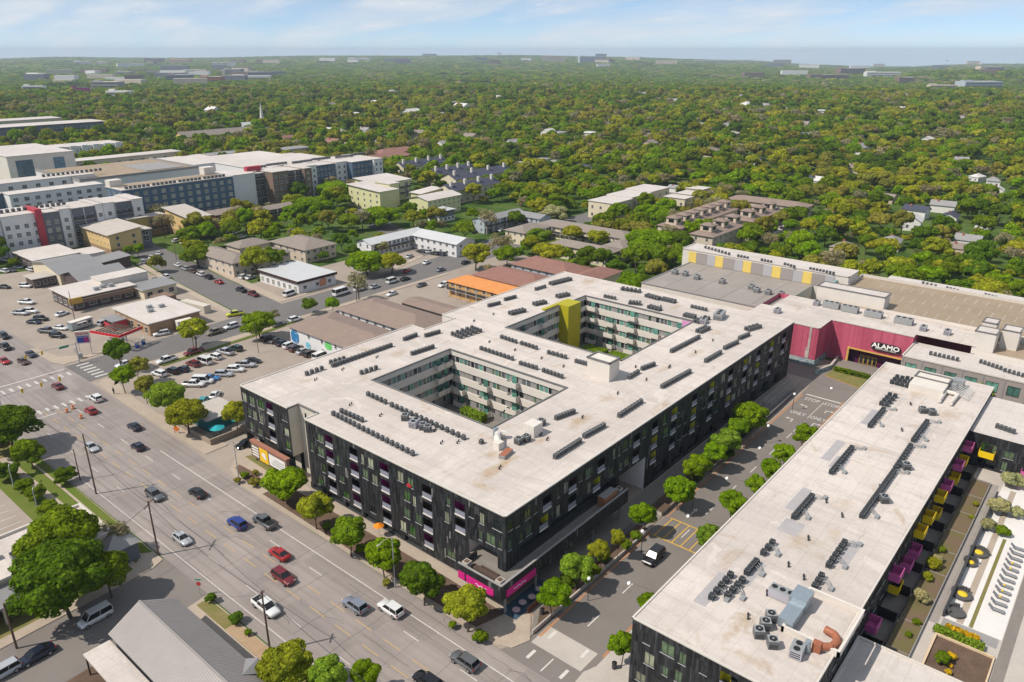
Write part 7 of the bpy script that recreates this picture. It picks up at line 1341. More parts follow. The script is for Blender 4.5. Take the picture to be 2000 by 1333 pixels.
text('sign_lettering', 'EXXON', .95, MATS['station_red'], (0, -.28, 6.5), (PI / 2, 0, 0), sg, .015, 1.0, bold=.02)
b = MB(); b.box(-2.6, -.6, 1.2, -1.8, -.5, 2.6); b.cyl((-2.2, -.5, 0), (-2.2, -.5, 1.2), .05, .05, 6); b.build('small_board', MATS['white_render'], sg)
tr_ = thing('travel_trailer', 'silver travel trailer with white roof at the filling station', 'trailer', (82.6, 243.5, 0), .18)
b = MB(); b.prism([(-3.4, -1.2), (3.0, -1.2), (3.5, -.8), (3.5, .8), (3.0, 1.2), (-3.4, 1.2)], .5, 2.9, 0, 1, True); b.build('body', [MATS['galvanised'], MATS['white_render']], tr_)
for x in (-1.6, .2, 1.8): b = MB(); b.box(x, -1.24, 1.5, x + .9, -1.2, 2.2); b.build('window', MATS['glass_dark'], tr_)
b = MB(); b.box(-1.8, -2.0, 2.35, 1.0, -1.24, 2.45); b.build('awning', MATS['white_render'], tr_)
for y in (-1.0, 1.0): b = MB(); b.cyl((-.2, y - .1, .35), (-.2, y + .1, .35), .35, .35, 10); b.build('wheel', MATS['tar'], tr_)
bt = thing('box_truck', 'white box truck parked beside the filling station shop', 'truck', (103.5, 216.2 + 1.4, 0), -.12)
b = MB(); b.box(-3.2, -1.15, .7, 1.4, 1.15, 3.3); b.build('box', MATS['white_render'], bt); b = MB(); b.box(1.5, -1.0, .5, 3.0, 1.0, 2.0, 0); b.prism([(1.5, -1), (2.6, -.95), (2.6, .95), (1.5, 1)], 2.0, 2.5, 0); b.build('cab', MATS['white_render'], bt); b = MB(); b.face([(3.0, -.9, 1.5), (3.0, .9, 1.5), (2.62, .85, 2.4), (2.62, -.85, 2.4)]); b.build('windscreen', MATS['glass_dark'], bt)
for x in (-2, 2.2):
    for y in (-1.05, 1.05): b = MB(); b.cyl((x, y - .12, .42), (x, y + .12, .42), .42, .42, 10); b.build('wheel', MATS['tar'], bt)
b = MB(); b.box(-1.3, -6, 0, 1.3, 6, 2.6); b.box(-1.31, -5.5, .2, -1.3, 5.5, 2.4); tag(OB('shipping_container', b.mesh('shipping_container', MATS['cream_render']), None, (114.5, 233, 0), .15), 'long cream shipping container behind the filling station shop', 'container')
b = MB(); b.box(-1.3, -6, 0, 1.3, 6, 2.6); tag(OB('shipping_container', b.mesh('shipping_container', M('container_green', (.06, .32, .10), .6, .1, 1)), None, (231, 126, 0), 1.4), 'green container by the trees behind the dark block', 'container')
b = MB(); b.prism([(-3, -3), (3, -3), (3, 3), (-3, 3)], 0, 2.3, 0, 0); tag(OB('board_enclosure', b.mesh('board_enclosure', MATS['brown_brick']), None, (112, 250, 0), .1), 'brown boarded enclosure beside the motel street', 'enclosure')
# ------------------------------------------------------------------ poles, wires, lamps, signals
M('pole_wood', (.16, .10, .075), .9, .15, 2); M('steel_pole', (.45, .46, .47), .45, .08, 2, metal=.3); M('wire', (.05, .05, .05), .6, .05, 1); M('globe', (.9, .9, .88), .3, .02, 1); M('signal_yellow', (.62, .40, .02), .5, .1, 1); M('sign_green', (.01, .25, .15), .5, .06, 1); M('cone_orange', (.80, .20, .03), .6, .08, 2)
TOPS = {}
def pole(key, u, v, h, arm, label, r=.17, rz=0.0):
    p = G(u, v); o = thing('utility_pole', label, 'utility pole', (p.x, p.y, 0), rz); b = MB(); b.cyl((0, 0, 0), (0, 0, h), r, r * .7, 8); b.build('post', MATS['pole_wood'], o)
    if arm: b = MB(); b.box(-arm, -.07, h - .7, arm, .07, h - .55); b.build('crossarm', MATS['pole_wood'], o); [OB('insulator', INS, o, (q * arm * .9, 0, h - .55)) for q in (-1, -.4, .4, 1)]
    TOPS[key] = Vector((p.x, p.y, h)); return o
b = MB(); b.cyl((0, 0, 0), (0, 0, .22), .06, .05, 6); INS = b.mesh('insulator', MATS['steel_pole'])
pole('a', 188, 965, 13, 0, 'tall brown utility pole on the office verge'); pole('b', 157, 938, 7, 0, 'short brown pole beside the tall utility pole', .13); pole('c', 310, 1085, 10.8, 1.5, 'utility pole with white crossarm at the lane corner', rz=.7); pole('d', 528, 1275, 10.8, .9, 'utility pole by the white pickup on the verge', rz=.7); pole('e', 33, 1267, 8, 0, 'dark pole beside the back lane'); pole('f', 380, 690, 8, .5, 'thin pole at the parking lot hedge', .1); pole('g', 697, 590, 10, .8, 'utility pole at the motel street corner', .13); pole('h', 146, 625, 9.5, 0, 'pole behind the travel trailer', .13); pole('i', 345, 508, 8, .5, 'pole at the corner of the beige apartments', .12); pole('j', 178, 500, 10, 0, 'leaning pole beside the yellow apartments', .12); pole('k', 1240, 540, 8, .9, 'wooden pole behind the dark block', .14); pole('l', 965, 492, 10, 0, 'thin pole on the motel street', .1); pole('m', 872, 440, 9, .6, 'utility pole by the white motel', .12); pole('n', 8, 500, 12, .6, 'utility pole before the grey apartments', .14); pole('o', 505, 690, 9, 0, 'thin pole in the parking lot', .09)
def wire(a, c, sag, label, da=0.0, dc=0.0, r=.035):
    b = MB(); p, q = TOPS[a] - Vector((0, 0, da)), TOPS[c] - Vector((0, 0, dc)); n = 12
    pts = [p.lerp(q, k / n) - Vector((0, 0, sag * 4 * (k / n) * (1 - k / n))) for k in range(n + 1)]; b.tube(pts, r, 4); tag(b.build('overhead_wire', MATS['wire']), label, 'wire')
TOPS['z'] = Vector((42.5, 40, 10.5)); TOPS['y'] = Vector((44.5, 190.5, 9))
wire('a', 'c', 1.2, 'overhead wire from the tall pole to the lane corner pole', 2, .5); wire('c', 'd', 1.2, 'overhead wire between the lane corner and verge poles', .5, .5); wire('d', 'z', 1.2, 'overhead wire running on from the verge pole', .5, .3); wire('a', 'y', 1.4, 'overhead wire from the tall pole to the junction', 2, .6); wire('c', 'e', 1.0, 'overhead wire along the back lane', .6, .6)
def lamp(u, v, h, label, ang, arm=2.4):
    p = G(u, v); o = thing('street_lamp', label, 'street lamp', (p.x, p.y, 0), ang); b = MB(); b.cyl((0, 0, 0), (0, 0, h), .12, .07, 8); b.build('post', MATS['steel_pole'], o)
    b = MB(); b.tube([(0, 0, h - .1), (arm * .4, 0, h + .25), (arm * .8, 0, h + .2), (arm, 0, h)], .045, 5); b.build('arm', MATS['steel_pole'], o); b = MB(); b.ball((arm + .3, 0, h - .05), .3, 8, 5, 0, (.45, .17, .12)); b.build('lamp_head', MATS['pale_paving'], o, True)
lamp(772, 1148, 9.6, 'curved street lamp among the boulevard trees', PI); lamp(468, 945, 9.4, 'slim street lamp at the billboard corner', PI, 1.0); lamp(28, 955, 5, 'short car park lamp at the offices, left one', .8, 1.0); lamp(75, 1002, 5, 'short car park lamp at the offices, right one', .8, 1.0); lamp(1295, 800, 7, 'dummy', 0) if False else None
def globe(u, v, label):
    p = G(u, v, 4.3); o = thing('globe_lamp', label, 'street lamp', (p.x, p.y, .13)); b = MB(); b.cyl((0, 0, 0), (0, 0, 3.9), .07, .05, 6); b.build('post', MATS['dark_frame'], o); b = MB(); b.ball((0, 0, 4.15), .34, 10, 6); b.build('globe', MATS['globe'], o, True)
for k, (u, v) in enumerate(((1150, 1130), (1255, 1038), (1356, 954), (1417, 879), (1501, 832), (1552, 770))): globe(u, v, 'white globe lamp on the planted kerb, ' + ('nearest the boulevard', 'second from the boulevard', 'third from the boulevard', 'among the street trees', 'near the last street tree', 'by the bike racks')[k])
for k, (u, v) in enumerate(((1229, 1140), (1344, 1009), (1420, 935), (1484, 876), (1624, 759))):
    p = G(u, v, 6); o = thing('pendant_lamp', 'white globe lamp hung on a cable over the shopping street, ' + ('nearest the boulevard', 'over the hatched crossing', 'third along', 'fourth along', 'before the cinema')[k], 'street lamp', (p.x, p.y, 0)); b = MB(); b.ball((0, 0, 6), .34, 10, 6); b.build('globe', MATS['globe'], o, True); b = MB(); b.tube([(0, 12 - 0, 8.0), (0, 4, 6.7), (0, .0, 6.3), (0, -4, 6.7), (0, 38.5 - p.y, 8)], .015, 4); b.build('cable', MATS['wire'], o)
# traffic signals
def signal(x, y, h, ln, ang, label, n=2, sign=True):
    o = thing('traffic_signal', label, 'traffic signal', (x, y, 0), ang); b = MB(); b.cyl((0, 0, 0), (0, 0, h), .16, .12, 8); b.build('post', MATS['steel_pole'], o); b = MB(); b.cyl((0, 0, h - .5), (ln, 0, h - .1), .09, .05, 6); b.build('mast_arm', MATS['steel_pole'], o)
    for k in range(n):
        xx = ln * (.95 - .3 * k); b = MB(); b.box(xx - .2, -.15, h - 1.1, xx + .2, .15, h - .05, 0); b.build('signal_head', MATS['signal_yellow'], o)
    if sign: b = MB(); b.box(ln * .14, -.04, h - .9, ln * .14 + 2.4, .04, h - .25); b.build('street_name_plate', MATS['sign_green'], o)
signal(70.5, 214.5, 6.2, 13, PI, 'traffic signal mast with green street plate at the filling station corner'); signal(44.6, 191, 6.5, 14, .06, 'traffic signal mast reaching over the boulevard from the left', 3, False)
o = thing('signal_cabinet', 'grey traffic control cabinet beside the signal mast', 'cabinet', (72, 217.6, .13)); b = MB(); b.box(-.5, -.4, 0, .5, .4, 1.5); b.build('case', MATS['steel_pole'], o)
o = thing('street_sign', 'stop sign post with green name plate at the lane corner', 'street sign', (42.6, 99.9, .1), .6); b = MB(); b.cyl((0, 0, 0), (0, 0, 3.2), .04, .04, 6); b.build('post', MATS['steel_pole'], o); b = MB(); b.cyl((-.03, 0, 2.2), (.03, 0, 2.2), .38, .38, 8); b.build('stop_plate', MATS['station_red'], o); b = MB(); b.box(-.02, -.5, 2.9, .02, .5, 3.1); b.build('name_plate', MATS['sign_green'], o)
for k, (u, v) in enumerate(((131, 806), (143, 799), (159, 818))):
    p = G(u, v); o = thing('traffic_drum', ['orange traffic drum on the boulevard, front left', 'orange traffic drum on the boulevard, back one', 'orange traffic drum on the boulevard, right one'][k], 'traffic drum', (p.x, p.y, .012)); b = MB(); b.cyl((0, 0, .08), (0, 0, 1.0), .32, .25, 10, 0); b.build('drum', MATS['cone_orange'], o); b = MB(); b.cyl((0, 0, .45), (0, 0, .6), .3, .29, 10); b.build('white_band', MATS['white_render'], o); b = MB(); b.cyl((0, 0, 0), (0, 0, .08), .45, .45, 8); b.build('base', MATS['tar'], o)
p = G(346, 848); o = thing('road_works_sign', 'orange diamond road works sign on the junction sidewalk', 'road sign', (p.x, p.y, .13), .6); b = MB(); b.face([(0, -.8, 1.2), (0, 0, .4), (0, .8, 1.2), (0, 0, 2.0)]); b.face([(.03, -.8, 1.2), (.03, 0, .4), (.03, .8, 1.2), (.03, 0, 2.0)]); b.build('plate', MATS['cone_orange'], o); b = MB(); b.box(.03, -.5, 0, .1, -.44, 1.0); b.box(.03, .44, 0, .1, .5, 1.0); b.build('stand', MATS['dark_frame'], o)
for k, (x, y) in enumerate(((71.7, 41.9), (73.8, 56.2))): o = thing('litter_bin', ['black litter bin on the corner plaza by the long block', 'black litter bin beside the patio planting'][k], 'litter bin', (x, y, .135)); b = MB(); b.cyl((0, 0, 0), (0, 0, 1.0), .32, .36, 10); b.build('drum', MATS['dark_frame'], o); b = MB(); b.cyl((0, 0, 1.0), (0, 0, 1.12), .38, .2, 10); b.build('lid', MATS['black_wall'], o)
# bike racks
b = MB(); b.tube([(0, -.45, 0), (0, -.45, .75), (0, -.2, .95), (0, .2, .95), (0, .45, .75), (0, .45, 0)], .06, 6); HOOP = b.mesh('bike_rack', MATS['white_render'])
for k in range(16):
    for j in range(2): tag(OB('bike_rack', HOOP, None, (165.2 + k * 1.15, 58.6 + j * 1.5, .14), 0, (1.5, 1.6, 1.5)), 'white hoop bike rack in the rows below the dark facade', 'bike rack', 'white hoop bike racks')
# low wall, planters and rail along the shopping-street kerb
b = MB(); b.box(69.6, 54.62, .14, 103.6, 54.85, .75, 0); tag(b.build('planter_wall', [MATS['pale_paving']]), 'low concrete wall edging the plaza planting by the road', 'wall'); b = MB(); b.prism([(109.2, 55.25), (158, 56.3), (158, 56.6), (109.2, 55.55)], .14, .8); tag(b.build('planter_wall', MATS['mid_paving']), 'long grey wall edging the street tree bed', 'wall'); b = MB(); b.prism([(158, 56.2), (177, 56.6), (177, 57.4), (158, 57.0)], .14, 1.1); tag(b.build('ramp_wall', MATS['dark_paving']), 'dark ramp wall beside the bike racks', 'wall')
b = MB(); b.box(108.4, 55.4, .14, 111.6, 57.6, .9, 0, 1); tag(b.build('planter_box', [MATS['pale_paving'], MATS['mulch']]), 'square pale planter before the portal', 'planter')
sheet('patio_floor', rect(70.2, 58.4, 80, 61.6), .146, M('blue_floor', (.05, .09, .13), .8, .1, 1)); sheet('dark_strip', rect(87, 56.6, 103, 58.6), .146, MATS['dark_paving'])
for k, (x, y) in enumerate(((71.4, 59.3), (73.3, 59.6), (75.2, 59.3), (77.4, 59.6))):
    o = thing('patio_table', ['round pink patio table at the deck corner', 'second round patio table from the deck corner', 'third round patio table from the deck corner', 'round patio table farthest from the deck corner'][k], 'table', (x, y, .15)); b = MB(); b.cyl((0, 0, .7), (0, 0, .75), .62, .62, 12); b.build('tabletop', M('pink_table', (.50, .36, .38), .6, .08, 1), o); b = MB(); b.cyl((0, 0, 0), (0, 0, .7), .06, .06, 6); b.build('leg', MATS['dark_frame'], o)
b = MB(); b.box(72.5, 57.9, .14, 80.5, 58.15, 1.2); tag(b.build('patio_screen', M('corten', (.16, .07, .045), .85, .15, 1)), 'rusty steel screen beside the patio tables', 'screen')
o = thing('cafe_umbrella', 'orange cafe umbrella before the dark facade', 'umbrella', (71.0, 90.4, .13)); b = MB(); b.cyl((0, 0, 2.1), (0, 0, 2.6), 1.0, .08, 8); b.build('canopy', M('orange_cloth', (.78, .24, .01), .8, .06, 1), o); b = MB(); b.cyl((0, 0, 0), (0, 0, 2.2), .04, .04, 6); b.build('pole', MATS['steel_pole'], o)
b = MB(); b.ball((0, 0, 0), 1, 14, 6, 0, (.06, .6, .36)); tag(OB('lips_ornament', b.mesh('lips_ornament', MATS['station_red']), None, (72.9, 84.0, 12.0)), 'red lips shaped ornament on the dark facade', 'ornament')
# one pedestrian on the junction corner
o = thing('person', 'person in dark clothes standing on the junction corner', 'person', (*G(223, 771)[:2], .13), .5)
me = bpy.data.meshes.new('body'); J = [(0, 0, .95), (0, 0, 1.15), (0, 0, 1.38), (0, 0, 1.5), (0, 0, 1.66), (0, 0, 1.76), (0, .1, .9), (.02, .11, .5), (0, .12, .07), (.14, .13, .03), (0, -.1, .9), (.06, -.11, .5), (-.04, -.12, .07), (.1, -.13, .03), (0, .2, 1.4), (-.03, .26, 1.12), (.05, .25, .86), (.08, .25, .76), (0, -.2, 1.4), (-.03, -.26, 1.12), (.08, -.24, .88), (.12, -.23, .78)]
me.from_pydata(J, [(0, 1), (1, 2), (2, 3), (3, 4), (4, 5), (0, 6), (6, 7), (7, 8), (8, 9), (0, 10), (10, 11), (11, 12), (12, 13), (2, 14), (14, 15), (15, 16), (16, 17), (2, 18), (18, 19), (19, 20), (20, 21)], []); me.materials.append(M('dark_cloth', (.03, .03, .04), .9, .1, 3)); pe = OB('body', me, o)
md = pe.modifiers.new('skin', 'SKIN'); RAD = [.15, .14, .16, .06, .10, .08, .10, .075, .05, .04, .10, .075, .05, .04, .07, .05, .04, .03, .07, .05, .04, .03]
for q, r_ in zip(me.skin_vertices[0].data, RAD): q.radius = (r_, r_ * 1.1)
me.skin_vertices[0].data[0].use_root = True; pe.modifiers.new('smooth', 'SUBSURF').levels = 1
b = MB(); b.ball((0, 0, 1.74), .1, 8, 6, 0, (.11, .1, .1)); b.build('hair', MATS['dark_wood'], o, True)
# ------------------------------------------------------------------ vehicles
m, t, bs = newmat('car_paint')
oi = N(t, 'ShaderNodeObjectInfo'); t.links.new(oi.outputs['Color'], bs.inputs['Base Color']); bs.inputs['Roughness'].default_value = .32; bs.inputs['Metallic'].default_value = .15; bs.inputs['Coat Weight'].default_value = .6; bs.inputs['Coat Roughness'].default_value = .06
m, t, bs = newmat('car_glass'); bs.inputs['Base Color'].default_value = (.012, .014, .016, 1); bs.inputs['Roughness'].default_value = .12; bs.inputs['Specular IOR Level'].default_value = .4
M('tyre', (.02, .02, .02), .85, .1, 4); M('alloy', (.45, .45, .46), .35, .05, 4, metal=.7); M('lamp_clear', (.75, .75, .72), .2, .02, 2); M('lamp_red', (.42, .01, .01), .25, .05, 2); M('trim_black', (.02, .02, .02), .5, .1, 3)
def loft(b, st, mi=0):
    rings = []
    for x, hw, zl, zt in st:
        h = zt - zl; ring = [(x, -hw * .90, zl), (x, -hw * .99, zl + h * .25), (x, -hw, zl + h * .55), (x, -hw * .95, zl + h * .88), (x, -hw * .80, zt), (x, 0, zt + .02), (x, hw * .80, zt), (x, hw * .95, zl + h * .88), (x, hw, zl + h * .55), (x, hw * .99, zl + h * .25), (x, hw * .90, zl)]; k = len(b.v); b.v += ring; rings.append(k)
    n = 11
    for p, q in zip(rings[:-1], rings[1:]):
        for i in range(n - 1): b.f.append((p + i, q + i, q + i + 1, p + i + 1)); b.m.append(mi)
        b.f.append((p + n - 1, q + n - 1, q, p)); b.m.append(mi)
    b.f.append(tuple(rings[0] + i for i in range(n))); b.m.append(mi); b.f.append(tuple(rings[-1] + n - 1 - i for i in range(n))); b.m.append(mi)
SPEC = {  # stations (x, half width, low, top), cabin base x0..x1 at z, roof x0..x1 at z, half widths, wheels x, tyre radius
 'sedan': ([(-2.32, .70, .38, .80), (-2.15, .84, .26, .97), (-1.5, .90, .2, 1.0), (0, .91, .2, .95), (1.0, .90, .2, .93), (1.75, .88, .22, .82), (2.15, .82, .28, .70), (2.32, .68, .36, .60)], (-1.85, 1.05, .95), (-1.0, .3, 1.42), (.80, .60), (-1.38, 1.42), .33),
 'suv': ([(-2.3, .76, .42, 1.0), (-2.2, .88, .3, 1.08), (-1.3, .93, .26, 1.08), (0, .94, .26, 1.05), (1.0, .93, .26, 1.03), (1.8, .91, .3, .96), (2.2, .85, .34, .86), (2.34, .72, .42, .74)], (-2.22, 1.05, 1.04), (-1.9, .35, 1.68), (.84, .66), (-1.4, 1.42), .37),
 'hatch': ([(-2.05, .70, .38, .9), (-1.92, .84, .26, 1.0), (-1.2, .88, .2, 1.0), (0, .89, .2, .96), (.9, .88, .2, .94), (1.6, .86, .22, .84), (1.95, .8, .28, .72), (2.08, .66, .36, .62)], (-1.95, 1.0, .96), (-1.45, .3, 1.48), (.79, .60), (-1.25, 1.3), .33),
 'pickup': ([(-2.85, .85, .5, 1.1), (-2.7, .94, .4, 1.14), (-1.2, .97, .36, 1.14), (0, .97, .36, 1.14), (1.2, .96, .36, 1.12), (2.2, .94, .4, 1.06), (2.65, .88, .44, .96), (2.8, .76, .5, .84)], (-1.0, 1.45, 1.12), (-.75, .8, 1.82), (.86, .70), (-1.8, 1.85), .40),
 'van': ([(-2.6, .84, .4, 1.2), (-2.5, .95, .3, 1.25), (-1.3, .98, .28, 1.25), (0, .98, .28, 1.22), (1.3, .97, .28, 1.18), (2.1, .94, .3, 1.05), (2.5, .88, .34, .92), (2.62, .74, .42, .8)], (-2.55, 1.75, 1.18), (-2.45, 1.0, 2.15), (.92, .80), (-1.65, 1.7), .36),
 'shuttle': ([(-3.6, .95, .5, 1.4), (-3.5, 1.08, .4, 1.45), (-1.3, 1.1, .38, 1.45), (0, 1.1, .38, 1.42), (1.9, 1.08, .38, 1.35), (2.8, 1.0, .38, 1.15), (3.2, .92, .42, 1.0), (3.35, .8, .5, .85)], (-3.55, 2.4, 1.38), (-3.45, 1.6, 2.7), (1.05, .95), (-2.3, 2.3), .40)}
CARM = {}
def car_meshes(k):
    st, (c0, c1, cz), (r0, r1, rz), (wb, wt), wx, wr = SPEC[k]; D = {}
    b = MB(); loft(b, st)
    b.box(r0 + .02, -wt, rz - .05, r1 - .02, wt, rz, 0)                      # roof skin
    def bar(p, q, w=.05): b.cyl(p, q, w, w, 4, 0, False)
    for s in (-1, 1):
        bar((c1, s * wb, cz), (r1, s * wt, rz)); bar((c0, s * wb, cz), (r0, s * wt, rz)); xm, xr = (c0 + c1) / 2, (r0 + r1) / 2; bar((xm, s * wb, cz), (xr, s * wt, rz), .04)
        b.box(r0, s * wt - .04, rz - .06, r1, s * wt + .04, rz + .01, 0)
    if k == 'pickup': b.box(-2.62, -.74, 1.10, -1.1, .74, 1.175, 1)
    D['body'] = b.mesh('body', [MATS['car_paint'], MATS['trim_black']])
    for p in D['body'].polygons[:70]: p.use_smooth = True
    e = .02; b = MB(); b.face([(c1, -wb, cz), (c1, wb, cz), (r1, wt, rz - e), (r1, -wt, rz - e)]); D['windscreen'] = b.mesh('windscreen', MATS['car_glass'])
    b = MB(); b.face([(c0, -wb, cz), (c0, wb, cz), (r0, wt, rz - e), (r0, -wt, rz - e)]); D['rear_window'] = b.mesh('rear_window', MATS['car_glass' if k != 'van' else 'trim_black'])
    for s, nm in ((-1, 'side_r'), (1, 'side_l')):
        b = MB(); x0, x1 = (c0, c1); b.face([(x0, s * wb, cz), (x1, s * wb, cz), (r1, s * wt, rz - e), (r0, s * wt, rz - e)]); D[nm] = b.mesh('side_window', MATS['car_glass'])
    b = MB(); b.cyl((0, -.11, 0), (0, .11, 0), wr, wr, 12, 0); b.cyl((0, -.12, 0), (0, .12, 0), wr * .6, wr * .6, 10, 1); D['wheel'] = b.mesh('wheel', [MATS['tyre'], MATS['alloy']])
    b = MB(); b.box(-.06, -.17, -.07, .05, .17, .07); D['headlight'] = b.mesh('headlight', MATS['lamp_clear']); b = MB(); b.box(-.05, -.15, -.1, .06, .15, .1); D['taillight'] = b.mesh('taillight', MATS['lamp_red'])
    xf, hf, zlf, ztf = st[-2]; xb, hb_, zlb, ztb = st[1]
    D['pos'] = dict(w=[(x, s * (st[3][1] - .1), wr) for x in wx for s in (-1, 1)], h=[(xf + .03, s * hf * .72, ztf - .1) for s in (-1, 1)], t=[(xb - .06, s * hb_ * .84, ztb - .16) for s in (-1, 1)])
    return D
CARM = {k: car_meshes(k) for k in SPEC}
PAINT = {'white': (.72, .72, .71), 'silver': (.42, .43, .45), 'grey': (.11, .115, .12), 'black': (.010, .010, .011), 'red': (.36, .012, .015), 'darkred': (.16, .012, .018), 'blue': (.012, .035, .22), 'navy': (.010, .014, .035), 'tan': (.22, .17, .12), 'green': (.015, .04, .03), 'brown': (.09, .05, .035), 'steel': (.20, .22, .27), 'sky': (.03, .18, .45), 'yellow': (.55, .55, .02), 'teal': (.02, .30, .32)}
NMAP = {'sedan': 'sedan_car', 'suv': 'suv_car', 'hatch': 'hatchback_car', 'pickup': 'pickup_truck', 'van': 'van', 'shuttle': 'shuttle_bus'}
def car(u, v, kind, paint, ang, label, group=None, z=.014, pos=None, sc=1.0):
    D = CARM[kind]; p = pos or G(u, v, .75 if kind not in ('van', 'shuttle') else 1.1); o = thing(NMAP[kind], label, 'car' if kind in ('sedan', 'suv', 'hatch') else 'pickup truck' if kind == 'pickup' else 'van' if kind == 'van' else 'bus', (p[0], p[1], z), math.radians(ang), group)
    if sc != 1.0: o.scale = (sc, sc, sc)
    OB('body', D['body'], o, color=PAINT[paint]); OB('windscreen', D['windscreen'], o); OB('rear_window', D['rear_window'], o); OB('side_window', D['side_r'], o); OB('side_window', D['side_l'], o)
    for q in D['pos']['w']: OB('wheel', D['wheel'], o, q)
    if math.hypot(p[0], p[1]) < 235:
        for q in D['pos']['h']: OB('headlight', D['headlight'], o, q)
        for q in D['pos']['t']: OB('taillight', D['taillight'], o, q)
UPB, DNB = 90, -90
BLV = 'cars driving on the boulevard'
for a in ((112, 753, 'sedan', 'darkred', UPB, 'dark red sedan past the far zebra crossing'), (187, 777, 'suv', 'white', UPB, 'white suv beside the junction sidewalk'), (177, 801, 'hatch', 'red', UPB, 'red hatchback beside the orange drums'), (262, 832, 'sedan', 'navy', UPB, 'navy sedan farther up the boulevard'), (269, 871, 'hatch', 'navy', UPB, 'navy hatchback behind the navy sedan'), (178, 872, 'sedan', 'silver', DNB, 'silver sedan with dark windscreen by the tall pole'), (302, 966, 'suv', 'grey', DNB, 'dark grey suv coming down the boulevard'), (385, 961, 'sedan', 'black', UPB, 'black sedan in the middle of the boulevard'), (463, 1021, 'suv', 'blue', UPB, 'bright blue suv beside the grey pickup'), (516, 1018, 'pickup', 'grey', UPB, 'dark grey pickup beside the blue suv'), (355, 1050, 'sedan', 'silver', DNB, 'silver sedan near the lane corner'), (545, 1080, 'sedan', 'red', UPB, 'bright red sedan ahead of the dark red suv'), (553, 1126, 'suv', 'darkred', DNB, 'dark red suv with white front bumper'), (519, 1184, 'pickup', 'white', DNB, 'white pickup with loaded bed by the verge pole'), (693, 1181, 'suv', 'steel', UPB, 'blue grey suv beside the white suv'), (763, 1188, 'suv', 'white', UPB, 'white suv with black sunroof'), (908, 1290, 'suv', 'grey', UPB, 'dark grey suv near the plaza corner'), (835, 1330, 'suv', 'black', UPB, 'dark car cut off at the bottom of the boulevard'), (45, 705, 'sedan', 'brown', DNB, 'brown sedan at the stop line'), (60, 691, 'sedan', 'navy', DNB, 'dark purple sedan beside the brown sedan'), (8, 704, 'sedan', 'red', DNB, 'red car at the left edge of the boulevard'), (10, 677, 'pickup', 'black', DNB, 'black pickup at the left edge'), (8, 656, 'suv', 'black', DNB, 'black suv behind the black pickup')): car(*a, group=BLV)
car(1277, 1086, 'suv', 'black', 182, 'black suv driving down the shopping street', sc=1.1); car(185, 1201, 'van', 'white', 183, 'white older suv parked on the back lane', sc=.92); car(70, 1278, 'sedan', 'navy', 183, 'dark blue sedan parked on the back lane', sc=1.05); car(4, 1312, 'suv', 'silver', 183, 'silver car cut off at the left edge of the back lane')
car(480, 865, 'sedan', 'black', 178, 'black car emerging beside the dark block'); car(242, 710, 'sedan', 'white', 185, 'white sedan waiting at the side street junction'); car(325, 703, 'pickup', 'white', 182, 'white pickup on the side street'); car(378, 687, 'pickup', 'darkred', 182, 'dark red pickup on the side street')
LOT = 'cars in the parking lot'
for k, (u, v, kd, c, l) in enumerate(((311, 729, 'suv', 'white', 'white suv at the front end of the hedge row'), (336, 724, 'suv', 'black', 'black suv second in the hedge row'), (357, 720, 'hatch', 'navy', 'navy hatchback third in the hedge row'), (377, 710, 'suv', 'darkred', 'dark red suv fourth in the hedge row'), (397, 703, 'van', 'white', 'white van in the hedge row'), (419, 696, 'suv', 'white', 'white suv after the white van in the hedge row'), (440, 687, 'pickup', 'silver', 'silver pickup in the hedge row'), (460, 680, 'suv', 'green', 'dark green suv last in the hedge row'))): car(u, v, kd, c, 100, l, LOT)
for k, (u, v, kd, c, l) in enumerate(((378, 750, 'pickup', 'white', 'white pickup at the near end of the middle row'), (396, 741, 'van', 'white', 'white van in the middle row'), (411, 737, 'sedan', 'sky', 'bright blue car in the middle row'), (437, 730, 'suv', 'silver', 'silver suv in the middle row'), (460, 721, 'suv', 'white', 'white suv in the middle row'), (478, 712, 'pickup', 'silver', 'silver pickup in the middle row'), (493, 704, 'sedan', 'black', 'black sedan at the far end of the middle row'))): car(u, v, kd, c, -52, l, LOT)
car(420, 770, 'sedan', 'white', 40, 'white sedan alone beside the patio bar', LOT); car(398, 781, 'hatch', 'teal', 40, 'teal car tucked behind the patio bar', LOT)
for k, (u, v, kd, c, l) in enumerate(((524, 660, 'suv', 'black', 'black suv first under the fence by the mural'), (539, 664, 'sedan', 'grey', 'grey sedan second under the mural fence'), (552, 669, 'sedan', 'navy', 'navy sedan third under the mural fence'), (566, 674, 'suv', 'white', 'white suv under the mural fence'), (578, 680, 'suv', 'brown', 'brown suv under the mural fence'), (592, 685, 'sedan', 'silver', 'silver sedan under the mural fence'), (606, 690, 'suv', 'black', 'black suv last dark one under the mural fence'), (626, 694, 'van', 'white', 'white van last under the mural fence'))): car(u, v, kd, c, 8, l, LOT)
for u, v, c, l in ((496, 722, 'black', 'dark car peeking past the dark block roof, left'), (510, 733, 'black', 'second dark car peeking past the roof edge')): pass
STN = 'cars around the filling station'
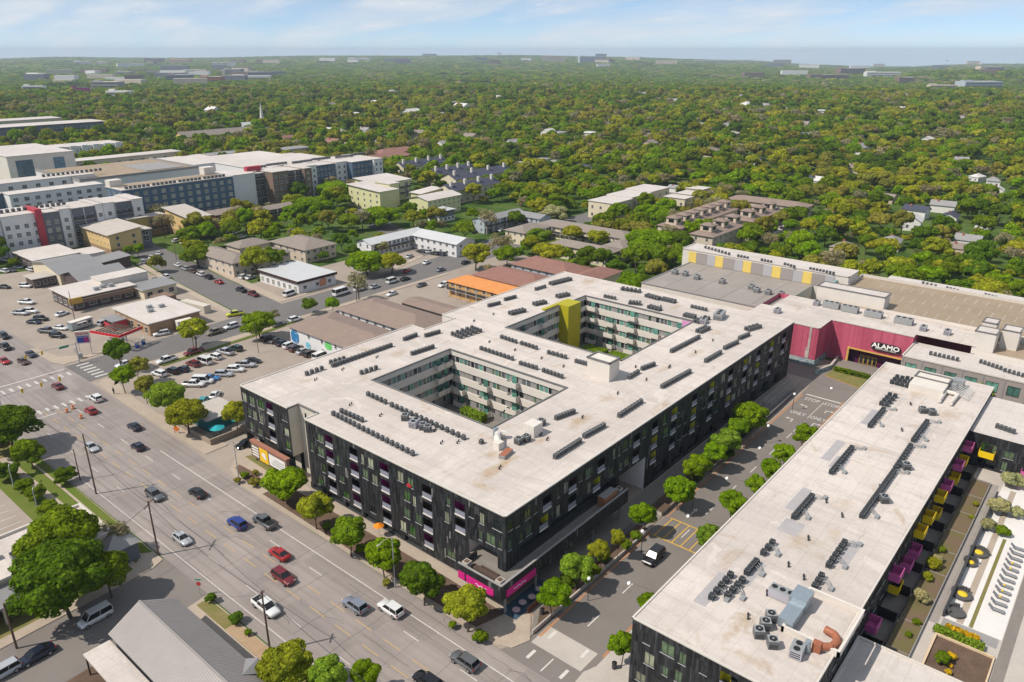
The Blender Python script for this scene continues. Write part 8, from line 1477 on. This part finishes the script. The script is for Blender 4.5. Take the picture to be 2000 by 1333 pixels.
for a in ((225, 664, 'pickup', 'white', 20, 'white pickup under the canopy frame'), (204, 630, 'suv', 'silver', 20, 'silver suv behind the canopy frame'), (315, 651, 'suv', 'white', 160, 'white suv before the station shop'), (420, 648, 'pickup', 'tan', 182, 'tan pickup with rusty load on the side street kerb'), (451, 637, 'suv', 'white', 182, 'white suv ahead of the tan pickup'), (459, 613, 'pickup', 'yellow', 160, 'yellow and green pickup at the corner'), (92, 646, 'pickup', 'grey', -60, 'grey tow pickup before the travel trailer'), (112, 655, 'suv', 'black', -60, 'black suv before the travel trailer'), (118, 640, 'sedan', 'white', -60, 'white car on the tow bed'), (121, 612, 'sedan', 'white', 20, 'white sedan before the restaurant'), (40, 611, 'pickup', 'silver', -60, 'silver pickup in the restaurant lot'), (60, 607, 'suv', 'white', -60, 'white suv in the restaurant lot'), (80, 622, 'suv', 'black', -60, 'black suv in the restaurant lot, right one'), (66, 628, 'sedan', 'navy', -60, 'navy sedan in the restaurant lot'), (52, 590, 'pickup', 'white', -60, 'white pickup in the restaurant lot'), (50, 558, 'suv', 'white', -60, 'white suv crossing the restaurant lot'), (8, 560, 'sedan', 'black', -60, 'black sedan at the left edge of the lot'), (8, 529, 'suv', 'white', 100, 'white suv at the left edge, farther row'), (35, 521, 'sedan', 'silver', 100, 'silver sedan in the far row by the metal hall'), (22, 527, 'sedan', 'grey', 100, 'grey sedan in the far row by the metal hall'), (60, 526, 'suv', 'white', 100, 'white suv in the far row by the flat canopy'), (10, 507, 'suv', 'white', 100, 'white suv near the grey apartments'), (323, 540, 'suv', 'white', 88, 'white suv at the motel street kerb'), (305, 549, 'van', 'black', 88, 'black van parked beside the restaurant'), (280, 511, 'suv', 'silver', 60, 'silver suv at the lane mouth'), (295, 502, 'sedan', 'white', 60, 'white sedan behind the silver suv'), (310, 494, 'sedan', 'white', 60, 'second white sedan behind the silver suv'), (200, 514, 'suv', 'navy', 60, 'navy suv under the metal hall lean to'), (233, 508, 'suv', 'black', 60, 'black suv beside the yellow apartments')): car(*a, group=STN)
MOT = 'cars along the motel streets'
for a in ((347, 517, 'sedan', 'white', 88, 'white sedan first along the beige apartments'), (362, 524, 'suv', 'silver', 88, 'silver suv second along the beige apartments'), (377, 529, 'sedan', 'brown', 88, 'brown sedan third along the beige apartments'), (392, 535, 'suv', 'white', 88, 'white suv fourth along the beige apartments'), (407, 541, 'suv', 'black', 88, 'black suv fifth along the beige apartments'), (427, 550, 'sedan', 'red', 88, 'red sedan sixth along the beige apartments'), (471, 566, 'pickup', 'black', 88, 'black pickup on the motel street'), (494, 574, 'pickup', 'darkred', 88, 'dark red pickup on the motel street'), (476, 540, 'suv', 'white', 20, 'white suv in the shop yard, left one'), (489, 541, 'sedan', 'white', 20, 'white sedan in the shop yard, right one'), (566, 572, 'van', 'white', 10, 'white van before the pale roofed shop'), (667, 570, 'shuttle', 'white', 4, 'white shuttle bus on the side street'), (703, 562, 'van', 'white', 4, 'tall white van ahead of the shuttle bus'), (766, 547, 'van', 'white', 4, 'white van farther up the side street'), (732, 559, 'sedan', 'silver', 4, 'silver sedan between the white vans'), (792, 544, 'sedan', 'black', 4, 'black sedan ahead of the farther van'), (765, 573, 'sedan', 'white', 184, 'white sedan driving on the side street'), (823, 556, 'sedan', 'grey', 184, 'grey sedan driving on the side street'), (861, 526, 'sedan', 'steel', 4, 'blue grey sedan up the side street'), (910, 512, 'sedan', 'black', 4, 'black sedan farthest up the side street'), (866, 556, 'suv', 'white', 184, 'white suv before the orange motel'), (545, 633, 'sedan', 'grey', 4, 'grey sedan half hidden by the round tree'), (576, 623, 'suv', 'white', 4, 'white suv on the kerb before the mural apartments'), (823, 490, 'sedan', 'black', 100, 'black sedan in the white motel court'), (833, 491, 'suv', 'silver', 100, 'silver suv in the white motel court'), (849, 495, 'suv', 'black', 100, 'black suv in the white motel court'), (861, 496, 'suv', 'navy', 100, 'navy suv in the white motel court'), (833, 512, 'sedan', 'white', 20, 'white sedan at the white motel gate'), (795, 528, 'sedan', 'red', 20, 'red car under the yellow green tree'), (938, 491, 'pickup', 'white', -70, 'white pickup beside the white motel end wall'), (939, 479, 'sedan', 'tan', -70, 'tan sedan behind the white pickup'), (927, 452, 'sedan', 'navy', 20, 'navy car before the grey motel'), (955, 452, 'suv', 'grey', 20, 'grey suv before the grey motel'), (978, 449, 'sedan', 'white', 20, 'white sedan before the grey motel'), (997, 459, 'sedan', 'black', 20, 'black sedan between the two motels'), (1022, 471, 'suv', 'darkred', 20, 'dark red suv at the cream motel gate'), (1102, 461, 'suv', 'white', 20, 'white suv in the cream motel court'), (1112, 459, 'sedan', 'grey', 20, 'grey sedan in the cream motel court'), (1200, 530, 'suv', 'black', 20, 'black suv behind the dark block'), (508, 414 + 20, 'suv', 'silver', 100, 'silver suv beside the tan lodge'), (491, 441, 'suv', 'grey', 100, 'grey suv beside the tan lodge'), (445, 452, 'suv', 'white', 20, 'white suv before the ochre apartments'), (458, 455, 'suv', 'white', 20, 'second white suv before the ochre apartments'), (473, 462, 'sedan', 'white', 20, 'white sedan by the flat round tree'), (345, 470, 'suv', 'white', 20, 'white suv in the yellow court'), (360, 472, 'sedan', 'white', 20, 'white sedan in the yellow court'), (800, 500, 'sedan', 'silver', 20, 'silver car at the white motel side')): car(*a, group=MOT)
# ------------------------------------------------------------------ finishing: letters to meshes, surplus condensers, haze
dg = bpy.context.evaluated_depsgraph_get()
for o in [o for o in SC.objects if o.type == 'FONT']:
    me = bpy.data.meshes.new_from_object(o.evaluated_get(dg)); n = OB(o.name + '_x', me, o.parent); n.location = o.location; n.rotation_euler = o.rotation_euler; n.scale = o.scale
    nm = o.name; bpy.data.objects.remove(o); n.name = nm.split('.')[0]; me.name = n.name
cs = [o for o in SC.objects if o.name.startswith('condenser_unit') and o.parent is None and 'group' in o]
cs.sort(key=lambda o: PJ(o.location)[2] * (1.0 if o.data is not CO_B else .8))
b = MB(); rest = cs[285:]; mats = [MATS['unit_case'], MATS['unit_top'], MATS['unit_fan']]
for o in rest:
    k = len(b.v); R_ = Matrix.Rotation(o.rotation_euler.z, 3, 'Z')
    b.v += [tuple(R_ @ q.co + o.location) for q in o.data.vertices]
    for p in o.data.polygons: b.f.append(tuple(k + i for i in p.vertices)); b.m.append(p.material_index)
    bpy.data.objects.remove(o)
if b.v: stuff(b.build('rear_condensers', mats), 'small grey condensers scattered over the rear of the courtyard roof', 'air conditioners')

hb = MB(); hb.box(-12500, -12500, -140, 12500, 12500, 112); hz = hb.build('haze', []); hz['kind'] = 'stuff'
hm = bpy.data.materials.new('haze'); hm.use_nodes = True; ht = hm.node_tree; ht.nodes.clear(); ho = N(ht, 'ShaderNodeOutputMaterial'); hv = N(ht, 'ShaderNodeVolumePrincipled')
hv.inputs['Color'].default_value = (.74, .86, 1.0, 1); hv.inputs['Density'].default_value = 0.00009; hv.inputs['Anisotropy'].default_value = .1; ht.links.new(hv.outputs[0], ho.inputs['Volume']); hz.data.materials.append(hm)
